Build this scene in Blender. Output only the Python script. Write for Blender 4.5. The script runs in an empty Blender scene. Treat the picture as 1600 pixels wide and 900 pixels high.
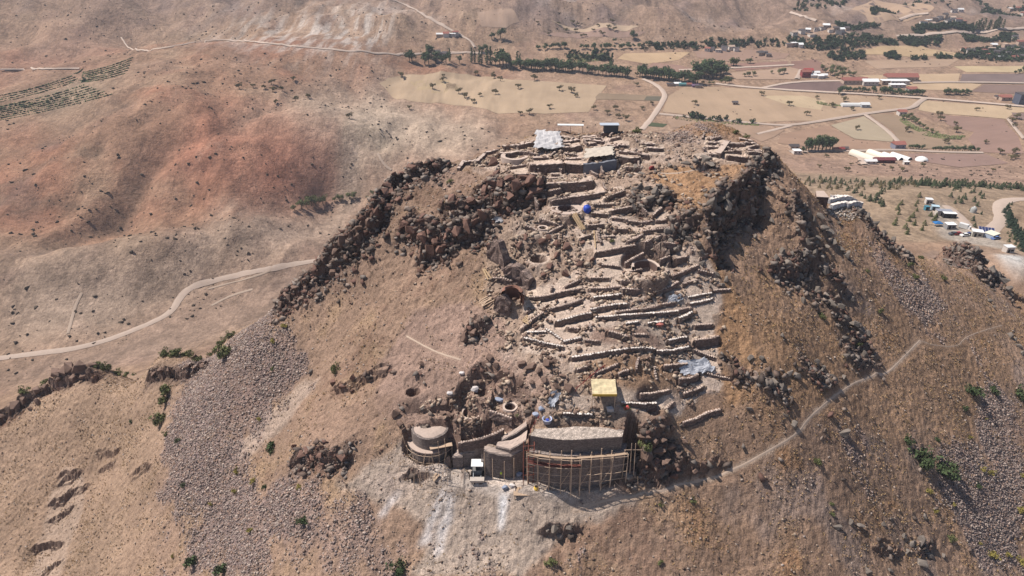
import bpy, bmesh, math, random
import numpy as np
from mathutils import Vector

# ------------------------------------------------------------------ camera, light, exposure
S = bpy.context.scene
CAMZ = 230.0
F = 1066.0
PITCH = math.radians(30)
cam = bpy.data.objects.new('camera', bpy.data.cameras.new('camera'))
S.collection.objects.link(cam)
S.camera = cam
cam.location = (0, 0, CAMZ)
cam.rotation_euler = (math.radians(60), 0, 0)
cam.data.sensor_width = 36
cam.data.lens = 36 * F / 1600
cam.data.clip_start = 1
cam.data.clip_end = 9000

SUN_EL, SUN_AZ = math.radians(57), math.radians(-74)      # azimuth from +Y towards +X
w = bpy.data.worlds.new('World'); S.world = w; w.use_nodes = True
nt = w.node_tree
sky = nt.nodes.new('ShaderNodeTexSky'); sky.sky_type = 'NISHITA'; sky.sun_disc = False
sky.sun_elevation = SUN_EL; sky.sun_rotation = SUN_AZ; sky.altitude = 1300; sky.dust_density = 1.2
nt.links.new(sky.outputs[0], nt.nodes['Background'].inputs[0])
nt.nodes['Background'].inputs[1].default_value = 0.075
sl = bpy.data.lights.new('sun', 'SUN'); sl.energy = 4.9; sl.angle = math.radians(0.5); sl.color = (1.0, 0.955, 0.88)
so = bpy.data.objects.new('sun', sl); S.collection.objects.link(so)
sd = Vector((math.sin(SUN_AZ) * math.cos(SUN_EL), math.cos(SUN_AZ) * math.cos(SUN_EL), math.sin(SUN_EL)))
so.rotation_euler = sd.to_track_quat('Z', 'Y').to_euler()
S.view_settings.view_transform = 'Standard'; S.view_settings.look = 'None'
S.view_settings.gamma = 1; S.view_settings.use_curve_mapping = False
S.view_settings.exposure = 0.45
S.cycles.max_bounces = 5; S.cycles.diffuse_bounces = 2; S.cycles.volume_bounces = 0

RNG = np.random.default_rng(7)
random.seed(7)

# ------------------------------------------------------------------ noise
def _hash(ix, iy, seed):
    h = (ix.astype(np.int64) * 374761393 + iy.astype(np.int64) * 668265263 + seed * 1442695041) & 0xFFFFFFFF
    h = ((h ^ (h >> 13)) * 1274126177) & 0xFFFFFFFF
    h = (h ^ (h >> 16)) & 0xFFFFFFFF
    return h / 4294967295.0
def vnoise(x, y, seed=0):                                  # gradient noise, about -1..1
    x0 = np.floor(x); y0 = np.floor(y); fx = x - x0; fy = y - y0
    ux = fx * fx * fx * (fx * (fx * 6 - 15) + 10); uy = fy * fy * fy * (fy * (fy * 6 - 15) + 10)
    def g(ax, ay):
        a = _hash(x0 + ax, y0 + ay, seed) * 6.2831853
        return np.cos(a) * (fx - ax) + np.sin(a) * (fy - ay)
    a = g(0, 0); b = g(1, 0); c = g(0, 1); d = g(1, 1)
    return 1.5 * ((a + (b - a) * ux) * (1 - uy) + (c + (d - c) * ux) * uy)
def fbm(x, y, sc, octv=4, seed=0, gain=0.5):
    s = 0; a = 1.0; t = 0
    for k in range(octv):
        s = s + a * vnoise(x / sc, y / sc, seed + 17 * k); t += a
        sc = sc / 2.03; a *= gain
    return s / t
def worley(x, y, sc, seed=0):                              # random value of the nearest cell point
    x = x / sc; y = y / sc
    x0 = np.floor(x); y0 = np.floor(y)
    best = np.full(x.shape, 9.0); val = np.zeros(x.shape)
    for i in (-1, 0, 1):
        for j in (-1, 0, 1):
            cx = x0 + i; cy = y0 + j
            px = cx + _hash(cx, cy, seed); py = cy + _hash(cx, cy, seed + 5)
            d = (px - x) ** 2 + (py - y) ** 2
            m = d < best
            best = np.where(m, d, best); val = np.where(m, _hash(cx, cy, seed + 11), val)
    return val, np.sqrt(best)
def sm(a, b, x):
    t = np.clip((x - a) / (b - a), 0, 1); return t * t * (3 - 2 * t)

# ------------------------------------------------------------------ camera maths for surveying the photo
SP, CP = math.sin(PITCH), math.cos(PITCH)
def unproj(u, v, z):
    a = (u - 800) / F; b = (v - 450) / F
    d = (CAMZ - z) / (SP + CP * b)
    return (d * a, d * (CP - SP * b), z)
def proj(x, y, z):
    dz = z - CAMZ
    d = y * CP - dz * SP; up = y * SP + dz * CP
    return 800 + F * x / d, 450 - F * up / d, d

# surveyed heights: (u, v, z)
PTS = [
 # front of the hill
 (880,900,127.6),(880,785,134.8),(900,770,135.6),(780,770,134.9),(620,760,134.3),(880,662,147.2),(960,662,147.2),(840,668,146.9),
 (720,670,143.5),(640,650,144),(880,600,152),(760,600,149.8),(1000,600,152),(880,500,158.7),(1000,500,158.9),(760,500,157.5),
 (880,400,166.2),(1000,400,166.4),(1080,400,166),(780,400,165.2),(880,330,172),(1000,310,173.6),(800,310,173),
 # plateau
 (880,262,176),(1000,262,176.3),(780,250,176.2),(900,215,178),(1050,210,178.6),(1150,225,178),(1215,250,175.5),(1120,270,175.4),(860,205,177.8),
 (730,262,175.2),(1080,190,178.9),(640,268,174),(680,290,172.5),
 # left flank
 (600,305,171),(640,340,169),(700,400,164.5),(520,392,160),(600,420,160),(440,472,147.5),(520,480,150.5),(370,522,138),(640,500,154.2),(600,600,146),
 (450,600,137),(300,600,127),(260,555,125.5),(150,572,112),(60,600,105),(0,642,99),(300,700,123.5),(500,700,136.4),(300,900,110),(500,900,124.5),(700,900,127.5),
 (700,800,132.5),(150,750,97),(0,760,88),(0,900,82),(150,900,95),(150,650,107),
 # right flank
 (1100,550,152.6),(1100,650,145),(1100,750,136),(1100,900,125.5),(1080,480,159),(1130,330,171.3),(1200,400,162),(1260,300,168.5),(1300,350,158.5),(1200,300,171.5),
 (1200,500,155),(1200,600,148.5),(1300,500,148),(1300,600,142),(1300,750,132),(1300,900,122),(1420,425,145),(1370,360,151),(1310,318,157),(1275,305,161),
 (1400,382,148),(1440,402,138.5),(1475,388,131.5),(1520,412,125),(1500,500,135),(1500,600,128),(1500,700,121.5),(1500,900,108),(1600,600,121),(1600,500,119.5),(1580,456,118.5),(1600,700,114.5),(1600,900,100),
 # right lowland
 (1590,432,100),(1600,400,98),(1560,400,101),(1500,378,92),(1480,345,88),(1430,300,86),(1560,340,84),(1600,312,84),(1600,370,91),(1360,330,83),(1300,302,79),(1260,284,73),
 (1340,290,73),(1440,290,74),(1520,290,72),(1600,300,72),(1440,268,58),(1250,262,54),(1380,250,50),(1600,262,51),(1240,236,48),(1300,200,46),(1450,200,46),(1600,200,48),
 (1100,180,47),(1300,160,49),(1000,195,45),(1450,150,51),(1600,150,53),(1150,130,53),(1040,142,52),(1300,110,57),(1450,100,58),(1600,100,58),(1100,80,62),(1300,70,63),(1450,50,62),(1600,50,63),
 (1200,20,76),(1400,15,68),(1600,5,68),(1300,0,78),(1100,10,84),(1000,60,68),
 # middle distance
 (860,195,44),(740,200,42),(850,150,50),(640,150,50),(700,97,60),(850,97,59.5),(980,110,57),(640,200,40),(650,240,31),(560,250,31),(620,110,60),(700,60,74),(850,50,73),(800,0,92),(600,0,97),(950,0,88),
 (560,210,46),(500,170,60),(480,150,63),
 # left lowland and red hills
 (560,302,14),(500,322,8),(480,365,6.5),(430,430,4.5),(280,470,3),(300,500,4),(150,545,4),(0,560,4),(0,600,5),(380,440,4),
 (100,520,7),(100,470,12),(0,470,12),(0,410,25),(100,402,26),(230,396,23),(300,375,22),(400,400,12),(420,345,17),(380,330,22),
 (60,375,25),(180,360,25),(300,335,24),(100,300,40),(250,290,42),(400,260,42),(480,270,32),(0,300,40),(0,200,60),(100,200,63),(250,200,67),(400,180,66),
 (0,150,68),(100,125,75),(200,96,82),(300,66,88),(370,64,88),(470,75,84),(560,82,78),(650,84,68),
 (0,105,66),(100,90,70),(200,70,76),(60,50,84),(0,20,103),(200,30,86),(150,0,112),(300,20,92),(300,0,101),(400,50,82),(500,50,80),(450,15,97),(560,20,90),(240,60,77),
]
WPTS = [  # hidden or outside the frame, in metres
 (0,250,128),(50,250,122),(0,290,95),(60,300,92),(-60,200,130),(-60,240,88),(-100,200,95),(-100,250,50),(-150,200,70),(0,350,62),(80,380,62),(-60,330,30),
 (110,220,128),(110,260,98),(150,235,108),(-170,190,65),(-200,160,78),(-200,120,82),(-250,180,40),(-300,100,45),(-180,60,66),(0,40,102),(-60,40,92),(60,40,98),(0,-20,70),(-150,-30,45),(150,-30,60),
 (150,60,82),(180,120,98),(220,180,98),(260,120,80),(0,-300,10),(-400,-200,0),(400,-200,20),(400,150,60),(-450,200,5),(-500,420,20),(450,420,80),(700,300,50),(-800,600,60),(-900,300,30),
 (-900,1100,140),(900,700,55),(1300,1200,75),(1300,500,50),(0,1500,150),(-600,1500,190),(600,1500,110),(1200,1800,130),(-1600,1500,200),(-1600,300,40),(0,2500,210),(1800,2500,200),(-1800,2600,260),(2200,800,60),(0,-900,10),(-1500,-900,0),(1500,-900,20)]
# the skyline of the hill: the ground falls away behind it
SKYL = [(0,642,99),(60,612,104.5),(150,572,112),(260,552,125.5),(370,520,138),(440,470,147.5),(480,430,154),(520,390,160),(560,350,166),(600,300,171),(640,262,174.5),(700,253,175.5),(760,234,177),(830,214,178),(900,205,178.5),
 (960,206,178.6),(1020,206,178.8),(1085,193,179.3),(1150,203,178.7),(1190,225,177.5),(1218,248,175.5),(1270,298,166),(1310,313,158.5),(1345,322,156.5),(1370,350,152),(1400,378,147),(1440,400,138.5),(1475,386,131.5),(1520,410,125),(1550,432,121.5),(1580,455,118.5),(1620,470,117)]
PTS += SKYL
for (u, v, z) in SKYL:
    x, y, z = unproj(u, v, z); r = math.hypot(x, y)
    for dr, mg in ((6, 3.0), (16, 11), (34, 24)):
        k = (r + dr) / r
        WPTS.append((x * k, y * k, max(CAMZ - (CAMZ - z) * k - mg, 20)))
P = np.array([unproj(*p) for p in PTS] + [tuple(map(float, p)) for p in WPTS])
CC = 4.0
A = np.sqrt(((P[:, None, :2] - P[None, :, :2]) ** 2).sum(-1) + CC * CC)
n_ = len(P)
A2 = np.zeros((n_ + 3, n_ + 3)); A2[:n_, :n_] = A - np.eye(n_) * 0.8
A2[:n_, n_] = 1; A2[n_, :n_] = 1; A2[:n_, n_ + 1:] = P[:, :2] / 1000; A2[n_ + 1:, :n_] = (P[:, :2] / 1000).T
W = np.linalg.solve(A2, np.concatenate([P[:, 2], [0, 0, 0]]))

def axis(lo, hi, d, a, b, g=0.021):
    mid = np.arange(lo, hi + d / 2, d)
    up = []; x = mid[-1]; s = d
    while x < b: s *= 1 + g; x += s; up.append(x)
    dn = []; x = mid[0]; s = d
    while x > a: s *= 1 + g; x -= s; dn.append(x)
    return np.concatenate([dn[::-1], mid, up])
GX = axis(-165, 165, 0.34, -2600, 2600)
GY = axis(66, 205, 0.30, -700, 3200, 0.0195)
X, Y = np.meshgrid(GX, GY)
H = np.zeros(X.shape)
for r0 in range(0, X.shape[0], 40):
    xs = X[r0:r0 + 40, :, None]; ys = Y[r0:r0 + 40, :, None]
    k = np.sqrt((xs - P[:, 0]) ** 2 + (ys - P[:, 1]) ** 2 + CC * CC) @ W[:n_]
    H[r0:r0 + 40] = k + W[n_] + (xs[..., 0] * W[n_ + 1] + ys[..., 0] * W[n_ + 2]) / 1000

def sample(G, x, y):
    x = np.asarray(x, float); y = np.asarray(y, float)
    i = np.clip(np.searchsorted(GX, x) - 1, 0, len(GX) - 2); j = np.clip(np.searchsorted(GY, y) - 1, 0, len(GY) - 2)
    fx = np.clip((x - GX[i]) / (GX[i + 1] - GX[i]), 0, 1); fy = np.clip((y - GY[j]) / (GY[j + 1] - GY[j]), 0, 1)
    return (G[j, i] * (1 - fx) + G[j, i + 1] * fx) * (1 - fy) + (G[j + 1, i] * (1 - fx) + G[j + 1, i + 1] * fx) * fy
def hz(x, y): return float(sample(H, x, y))
MODE = 'any'
def survey(us, vs):
    """survey0, but a point meant for the hill (or the plain) that just misses its edge is moved on to it"""
    us = np.atleast_1d(np.asarray(us, float)).copy(); vs = np.atleast_1d(np.asarray(vs, float)).copy(); out = survey0(us, vs)
    if MODE == 'any': return out
    for _ in range(14):
        bad = (out[:, 1] > 228) if MODE == 'hill' else (out[:, 1] < 232)
        if not bad.any(): break
        vs[bad] += 2.5 if MODE == 'hill' else -2.5; out[bad] = survey0(us[bad], vs[bad])
    return out
def survey0(us, vs):
    """where the sight lines through these photo points meet the ground"""
    us = np.atleast_1d(np.asarray(us, float)); vs = np.atleast_1d(np.asarray(vs, float))
    a = (us - 800) / F; b = (vs - 450) / F
    dx, dy, dz = a, CP - SP * b, -(SP + CP * b)
    ds = 60 * np.power(2600 / 60, np.linspace(0, 1, 1500))
    out = np.full((len(us), 3), np.nan)
    for s0 in range(0, len(us), 4000):
        sl_ = slice(s0, s0 + 4000)
        D = ds[None, :]
        g = CAMZ + dz[sl_, None] * D - sample(H, dx[sl_, None] * D, dy[sl_, None] * D)
        hit = g < 0
        k = np.argmax(hit, axis=1); k = np.where(hit.any(1), np.maximum(k, 1), len(ds) - 1)
        r = np.arange(len(k)); g1 = g[r, k]; g0 = g[r, k - 1]
        t = np.clip(g0 / np.maximum(g0 - g1, 1e-6), 0, 1)
        d = ds[k - 1] + (ds[k] - ds[k - 1]) * t
        out[sl_, 0] = dx[sl_] * d; out[sl_, 1] = dy[sl_] * d
    out[:, 2] = sample(H, out[:, 0], out[:, 1])
    return out
def at(u, v): return survey([u], [v])[0]
def pxm(x, y, z): return F / proj(x, y, z)[2]                 # photo pixels per metre there

def inpoly(poly, x, y, warp=0.0, wsc=8.0):
    """even-odd test on the grid, edges ragged by noise of 'warp' metres"""
    m = np.zeros(x.shape, bool)
    lo = poly.min(0) - warp - 1; hi = poly.max(0) + warp + 1
    bb = (x > lo[0]) & (x < hi[0]) & (y > lo[1]) & (y < hi[1])
    if not bb.any(): return m
    xs = x[bb]; ys = y[bb]
    if warp:
        xs, ys = xs + warp * fbm(xs, ys, wsc, 3, 91), ys + warp * fbm(xs, ys, wsc, 3, 92)
    c = np.zeros(xs.shape, bool)
    for i in range(len(poly)):
        x1, y1 = poly[i - 1]; x2, y2 = poly[i]
        if y1 == y2: continue
        c ^= ((y1 > ys) != (y2 > ys)) & (xs < (x2 - x1) * (ys - y1) / (y2 - y1) + x1)
    m[bb] = c
    return m
def spoly(pts): 
    pts = np.array(pts, float); return survey(pts[:, 0], pts[:, 1])[:, :2]
# ------------------------------------------------------------------ walls of the dig (photo survey of each face, left to right)
# (points on the middle of the face (u,v), height m, kind)   kinds: w = pale capped, r = rubble, d = dry dark, p = plastered
WALLS = [
 # summit rooms
 ('r', 2.9, [(829,267),(855,266),(879,264)], 'long brown rubble wall at the summit in front of the white covered mound'),
 ('r', 2.2, [(884,262),(911,264)], 'brown rubble wall between the long summit wall and the grey draped wall'),
 ('g', 2.5, [(911,264),(938,262),(962,257)], 'smooth grey draped wall below the pale covered floor at the summit'),
 ('r', 2.4, [(853,294),(890,293),(925,290)], 'dark brown room wall standing just below the summit rooms'),
 ('r', 1.2, [(861,318),(876,315),(890,312)], 'short stone wall above the round well'),
 ('r', 1.2, [(890,312),(918,308),(946,303)], 'low stone wall running right from above the round well'),
 ('r', 1.2, [(833,250),(856,249)], 'short room wall left of the pale covered floor'),
 ('r', 0.9, [(884,250),(910,250)], 'small dark room wall touching the pale covered floor'),
 ('r', 1.4, [(880,234),(893,234),(907,231)], 'dark room wall right of the white covered mound'),
 ('r', 1.2, [(967,240),(985,241),(1013,246)], 'upper of two parallel dark walls right of the pale covered floor'),
 ('r', 1.8, [(963,249),(980,252),(998,251)], 'lower of two parallel dark walls right of the pale covered floor'),
 ('r', 0.8, [(948,228),(980,229)], 'thin wall behind the pale covered floor'),
 ('r', 0.8, [(914,220),(944,223)], 'low wall at the back of the summit rooms, right of the white covered mound'),
 ('r', 0.7, [(878,224),(905,220)], 'low wall touching the right edge of the white covered mound'),
 ('r', 0.7, [(910,216),(930,215)], 'rearmost small wall of the summit rooms'),
 ('r', 1.2, [(786,231),(810,230),(832,226)], 'wall left of the white covered mound'),
 ('r', 1.2, [(781,243),(795,243),(809,240)], 'dark wall behind the round kiln'),
 ('r', 0.8, [(758,238),(778,236)], 'low wall at the left end of the summit rooms'),
 ('r', 0.8, [(745,254),(758,237)], 'pale slanting wall at the left end of the summit rooms'),
 ('r', 0.6, [(724,252),(745,252)], 'leftmost low wall on the summit rim'),
 ('r', 0.6, [(716,265),(725,253)], 'stub wall at the far left of the summit rim'),
 ('r', 0.9, [(1106,225),(1124,225)], 'short wall left of the slanting pale wall on the right summit'),
 ('p', 1.3, [(1121,244),(1137,223)], 'slanting pale topped wall on the right half of the summit'),
 ('r', 0.9, [(1137,226),(1163,228)], 'wall right of the slanting pale topped wall'),
 ('r', 0.9, [(1164,225),(1182,227)], 'rightmost low wall of the summit'),
 ('r', 0.8, [(1106,231),(1122,232)], 'inner short wall left of the slanting pale topped wall'),
 ('r', 0.7, [(1107,242),(1120,243)], 'low wall at the foot of the slanting pale topped wall'),
 ('r', 0.7, [(1003,226),(1022,227)], 'small wall left of the big gravel heap'),
 ('r', 0.8, [(1011,233),(1035,234)], 'small wall at the lower left foot of the big gravel heap'),
 ('r', 0.6, [(1155,218),(1176,219)], 'low wall at the back right of the summit'),
 ('r', 0.6, [(1168,235),(1190,238)], 'low wall near the right rim of the summit'),
 # upper slope
 ('r', 1.6, [(932,398),(945,396),(960,393),(975,390),(992,387)], 'dark retaining wall across the middle slope below the planks'),
 ('r', 1.2, [(980,380),(992,375),(1004,369)], 'short slanting wall above the middle retaining wall'),
 ('r', 1.1, [(1004,364),(1025,361),(1047,358)], 'retaining wall leading to the dark rock hollow'),
 ('r', 0.9, [(956,342),(980,345)], 'small wall right of the blue tank'),
 ('r', 0.9, [(982,347),(1000,350),(1020,347)], 'low wall below the boulder heap of the upper slope'),
 ('r', 1.5, [(970,442),(985,443),(1000,441),(1020,435),(1043,427)], 'curving wall below the walled niche'),
 ('r', 1.1, [(1016,442),(1030,437),(1047,431)], 'short wall tucked under the curving wall'),
 ('r', 1.2, [(1050,434),(1065,428),(1078,422),(1090,417)], 'dark wall climbing right beside the stone heap'),
 ('r', 1.8, [(972,455),(990,457),(1018,453)], 'dark wall below the curving wall'),
 ('r', 1.3, [(1025,459),(1045,452),(1059,443)], 'short dark wall right of the centre of the terraces'),
 ('r', 0.8, [(1066,445),(1090,439)], 'thin wall near the right end of the upper terraces'),
 ('r', 1.1, [(923,453),(945,453),(970,450)], 'uppermost terrace wall left of the dark walls'),
 ('w', 1.3, [(927,467),(948,465),(970,462)], 'short white capped wall, topmost of the white capped ones on the left'),
 ('w', 1.6, [(922,487),(945,482),(962,479),(980,478)], 'white capped wall below the topmost one'),
 ('r', 1.0, [(960,490),(985,487),(1010,484),(1035,478),(1055,474)], 'plain wall above the longest white capped wall'),
 ('w', 1.2, [(930,498),(950,497),(970,495),(1000,493),(1030,491),(1060,488)], 'longest white capped wall in the middle of the terraces'),
 ('r', 1.1, [(1041,491),(1060,487),(1079,483)], 'plain wall ending the longest white capped wall'),
 ('w', 0.9, [(977,507),(998,504)], 'left one of two short white capped walls below the longest'),
 ('w', 0.9, [(1011,507),(1024,505),(1037,504)], 'right one of two short white capped walls below the longest'),
 ('w', 1.8, [(1060,501),(1070,497),(1081,491)], 'tall corner wall with a thin white cap at the right of the terraces'),
 ('w', 0.9, [(1073,466),(1095,462),(1112,459)], 'upper white capped wall at the right edge of the terraces'),
 ('w', 0.9, [(1076,476),(1095,473),(1113,468)], 'lower white capped wall at the right edge of the terraces'),
 ('r', 1.3, [(857,486),(880,480),(895,476),(908,471)], 'plain wall below the rubble tower'),
 ('w', 1.8, [(870,506),(882,503),(895,499),(910,495),(924,493)], 'tall white capped wall right of the single plank stack'),
 ('w', 0.7, [(823,520),(854,519)], 'thin white capped wall at the left end of the terraces'),
 ('w', 0.6, [(852,514),(866,523),(879,533)], 'white capped wall slanting down to the right'),
 ('w', 1.0, [(880,535),(895,532),(908,529)], 'white capped wall at the lower end of the slanting one'),
 ('w', 1.2, [(818,530),(832,533),(850,538),(865,541),(880,544)], 'white capped wall falling right at the left end of the terraces'),
 ('w', 1.4, [(893,561),(920,557),(950,552),(970,549),(985,547),(1005,546),(1023,548)], 'long white capped double wall across the lower slope'),
 ('w', 1.3, [(1025,551),(1050,550),(1076,544)], 'white capped wall continuing the long double wall'),
 ('w', 1.5, [(1043,535),(1058,532),(1072,529)], 'short white capped wall beside the dark room'),
 ('r', 2.6, [(1085,538),(1103,536),(1122,532)], 'back wall of the dark room at the right end of the terraces'),
 ('r', 1.5, [(826,468),(850,467),(880,459),(910,454)], 'long dark wall right of the rubble tower'),
 ('r', 1.1, [(770,437),(785,437),(800,442)], 'broken wall behind the red vault'),
 ('w', 1.2, [(970,631),(985,632),(1005,633),(1026,632)], 'low wall right of the yellow shelter with a row of white stones'),
 ('w', 1.3, [(880,648),(900,649),(925,650)], 'pale capped wall between the tub and the yellow shelter'),
 ('r', 1.4, [(1068,618),(1085,613),(1098,607)], 'small wall below the silver tarpaulin'),
 ('r', 2.0, [(1060,597),(1075,596),(1090,590)], 'dark wall under the silver tarpaulin'),
 ('r', 1.5, [(1066,664),(1085,658),(1105,648),(1125,643)], 'dark ruined wall on the slope right of the bastion'),
 ('r', 1.0, [(1000,618),(1020,617),(1045,612)], 'thin buried wall at the foot of the grassy mound'),
 ('r', 1.2, [(765,645),(785,651),(800,657)], 'grey curved wall above the stepped walls'),
 ('r', 2.0, [(716,697),(735,694),(755,689),(772,683),(788,675)], 'long retaining wall behind the stepped walls'),
 ('r', 1.2, [(820,355),(853,368),(880,355)], 'front wall of the diamond shaped platform'),
 ('r', 0.7, [(843,343),(878,354)], 'back right wall of the diamond shaped platform'),
 ('r', 1.0, [(1024,347),(1040,346)], 'short wall under the boulder heap'),
 ('r', 1.0, [(1090,424),(1115,430)], 'wall stub at the right end of the upper terraces'),
]
# big works at the foot: explicit crest points (u, v, z of crest, z of foot)
BIG = {
 'bastion': [(829,681,147.2,137.6),(850,685,147.2,137.0),(873,687.5,147.2,136.4),(893,688,147.2,136.2),(912,687,147.2,136.2),(945,684.5,147.2,136.6),(972,683,147.2,138.0),(975,672,147.4,139.5)],
 'box':     [(757,703,142.2,136.4),(765,707,142.0,136.2),(783,711,141.7,136.2),(798,712,141.7,136.2),(823,700,142.6,137.0)],
 'step':    [(707,714,139.0,136.3),(722,713,139.0,136.3),(723,707,139.7,136.3),(741,706,139.7,136.3),(742,700,140.6,136.4),(757,698,140.6,136.4),(758,693,141.5,136.5),(785,687,142.6,136.8)],
 'step2':   [(785,687,143.4,141.2),(805,677,144.4,142.2),(823,665,145.8,143.4)],
 'step3':   [(775,697,142.9,141.2),(797,702,142.9,141.2),(812,694,143.6,141.6),(822,687,144.6,142.3)],
}
TOWER_C = unproj(672, 667, 142.5)
# cliffs: (face points left to right, height, reach uphill, reach downhill)
CLIFFS = [
 ([(618,272),(650,268),(690,262)],2.5,5,2),([(592,335),(606,300),(622,275)],4,6,4),([(520,400),(560,372),(592,335)],5,6,4),([(437,478),(470,455),(520,405)],4,5,3),
 ([(636,352),(665,372),(700,386)],5,3,4),([(665,395),(700,372),(740,362),(765,345)],4.5,4,3),([(755,300),(775,310),(800,318),(838,305),(850,295)],6,5,3),([(700,325),(725,330),(750,318)],3,3,2),
 ([(985,318),(1010,325),(1045,312)],3.5,3,3),([(1040,396),(1041,376),(1054,362),(1082,358)],5.5,3,4.5),([(1096,262),(1112,258)],2.5,2,2),
 ([(1116,394),(1112,362),(1124,334),(1148,316),(1176,308)],8.5,4,7),([(1176,318),(1176,292),(1184,268),(1198,254),(1206,252)],5.0,3,5),([(1306,432),(1280,405),(1258,372),(1246,338),(1248,318)],7.5,3,5),
 ([(1215,420),(1240,428),(1262,412)],4,3,3),([(1322,500),(1290,476),(1262,448)],4.5,3,4),([(1356,540),(1325,518),(1305,490)],5,3,4),([(1404,398),(1370,366),(1346,338)],5,3,4),
 ([(1362,572),(1336,562),(1320,546)],3.2,2,3),([(1226,616),(1206,604),(1198,588)],3.2,2,3),([(1292,592),(1264,578),(1254,562)],3.5,2,3),([(1185,592),(1155,584),(1141,566)],3.6,2,3),
 ([(1490,395),(1515,410),(1535,405)],6,5,4),([(1530,425),(1548,436),(1560,425)],6,4,5),([(1578,462),(1568,440),(1560,420),(1556,405)],8,4,7),([(1404,388),(1412,402),(1422,402)],3,2,2),
 ([(35,628),(90,600),(150,588)],3.5,3,2),([(84,584),(110,580),(134,580)],4,3,2),([(0,655),(35,632)],3,3,2),([(235,590),(275,585),(320,572)],2.5,3,2),([(462,725),(490,722),(540,715)],2.5,2,2),
 ([(980,690),(1010,705),(1030,690)],4,3,3),([(735,520),(752,515)],2.5,2,2),([(985,738),(1030,735),(1060,722)],2.5,2,2),([(1085,735),(1120,728)],2,2,2),
 ([(640,745),(660,742)],1,2,2),([(530,605),(560,600),(600,580)],2,2,2),([(1375,858),(1400,862)],2,2,2),([(1440,862),(1455,850)],2,2,2),([(855,830),(895,828)],1.5,2,2),
 # trenches on the left meadow
 ([(98,752),(120,740)],1.2,1,2.5),([(85,785),(108,772)],1.5,1,3),([(82,810),(108,795)],1.2,1,3),([(55,858),(92,850)],1.5,1,3.5),([(70,895),(88,882)],1.2,1,2),([(155,708),(185,702)],.9,1,2),([(158,735),(178,722)],.9,1,2),([(212,738),(230,730)],1,1,2),([(122,768),(134,762)],1,1,1.5),([(96,745),(116,738)],.9,1,2),
]
PITS = [(885,325,2.0,2.0),(848,357,.9,1.2),(736,631,1.6,1.7),(797,624,1.0,1.6),(645,612,1.2,1.6),(1065,455,.1,.1),(841,404,1.6,2.2),(1022,645,1.3,1.2),(1008,420,2.4,1.2),(752,600,1.2,1.2),(805,458,2.2,3.0)]

def resample(pts, step):
    pts = np.asarray(pts, float); out = [pts[0]]
    for a, b in zip(pts[:-1], pts[1:]):
        n = max(1, int(round(np.linalg.norm((b - a)[:2]) / step)))
        for k in range(1, n + 1): out.append(a + (b - a) * k / n)
    return np.array(out)
def near_line(line, reach):
    """grid window, signed distance (left of the line is positive) and the parameter along it"""
    lo = line[:, :2].min(0) - reach; hi = line[:, :2].max(0) + reach
    i0, i1 = np.searchsorted(GX, lo[0]), np.searchsorted(GX, hi[0]); j0, j1 = np.searchsorted(GY, lo[1]), np.searchsorted(GY, hi[1])
    xs = X[j0:j1, i0:i1]; ys = Y[j0:j1, i0:i1]
    best = np.full(xs.shape, 1e9); sd_ = np.zeros(xs.shape); par = np.zeros(xs.shape); end = np.zeros(xs.shape)
    nseg = len(line) - 1
    for k in range(nseg):
        ax, ay = line[k, :2]; bx, by = line[k + 1, :2]; L = math.hypot(bx - ax, by - ay) + 1e-9
        tx, ty = (bx - ax) / L, (by - ay) / L
        t = (xs - ax) * tx + (ys - ay) * ty; n = -(xs - ax) * ty + (ys - ay) * tx
        tc = np.clip(t, 0, L); d = np.hypot(t - tc, n)
        m = d < best
        best = np.where(m, d, best); sd_ = np.where(m, np.where(n >= 0, d, -d), sd_); par = np.where(m, k + tc / L, par)
        e = np.abs(t - tc) if True else 0
        end = np.where(m, e, end)
    return (slice(j0, j1), slice(i0, i1)), sd_, par, end
HILL = sm(230, 195, np.hypot(X * 0.9, Y - 125))          # 1 on the castle hill, 0 in the plain

# ground relief in the plain and on the red hills: folds and gullies
far = 1 - HILL
left = sm(60, -80, X) * sm(255, 330, Y)
gx = X + 40 * fbm(X, Y, 160, 3, 3); gy = Y + 40 * fbm(X, Y, 160, 3, 4)
ridge = 1 - np.abs(fbm(gx, gy, 150, 4, 21)) * 2.2
H += far * left * (ridge - .6) * 11 * sm(300, 430, Y)
r2_ = 1 - np.abs(fbm(gx + .3 * Y, gy, 62, 4, 24)) * 2.4; r3_ = 1 - np.abs(fbm(gx, gy + .4 * X, 24, 3, 27)) * 2.4
H += far * left * ((r2_ - .5) * 2.2 + (r3_ - .5) * .5) * sm(270, 420, Y)
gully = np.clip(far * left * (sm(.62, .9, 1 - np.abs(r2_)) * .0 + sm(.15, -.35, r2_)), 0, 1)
H += far * sm(820, 1000, Y) * (1 - np.abs(fbm(gx, gy, 210, 5, 33)) * 2.2) * 22 + far * sm(820, 1000, Y) * (1 - np.abs(fbm(gx, gy, 70, 4, 35)) * 2.2) * 7
H += far * fbm(X, Y, 60, 4, 8) * (1.0 + 1.2 * left)
H += HILL * (fbm(X, Y, 22, 4, 40) * 1.1)
MODE = 'plain'
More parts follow.
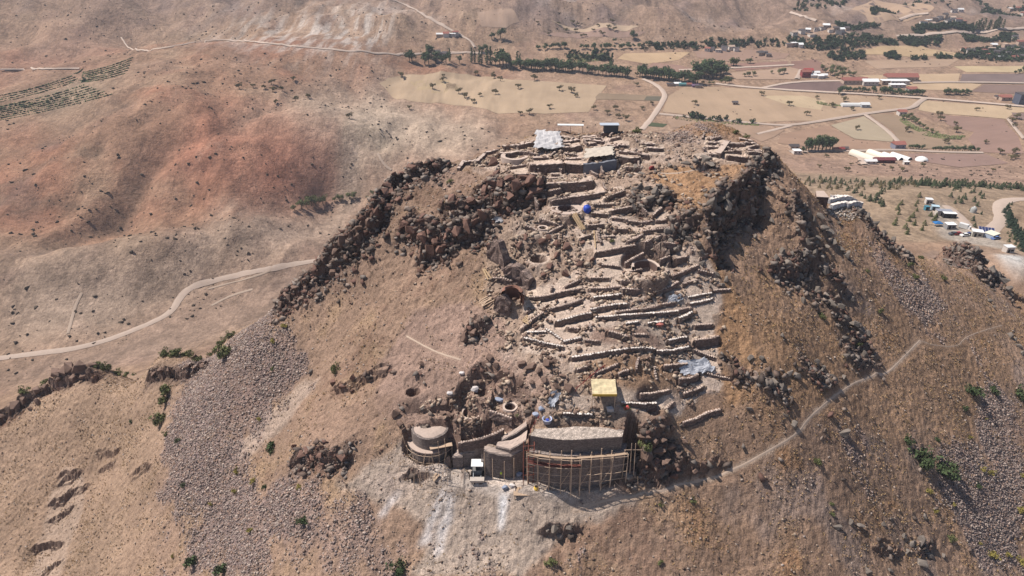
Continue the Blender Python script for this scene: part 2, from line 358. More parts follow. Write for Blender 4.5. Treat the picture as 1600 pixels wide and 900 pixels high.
GUL = [([(170,345),(196,313),(235,266),(274,223),(325,207),(387,184),(430,168)], 10, 20), ([(60,400),(149,352),(196,313)], 9, 20), ([(440,332),(400,300),(380,280),(340,262)], 3, 12), ([(0,300),(70,262),(150,250)], 3, 14), ([(205,84),(200,62),(165,42),(110,20),(80,0)], 7, 22), ([(560,240),(600,225),(640,214)], 3, 12), ([(475,318),(520,300),(560,262),(555,235)], 3.5, 14), ([(0,350),(60,330),(140,322)], 2.5, 12), ([(740,75),(800,62),(880,45),(960,30),(1030,12),(1100,0)], 6, 24), ([(250,62),(330,50),(420,30),(470,0)], 6, 22)]
gulm = np.zeros(X.shape); GULW = []
for p_, dep_, wd_ in GUL:
    l_ = survey(*np.array(p_, float).T); GULW.append(resample(l_, 4.0)); win, n, par, end = near_line(resample(l_, 15), 3 * wd_)
    d_ = np.hypot(n, end) + 4 * fbm(X[win], Y[win], 25, 3, 311); prof = np.exp(-(np.abs(d_) / wd_) ** 1.2)
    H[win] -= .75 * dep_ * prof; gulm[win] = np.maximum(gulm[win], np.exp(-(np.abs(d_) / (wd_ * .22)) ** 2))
for p_, up_, wd_ in [([(-40,428),(0,425),(120,411),(230,402),(310,386),(400,362)], 8, 26), ([(330,305),(370,252),(420,216),(480,196)], 8, 34), ([(20,345),(130,252),(220,192),(300,130)], 7, 42), ([(500,268),(560,218),(620,192),(700,176)], 5, 30), ([(100,50),(180,20),(240,0)], 12, 40), ([(420,60),(520,38),(620,40)], 9, 35), ([(700,40),(780,20),(850,0)], 10, 45), ([(1000,40),(1080,22),(1160,0)], 10, 45)]:
    l_ = survey(*np.array(p_, float).T); win, n, par, end = near_line(resample(l_, 15), 3 * wd_)
    d_ = np.hypot(n, end) + 7 * fbm(X[win], Y[win], 60, 3, 322); H[win] += up_ * np.exp(-(np.abs(d_) / wd_) ** 1.6)
MODE = 'hill'
# surveyed wall lines
WL = []
WALLS = [(k, h * (.78 if k in 'wr' and p[0][1] > 330 else 1), p, l) for k, h, p, l in WALLS]
for kind, h, pts, lab in WALLS:
    p = np.array(pts, float); s = survey(p[:, 0], p[:, 1]); WL.append([kind, h, s.copy(), lab])
DIGP = [(835,300),(930,285),(960,300),(1050,330),(1040,360),(1100,400),(1128,440),(1122,480),(1118,520),(1125,600),(1060,640),(985,660),(990,600),(900,598),(870,560),(810,545),(815,500),(850,455),(905,440),(935,420),(920,380),(900,350),(840,330)]
SUMP = [(750,250),(790,225),(835,208),(960,205),(1000,222),(1030,240),(1015,262),(960,275),(900,278),(820,285),(760,262)]
RSUM = [(1095,215),(1190,225),(1200,240),(1150,250),(1100,250)]
LOWP = [(830,610),(900,620),(930,655),(850,668),(790,660),(740,650),(700,640),(720,600),(790,600)]
FRAG = []
_rg = random.Random(11); _done = [l for _, _, l, _ in WL]
_pts = np.concatenate(_done)[:, :2]
for nm_, pl, want, gap_ in (('dig', DIGP, 64, 2.1), ('summit', SUMP, 38, 1.5), ('right summit', RSUM, 12, 1.7)):
    poly_ = spoly(pl); lo_, hi_ = poly_.min(0), poly_.max(0); got = 0
    for _ in range(6000):
        if got >= want: break
        x_, y_ = _rg.uniform(lo_[0], hi_[0]), _rg.uniform(lo_[1], hi_[1])
        if not inpoly(poly_, np.array([[x_]]), np.array([[y_]]))[0, 0]: continue
        if np.min(np.hypot(_pts[:, 0] - x_, _pts[:, 1] - y_)) < gap_: continue
        cross_ = _rg.random() < (.22 if nm_ == 'dig' else .4)
        a_ = _rg.gauss(.22 if nm_ == 'dig' else .05, .3) + (1.35 if cross_ else 0); L_ = _rg.uniform(1.6, 5.5) * (.6 if cross_ else 1)
        ln = np.array([[x_ + t * L_ * math.cos(a_ + .12 * math.sin(9 * t)), y_ + t * L_ * math.sin(a_)] for t in (-.5, -.17, .17, .5)])
        ln = ln if ln[0, 0] < ln[-1, 0] else ln[::-1]
        l3 = np.column_stack([ln, sample(H, ln[:, 0], ln[:, 1])])
        FRAG.append((nm_, _rg.uniform(.5, 1.25) * (1.0 if nm_ != 'summit' else 1.1), l3)); _pts = np.concatenate([_pts, ln]); got += 1
for nm_, want in (('dig', 0), ('summit', 0), ('right summit', 0), ('lower', 0)):
    grp = sorted([f for f in FRAG if f[0] == nm_], key=lambda f: f[2][0, 0])
    ph = {'dig': 'small broken walls between the long terrace walls', 'summit': 'small broken walls inside the summit rooms', 'right summit': 'small broken walls on the right summit', 'lower': 'small broken walls above the tower and bastion'}[nm_]
    for i, f in enumerate(grp): WL.append(['f', f[1], f[2], (nm_, i, len(grp), ph)])
PATHPIX = [[(895,800),(935,785),(975,775),(1020,763),(1070,752),(1115,742),(1150,733),(1200,705),(1247,678),(1262,655),(1290,630),(1330,600),(1355,592),(1385,585),(1410,560),(1437,532)], [(1437,532),(1460,540),(1497,542),(1505,530),(1520,522),(1545,514),(1566,508)], [(1020,270),(1060,272),(1100,262),(1125,252),(1130,244)], [(635,525),(680,550),(720,562)]]
def rounded(pix):
    p = np.array(pix, float)
    for _ in range(2):
        q = [p[0]]
        for a, b in zip(p[:-1], p[1:]): q += [a * .75 + b * .25, a * .25 + b * .75]
        q.append(p[-1]); p = np.array(q)
    return survey(p[:, 0], p[:, 1])
PATHW = [rounded(p) for p in PATHPIX]
CL = [(survey(*np.array(p, float).T), h, a, b) for p, h, a, b in CLIFFS]
PT = [(at(u, v), r, d) for u, v, r, d in PITS]
BG = {k: np.array([(*unproj(u, v, zt), zb) for u, v, zt, zb in v_]) for k, v_ in BIG.items()}

cragmask = np.zeros(X.shape)
for line, h, up, dn in CL:
    win, n, par, end = near_line(line, 3.5 * max(up, dn) + 2)
    xs = X[win]; ys = Y[win]
    nn = n + 1.1 * fbm(xs, ys, 5, 3, 61)
    endf = np.exp(-(end / 2.0) ** 2)
    prof = 0
    for q_ in range(3):                                   # three ledges instead of one sheer face
        sp_ = .22 * h ** .8
        nq = nn + (q_ - 1) * sp_ + 1.3 * fbm(xs, ys, 4, 3, 63 + q_ * 5)
        prof = prof + np.where(nq > 0, 0.5 * np.exp(-(np.abs(nq) / up) ** 1.3), -0.5 * np.exp(-(np.abs(nq) / dn) ** 1.3)) / 3
    big = 1.0 if h >= 2.4 else 0.0
    h = h * .8 if 3 < h < 6.5 else (h * 1.5 if h < 1.6 else h)
    H[win] += h * prof * endf
    cragmask[win] = np.maximum(cragmask[win], big * endf * np.exp(-(np.abs(nn) / (0.45 * up + 0.9)) ** 2))
# rocky blocks
bx_, by_ = X + .8 * fbm(X, Y, 3, 2, 71), Y + .8 * fbm(X, Y, 3, 2, 72)
hillwin = (slice(np.searchsorted(GY, 62), np.searchsorted(GY, 215)), slice(np.searchsorted(GX, -170), np.searchsorted(GX, 170)))
v1, _ = worley(bx_[hillwin], by_[hillwin], 2.6, 3); v2, _ = worley(bx_[hillwin], by_[hillwin], 1.1, 9)
H[hillwin] += cragmask[hillwin] * ((v1 - .5) * 1.5 + (v2 - .5) * .7)
# fine relief of the hill
rough = np.ones(X.shape)
fine = fbm(X[hillwin], Y[hillwin], 5.0, 3, 50) * .42 + fbm(X[hillwin], Y[hillwin], 1.3, 2, 52) * .30
v3, d3 = worley(X[hillwin], Y[hillwin], 0.95, 33)
flat = np.zeros(X.shape)
trod = np.zeros(X.shape)
for k_, l_ in enumerate(PATHW):
    win, n, par, end = near_line(resample(l_, 2.0), 3)
    d_ = np.hypot(n, end) + .35 * fbm(X[win], Y[win], 2.0, 2, 88)
    flat[win] = np.maximum(flat[win], 1.2 * (1 - sm(.6, 1.2, d_))); trod[win] = np.maximum(trod[win], (1 - sm(.12, .55 if k_ < 1 else .4, d_)) * (1 if k_ == 0 else .35))
# terraces
order = sorted(range(len(WL)), key=lambda k: -WL[k][2][0, 1])
for k in order:
    kind, h, line, lab = WL[k]
    win, n, par, end = near_line(line, 5)
    zm = np.interp(par, np.arange(len(line)), line[:, 2])
    zt = zm + h * .5 - .12; zb = zm - h * .5
    ok = (end < .5) & (abs(line[-1, 1] - line[0, 1]) < 1.2 * abs(line[-1, 0] - line[0, 0]) or kind != 'f')
    Hw = H[win]; H00 = Hw.copy()
    upw = 1.6 + h * .8
    Hw = np.where(ok & (n >= 0) & (n < upw), np.maximum(Hw, zt - .10 * n) * .75 + .25 * Hw if False else np.maximum(Hw, zt - .05 * n), Hw)
    Hw = np.where(ok & (n < 0) & (n > -2.2), np.minimum(Hw, zb + .02 * n), Hw)
    H[win] = np.clip(Hw, H00 - 1.4 - .5 * h, H00 + 1.4 + .5 * h)
    flat[win] = np.maximum(flat[win], np.where(ok & (n > -2.2) & (n < upw), 1., 0.))
for key, up, dn in (('step3', 2.5, 1.5), ('step2', 2.5, 1.5), ('step', 3.0, 4.5), ('box', 3.0, 3.5), ('bastion', 3.6, 3.6)):
    g = BG[key]; line = g[:, :3]
    win, n, par, end = near_line(line, 8)
    zt = np.interp(par, np.arange(len(g)), g[:, 2]) - .35; zb = np.interp(par, np.arange(len(g)), g[:, 3])
    ok = end < .6
    Hw = H[win]
    Hw = np.where(ok & (n >= 0.4) & (n < up), np.maximum(Hw, zt), Hw)
    Hw = np.where((n >= 0.4) & (n < up + 6), np.minimum(Hw, zt + np.maximum(n - up * .6, 0) * 1.3 + end * 1.6), Hw)
    ramp = zb + .9 * np.maximum(end - .3, 0) + np.where(n > -dn * .5, 0, (-dn * .5 - n) * -.35)
    Hw = np.where((end < 3.5) & (n < 0.4) & (n > -dn), np.minimum(Hw, ramp), Hw)
    H[win] = Hw; flat[win] = np.maximum(flat[win], np.where(ok & (n > -dn) & (n < up), 1., 0.))
# tower: ground behind at its crest, in front at its foot
r = np.hypot(X - TOWER_C[0], Y - TOWER_C[1])
H = np.where((r < 9.0) & (Y < TOWER_C[1] + 2.2), np.minimum(H, 136.2 + np.clip(r - 4.5, 0, 9) * 2.2 + np.clip((Y - TOWER_C[1] + 2.5) / 3, 0, 1) * 8), H)
PZ = []
for c, rad, dep in PT:
    rr = np.hypot(X - c[0], Y - c[1]); disc = 1.75 if dep <= 2.0 and rad > 1.8 else 1.12
    zc = (hz(c[0], c[1] - rad * disc) + hz(c[0], c[1] + rad * disc) + hz(c[0], c[1])) / 3; PZ.append((c[0], c[1], zc))
    k = 1 - sm(rad * disc, rad * disc + (2.4 if disc < 1.5 else 1.0), rr); H = H * (1 - k) + zc * k
    H -= dep * (1 - sm(rad * .8, rad * 1.12, rr)); flat = np.maximum(flat, (rr < rad * 1.5) * 1.)
H[hillwin] += (fine + (.5 - d3) * .22) * HILL[hillwin] * (1 - .78 * np.clip(flat[hillwin], 0, 1.2))

MODE = 'plain'
# ------------------------------------------------------------------ colours
def lin(r, g, b, k=0.80):
    f = lambda c: (c / 255 / 12.92 if c / 255 <= .04045 else ((c / 255 + .055) / 1.055) ** 2.4) * k
    c = np.array([f(r), f(g), f(b)]); c = c * .84 + .16 * c.mean(); return c * np.array([1.0, .985, .985])
def cmix(C, c, m): C += (np.asarray(c)[None, None, :] - C) * np.clip(m, 0, 1)[..., None]

C = np.zeros(X.shape + (3,))
C[:] = lin(160, 128, 102)
n1 = fbm(X, Y, 140, 5, 101); n2 = fbm(X, Y, 35, 5, 102); n3 = fbm(X, Y, 9, 4, 103); n4 = fbm(X, Y, 2.2, 3, 104)
slx = np.gradient(H, GX, axis=1); sly = np.gradient(H, GY, axis=0)
# plain and far slopes
cmix(C, lin(172, 142, 118), sm(.0, .5, n1) * .8)
cmix(C, lin(140, 108, 94), sm(.05, .45, n2) * .5)
farm = sm(850, 1000, Y)
cmix(C, lin(150, 124, 108), farm * .6)
cmix(C, lin(176, 158, 148), farm * sm(.15, .4, fbm(X, Y, 70, 4, 107)) * .5)
cmix(C, lin(118, 100, 98), farm * sm(.1, .4, fbm(X, Y, 110, 5, 108)) * .7)
# red hills on the left
red = sm(30, -60, X) * sm(395, 440, Y + .2 * X * 0) * (1 - sm(790, 860, Y))
cmix(C, lin(156, 118, 92), red * .9)
cmix(C, lin(162, 106, 78), red * sm(-.15, .35, fbm(X + .5 * Y, Y, 90, 6, 110, .6)) * .6)
cmix(C, lin(128, 100, 86), red * sm(.0, .35, fbm(X, Y, 60, 6, 112, .6)) * .35)
cmix(C, lin(184, 156, 126), far * left * sm(.12, .4, fbm(X + .3 * Y, Y, 50, 6, 115, .6)) * .25)
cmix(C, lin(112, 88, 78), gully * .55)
C *= (1 - .03 * far * left * (1 - .3 * sm(560, 500, Y) * 0) - .12 * farm * (1 - left))[..., None]
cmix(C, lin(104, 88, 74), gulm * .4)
def paint(pts, c, a=1.0, warp=6, wsc=30, zone=None):
    m = inpoly(spoly(pts), X, Y, warp, wsc).astype(float)
    rr_ = 5 if warp >= 6 else 1
    jj, ii = np.nonzero(m)
    if len(jj) == 0: return
    sl_ = (slice(max(jj.min() - 12, 0), jj.max() + 13), slice(max(ii.min() - 12, 0), ii.max() + 13))
    b_ = m[sl_]
    for _ in range(2):
        for ax in (0, 1):
            b_ = sum(np.roll(b_, k, ax) for k in range(-rr_, rr_ + 1)) / (2 * rr_ + 1)
    m[sl_] = b_; m *= a
    if zone is not None: m = m * zone
    cmix(C, lin(*c), m)
lo = dict(warp=10, wsc=25)
paint([(450,215),(600,150),(760,190),(800,235),(720,250),(640,262),(600,300),(540,310),(520,260),(560,220)], (182,160,138), .8, **lo)
paint([(330,175),(480,150),(600,150),(600,175),(470,185),(400,205)], (176,150,128), .6, **lo)
paint([(240,230),(330,205),(420,215),(520,225),(530,260),(470,300),(440,325),(330,255),(250,260)], (176,104,76), .75, **lo)
paint([(0,410),(230,393),(440,330),(560,300),(570,340),(510,400),(300,455),(180,520),(0,548)], (168,144,124), .85, **lo)
paint([(300,455),(510,405),(500,440),(370,520),(250,560),(0,610),(0,570),(180,532)], (150,124,106), .8, **lo)
bad_ = sm(-.1, .25, fbm(X * 2.2, Y * .5, 22, 4, 330, .65))
paint([(420,40),(600,22),(625,55),(560,75),(420,74),(300,58),(320,50)], (206,194,184), .85, 10, 25, bad_)
paint([(300,330),(350,318),(400,330),(420,345),(360,350)], (190,170,148), .5, 8, 20, bad_)
paint([(400,245),(470,215),(520,235),(535,290),(500,320),(450,315),(410,290)], (170,106,82), .45, 10, 30)
paint([(235,262),(280,222),(330,205),(350,212),(290,250),(245,280)], (174,110,84), .45, 7, 20)
paint([(430,160),(520,135),(600,140),(640,170),(760,190),(740,230),(650,215),(560,195),(470,185)], (190,166,142), .6, 10, 30)
paint([(0,60),(120,50),(200,75),(120,105),(0,105)], (168,128,108), .5, 15, 40)
paint([(530,195),(600,205),(612,235),(598,232),(585,212)], (196,172,142), .7, 5, 15)
paint([(310,235),(350,228),(348,242),(315,246)], (196,172,150), .6, 5, 15, bad_)
paint([(120,0),(330,0),(270,20),(180,42),(130,20)], (116,102,104), .7, **lo)
paint([(0,140),(110,120),(200,95),(260,85),(200,160),(90,190),(0,190)], (156,136,112), .7, **lo)
# right: pine knoll, camp, quarry
paint([(1225,250),(1600,258),(1600,290),(1240,285)], (160,128,110), .8, **lo)
paint([(1240,285),(1600,295),(1600,400),(1500,400),(1400,385),(1330,330),(1270,310)], (156,132,106), .8, 4, 10)
paint([(1470,372),(1450,320),(1475,318),(1500,345),(1530,365),(1560,372),(1590,395),(1500,378)], (170,156,142), .9, 2, 6)
paint([(1556,398),(1600,400),(1600,455),(1585,445),(1568,420)], (214,210,204), .95, 1, 6)
# the castle hill
MODE = 'hill'
hillm = HILL * sm(-.1, .1, .0 + (H - 66) / 40) 
hillm = np.where((X > 120) & (Y > 205), 0, hillm)
cmix(C, lin(154, 124, 102), HILL)
cmix(C, lin(168, 136, 104), HILL * sm(.0, .4, n3) * .7)
cmix(C, lin(126, 96, 78), HILL * sm(.05, .4, n2 + .5 * n4) * .6)
rightm = HILL * sm(22, 38, X)
cmix(C, lin(150, 118, 94), rightm * .7)
cmix(C, lin(160, 116, 76), rightm * sm(.15, .45, n3 + .4 * n2) * .6)
cmix(C, lin(142, 122, 112), rightm * sm(.05, .4, fbm(X, Y, 14, 4, 130)) * .6)
leftm = HILL * sm(-70, -95, X)
cmix(C, lin(166, 136, 110), leftm * .7)
paint([(1180,500),(1330,500),(1450,480),(1600,500),(1600,560),(1500,700),(1330,680),(1200,600)], (158,122,90), .5, 3, 10)
paint([(1110,255),(1200,262),(1180,285),(1150,300),(1110,300),(1100,325),(1110,390),(1160,470),(1200,600),(1130,640),(1125,520),(1125,450),(1095,400),(1075,330),(1030,300),(1000,275)], (172,128,84), .65, 1.5, 5)
paint([(1200,400),(1260,440),(1320,540),(1300,640),(1200,660),(1180,560),(1160,470)], (166,126,88), .45, 2, 6)
# excavated soil
paint([(700,265),(830,200),(1050,200),(1200,235),(1210,262),(1100,255),(1000,270),(1060,330),(1100,390),(1130,450),(1120,520),(1130,600),(1060,640),(990,700),(820,700),(780,560),(760,440),(760,330),(800,310),(760,260)], (164,138,118), .85, 1.5, 5)
paint([(700,255),(760,280),(700,300),(640,262)], (168,136,116), .7, 1.5, 5)
paint([(600,560),(640,490),(700,470),(790,500),(800,560),(900,600),(820,690),(640,690),(590,650)], (158,128,112), .85, 2, 6)
paint([(640,690),(800,700),(900,760),(1000,770),(960,800),(900,815),(860,860),(820,900),(640,900),(680,830),(600,790),(520,750),(560,740)], (172,152,136), .9, 2, 6)
paint([(560,748),(640,735),(650,765),(600,780)], (178,156,140), .8, 1, 5)
paint([(650,735),(740,728),(860,760),(900,790),(800,775),(700,760)], (196,178,164), .9, .8, 4)
for q in ([(690,765),(700,765),(668,850),(652,850)], [(700,770),(712,770),(690,868),(676,868)], [(618,768),(626,768),(600,810),(590,808)]):
    paint(q, (214,204,200), .75, .8, 2.5)
paint([(779,772),(795,772),(787,828),(779,828)], (226,224,226), .8, .5, 2)
paint([(470,600),(500,590),(430,680),(385,715),(360,720),(420,640)], (178,154,136), .75, 1.5, 5)
paint([(455,640),(520,650),(560,600),(620,620),(560,720),(520,720),(470,690)], (150,120,100), .6, 2, 5)
digz = inpoly(spoly([(740,235),(830,205),(1000,205),(1190,220),(1200,245),(1100,250),(1010,262),(1050,330),(1045,360),(1100,400),(1128,450),(1118,520),(1130,600),(1060,640),(985,660),(820,668),(780,560),(815,500),(800,440),(760,400),(760,310),(740,270)]), X, Y, 1.5, 5)
cmix(C, lin(202, 178, 158), digz * np.clip(flat, 0, 1) * .75)
cmix(C, lin(192, 166, 148), digz * sm(-.1, .3, fbm(X, Y, 4, 3, 171)) * .5)
# mound below the long double wall
paint([(905,600),(900,580),(920,562),(1000,555),(1062,562),(1068,600),(1040,615),(990,612)], (156,120,90), .9, .6, 3)
paint([(920,540),(925,515),(1010,515),(1040,540),(1000,546)], (150,120,104), .9, .6, 3)
paint([(100,730),(130,740),(130,800),(105,860),(95,900),(45,900),(65,830),(80,770)], (172,146,126), .7, 1.2, 4)
# scree
scree = np.zeros(X.shape)
for q, a in (([(262,655),(300,575),(400,495),(430,500),(470,545),(470,590),(430,640),(370,700),(380,740),(430,780),(440,900),(330,900),(300,850),(262,800),(245,720)], 1.), ([(430,740),(470,735),(520,735),(560,770),(640,810),(680,900),(440,900)], .62), ([(490,740),(530,735),(545,770),(500,790)], 1.),
             ([(1380,400),(1400,400),(1440,440),(1485,490),(1480,520),(1440,500),(1400,450)], 1.), ([(1545,595),(1600,610),(1600,900),(1560,900),(1520,830),(1460,760),(1405,700),(1480,690),(1540,730),(1520,640)], 1.),
             ([(640,900),(740,790),(800,800),(830,900)], .5), ([(820,900),(850,850),(960,840),(1000,900)], .6), ([(1190,800),(1240,760),(1260,840),(1220,870)], .8), ([(1290,740),(1360,700),(1400,760),(1320,790)], .6),
             ([(1350,380),(1372,400),(1420,470),(1460,500),(1420,500),(1380,450)], .9),
             ([(1024,225),(1040,212),(1070,208),(1092,212),(1088,225),(1060,240),(1045,238)], 1.), ([(1055,196),(1080,193),(1140,197),(1143,204),(1100,206),(1060,204)], 1.), ([(1030,388),(1060,392),(1090,410),(1075,425),(1045,425),(1030,405)], 1.)):
    scree = np.maximum(scree, inpoly(spoly(q), X, Y, 3 if a == 1. else 5, 12) * a)
for _ in range(3):
    for ax in (0, 1): scree = sum(np.roll(scree, k, ax) for k in range(-13, 14)) / 27
streak = fbm(X * 1.0 + .35 * Y, Y * .22, 4.0, 4, 142, .6)
scree = sm(.30, .72, scree + .75 * fbm(X, Y, 8, 5, 140, .65) + .35 * streak) * (.45 + .55 * sm(-.3, .15, fbm(X, Y, 13, 4, 141)))
scree *= HILL
cmix(C, lin(152, 130, 128), scree * .7)
cmix(C, lin(134, 112, 110), scree * sm(0, .4, n4) * .5)
cmix(C, lin(164, 132, 96), scree * sm(.2, .4, n3) * .5)
# bare rock on the cliffs
cmix(C, lin(112, 92, 82), cragmask * .9)
cmix(C, lin(124, 82, 68), cragmask * sm(20, -10, X) * sm(0, .3, n3) * .8)
cmix(C, lin(104, 94, 88), cragmask * sm(20, 40, X) * .8)
steep = sm(1.2, 2.2, np.hypot(slx, sly)) * HILL
cmix(C, lin(118, 92, 80), steep * .7 * (X > -200))
cmix(C, lin(188, 160, 136), trod * .9)
C *= (1 + .10 * n4 + .06 * n3)[..., None]

def attr_material(name, rough=1.0):
    m = bpy.data.materials.new(name); m.use_nodes = True
    b = m.node_tree.nodes['Principled BSDF']; b.inputs['Roughness'].default_value = rough
    b.inputs['Specular IOR Level'].default_value = .08
    return m, m.node_tree.nodes, m.node_tree.links, b
def mathn(N, L, op, a, b=None, clamp=False):
    n = N.new('ShaderNodeMath'); n.operation = op; n.use_clamp = clamp
    for i, v in enumerate((a, b)):
        if v is None: continue
        if isinstance(v, (int, float)): n.inputs[i].default_value = v
        else: L.new(v, n.inputs[i])
    return n.outputs[0]
def noise_out(N, L, scale, detail=3, rough=.55, vec=None):
    n = N.new('ShaderNodeTexNoise'); n.inputs['Scale'].default_value = scale; n.inputs['Detail'].default_value = detail; n.inputs['Roughness'].default_value = rough
    if vec is not None: L.new(vec, n.inputs['Vector'])
    return n.outputs['Fac']
def scale_color(N, L, col, fac):
    v = N.new('ShaderNodeVectorMath'); v.operation = 'SCALE'; L.new(col, v.inputs[0]); L.new(fac, v.inputs['Scale']); return v.outputs[0]

def ground_material():
    m, N, L, b = attr_material('ground')
    g = N.new('ShaderNodeNewGeometry'); pos = g.outputs['Position']
    a = N.new('ShaderNodeAttribute'); a.attribute_name = 'soil'
    k = N.new('ShaderNodeAttribute'); k.attribute_name = 'stony'
    hl = N.new('ShaderNodeAttribute'); hl.attribute_name = 'near'
    f1 = noise_out(N, L, .9, 5, .65, pos); f2 = noise_out(N, L, .05, 11, .72, pos); f3 = noise_out(N, L, 4.5, 2, .6, pos)
    v = mathn(N, L, 'ADD', mathn(N, L, 'MULTIPLY', f1, 1.0), .5)
    v = mathn(N, L, 'MULTIPLY', v, mathn(N, L, 'ADD', mathn(N, L, 'MULTIPLY', f2, 1.5), .25))
    f4 = noise_out(N, L, .28, 6, .75, pos)
    fa = mathn(N, L, 'MULTIPLY', mathn(N, L, 'SUBTRACT', 1, hl.outputs['Fac']), mathn(N, L, 'MULTIPLY', mathn(N, L, 'SUBTRACT', f4, .5), 1.5))
    v = mathn(N, L, 'MULTIPLY', v, mathn(N, L, 'ADD', fa, 1.0))
    sp = mathn(N, L, 'ADD', 1.0, mathn(N, L, 'MULTIPLY', mathn(N, L, 'SUBTRACT', f3, .5), mathn(N, L, 'MULTIPLY', hl.outputs['Fac'], 1.7)))
    v = mathn(N, L, 'MULTIPLY', v, sp)
    vo = N.new('ShaderNodeTexVoronoi'); vo.inputs['Scale'].default_value = 2.6; L.new(pos, vo.inputs['Vector'])
    st = mathn(N, L, 'ADD', mathn(N, L, 'MULTIPLY', mathn(N, L, 'SUBTRACT', .42, vo.outputs['Distance']), mathn(N, L, 'MULTIPLY', k.outputs['Fac'], 1.0)), 1.0)
    v = mathn(N, L, 'MULTIPLY', v, st)
    col = scale_color(N, L, a.outputs['Color'], v)
    L.new(col, b.inputs['Base Color'])
    bp = N.new('ShaderNodeBump'); bp.inputs['Strength'].default_value = .9; bp.inputs['Distance'].default_value = .35
    hgt = mathn(N, L, 'ADD', mathn(N, L, 'MULTIPLY', f1, 1.0), mathn(N, L, 'MULTIPLY', mathn(N, L, 'SUBTRACT', 1, vo.outputs['Distance']), mathn(N, L, 'MULTIPLY', k.outputs['Fac'], .6)))
    L.new(hgt, bp.inputs['Height'])
    rg_ = noise_out(N, L, .075, 9, .68, pos)
    b2 = N.new('ShaderNodeBump'); b2.inputs['Distance'].default_value = 4.5
    L.new(mathn(N, L, 'MULTIPLY', mathn(N, L, 'SUBTRACT', 1, hl.outputs['Fac']), .8), b2.inputs['Strength']); L.new(rg_, b2.inputs['Height']); L.new(bp.outputs[0], b2.inputs['Normal'])
    L.new(b2.outputs[0], b.inputs['Normal'])
    # thin erosion lines and tracks
    mp = N.new('ShaderNodeVectorMath'); mp.operation = 'MULTIPLY'; mp.inputs[1].default_value = (1.0, .45, 0); L.new(pos, mp.inputs[0])
    q1 = noise_out(N, L, .022, 6, .6, mp.outputs[0]); ln = mathn(N, L, 'MULTIPLY', mathn(N, L, 'ABSOLUTE', mathn(N, L, 'SUBTRACT', q1, .5)), 38, True)
    q2 = noise_out(N, L, .035, 7, .62, mp.outputs[0]); l2 = mathn(N, L, 'MULTIPLY', mathn(N, L, 'ABSOLUTE', mathn(N, L, 'SUBTRACT', q2, .47)), 45, True)
    fq = mathn(N, L, 'SUBTRACT', 1, hl.outputs['Fac'])
    k1 = mathn(N, L, 'SUBTRACT', 1.0, mathn(N, L, 'MULTIPLY', mathn(N, L, 'MULTIPLY', mathn(N, L, 'SUBTRACT', 1, ln), .22), fq))
    k2 = mathn(N, L, 'ADD', 1.0, mathn(N, L, 'MULTIPLY', mathn(N, L, 'MULTIPLY', mathn(N, L, 'SUBTRACT', 1, l2), .18), fq))
    L.new(scale_color(N, L, scale_color(N, L, col, k1), k2), b.inputs['Base Color'])
    return m

def put_mesh(name, verts, faces_flat, sizes, mat, parent=None, smooth=False):
    me = bpy.data.meshes.new(name)
    verts = np.asarray(verts, np.float32); n = len(verts)
    me.vertices.add(n); me.vertices.foreach_set('co', verts.ravel())
    faces_flat = np.asarray(faces_flat, np.int32).ravel()
    me.loops.add(len(faces_flat)); me.loops.foreach_set('vertex_index', faces_flat)
    if isinstance(sizes, int): sizes = np.full(len(faces_flat) // sizes, sizes, np.int32)
    st = np.concatenate([[0], np.cumsum(sizes)[:-1]]).astype(np.int32)
    me.polygons.add(len(sizes)); me.polygons.foreach_set('loop_start', st); me.polygons.foreach_set('loop_total', np.asarray(sizes, np.int32))
    if smooth is True: me.polygons.foreach_set('use_smooth', np.ones(len(sizes), bool))
    me.update(calc_edges=True)
    if mat is not None: me.materials.append(mat)
    o = bpy.data.objects.new(name, me); S.collection.objects.link(o); o.parent = parent
    return o
def tag(o, label=None, cat=None, group=None, kind=None):
    if label: o['label'] = label
    if cat: o['category'] = cat; o['kind'] = 'thing'
    if group: o['group'] = group
    if kind: o['kind'] = kind
    return o
def grid_faces(nr, nc):
    i = np.arange(nr - 1)[:, None] * nc + np.arange(nc - 1)[None, :]
    return np.stack([i, i + 1, i + nc + 1, i + nc], -1).reshape(-1, 4)

V = np.stack([X, Y, H], -1).reshape(-1, 3)
ground = put_mesh('ground', V, grid_faces(*X.shape), 4, ground_material())
me = ground.data
hf = (HILL.reshape(X.shape)[:-1, :-1] < .5).ravel()
me.polygons.foreach_set('use_smooth', hf)
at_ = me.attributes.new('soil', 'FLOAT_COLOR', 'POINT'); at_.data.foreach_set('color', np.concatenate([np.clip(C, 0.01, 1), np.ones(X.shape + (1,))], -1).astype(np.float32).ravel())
at_ = me.attributes.new('stony', 'FLOAT', 'POINT'); at_.data.foreach_set('value', np.clip(scree + .35 * HILL * sm(-.3, .4, n3), 0, 1).astype(np.float32).ravel())
at_ = me.attributes.new('near', 'FLOAT', 'POINT'); at_.data.foreach_set('value', HILL.astype(np.float32).ravel())
tag(ground, 'bare brown hill rising out of a dry farmed plain with red slopes', None, None, 'structure')
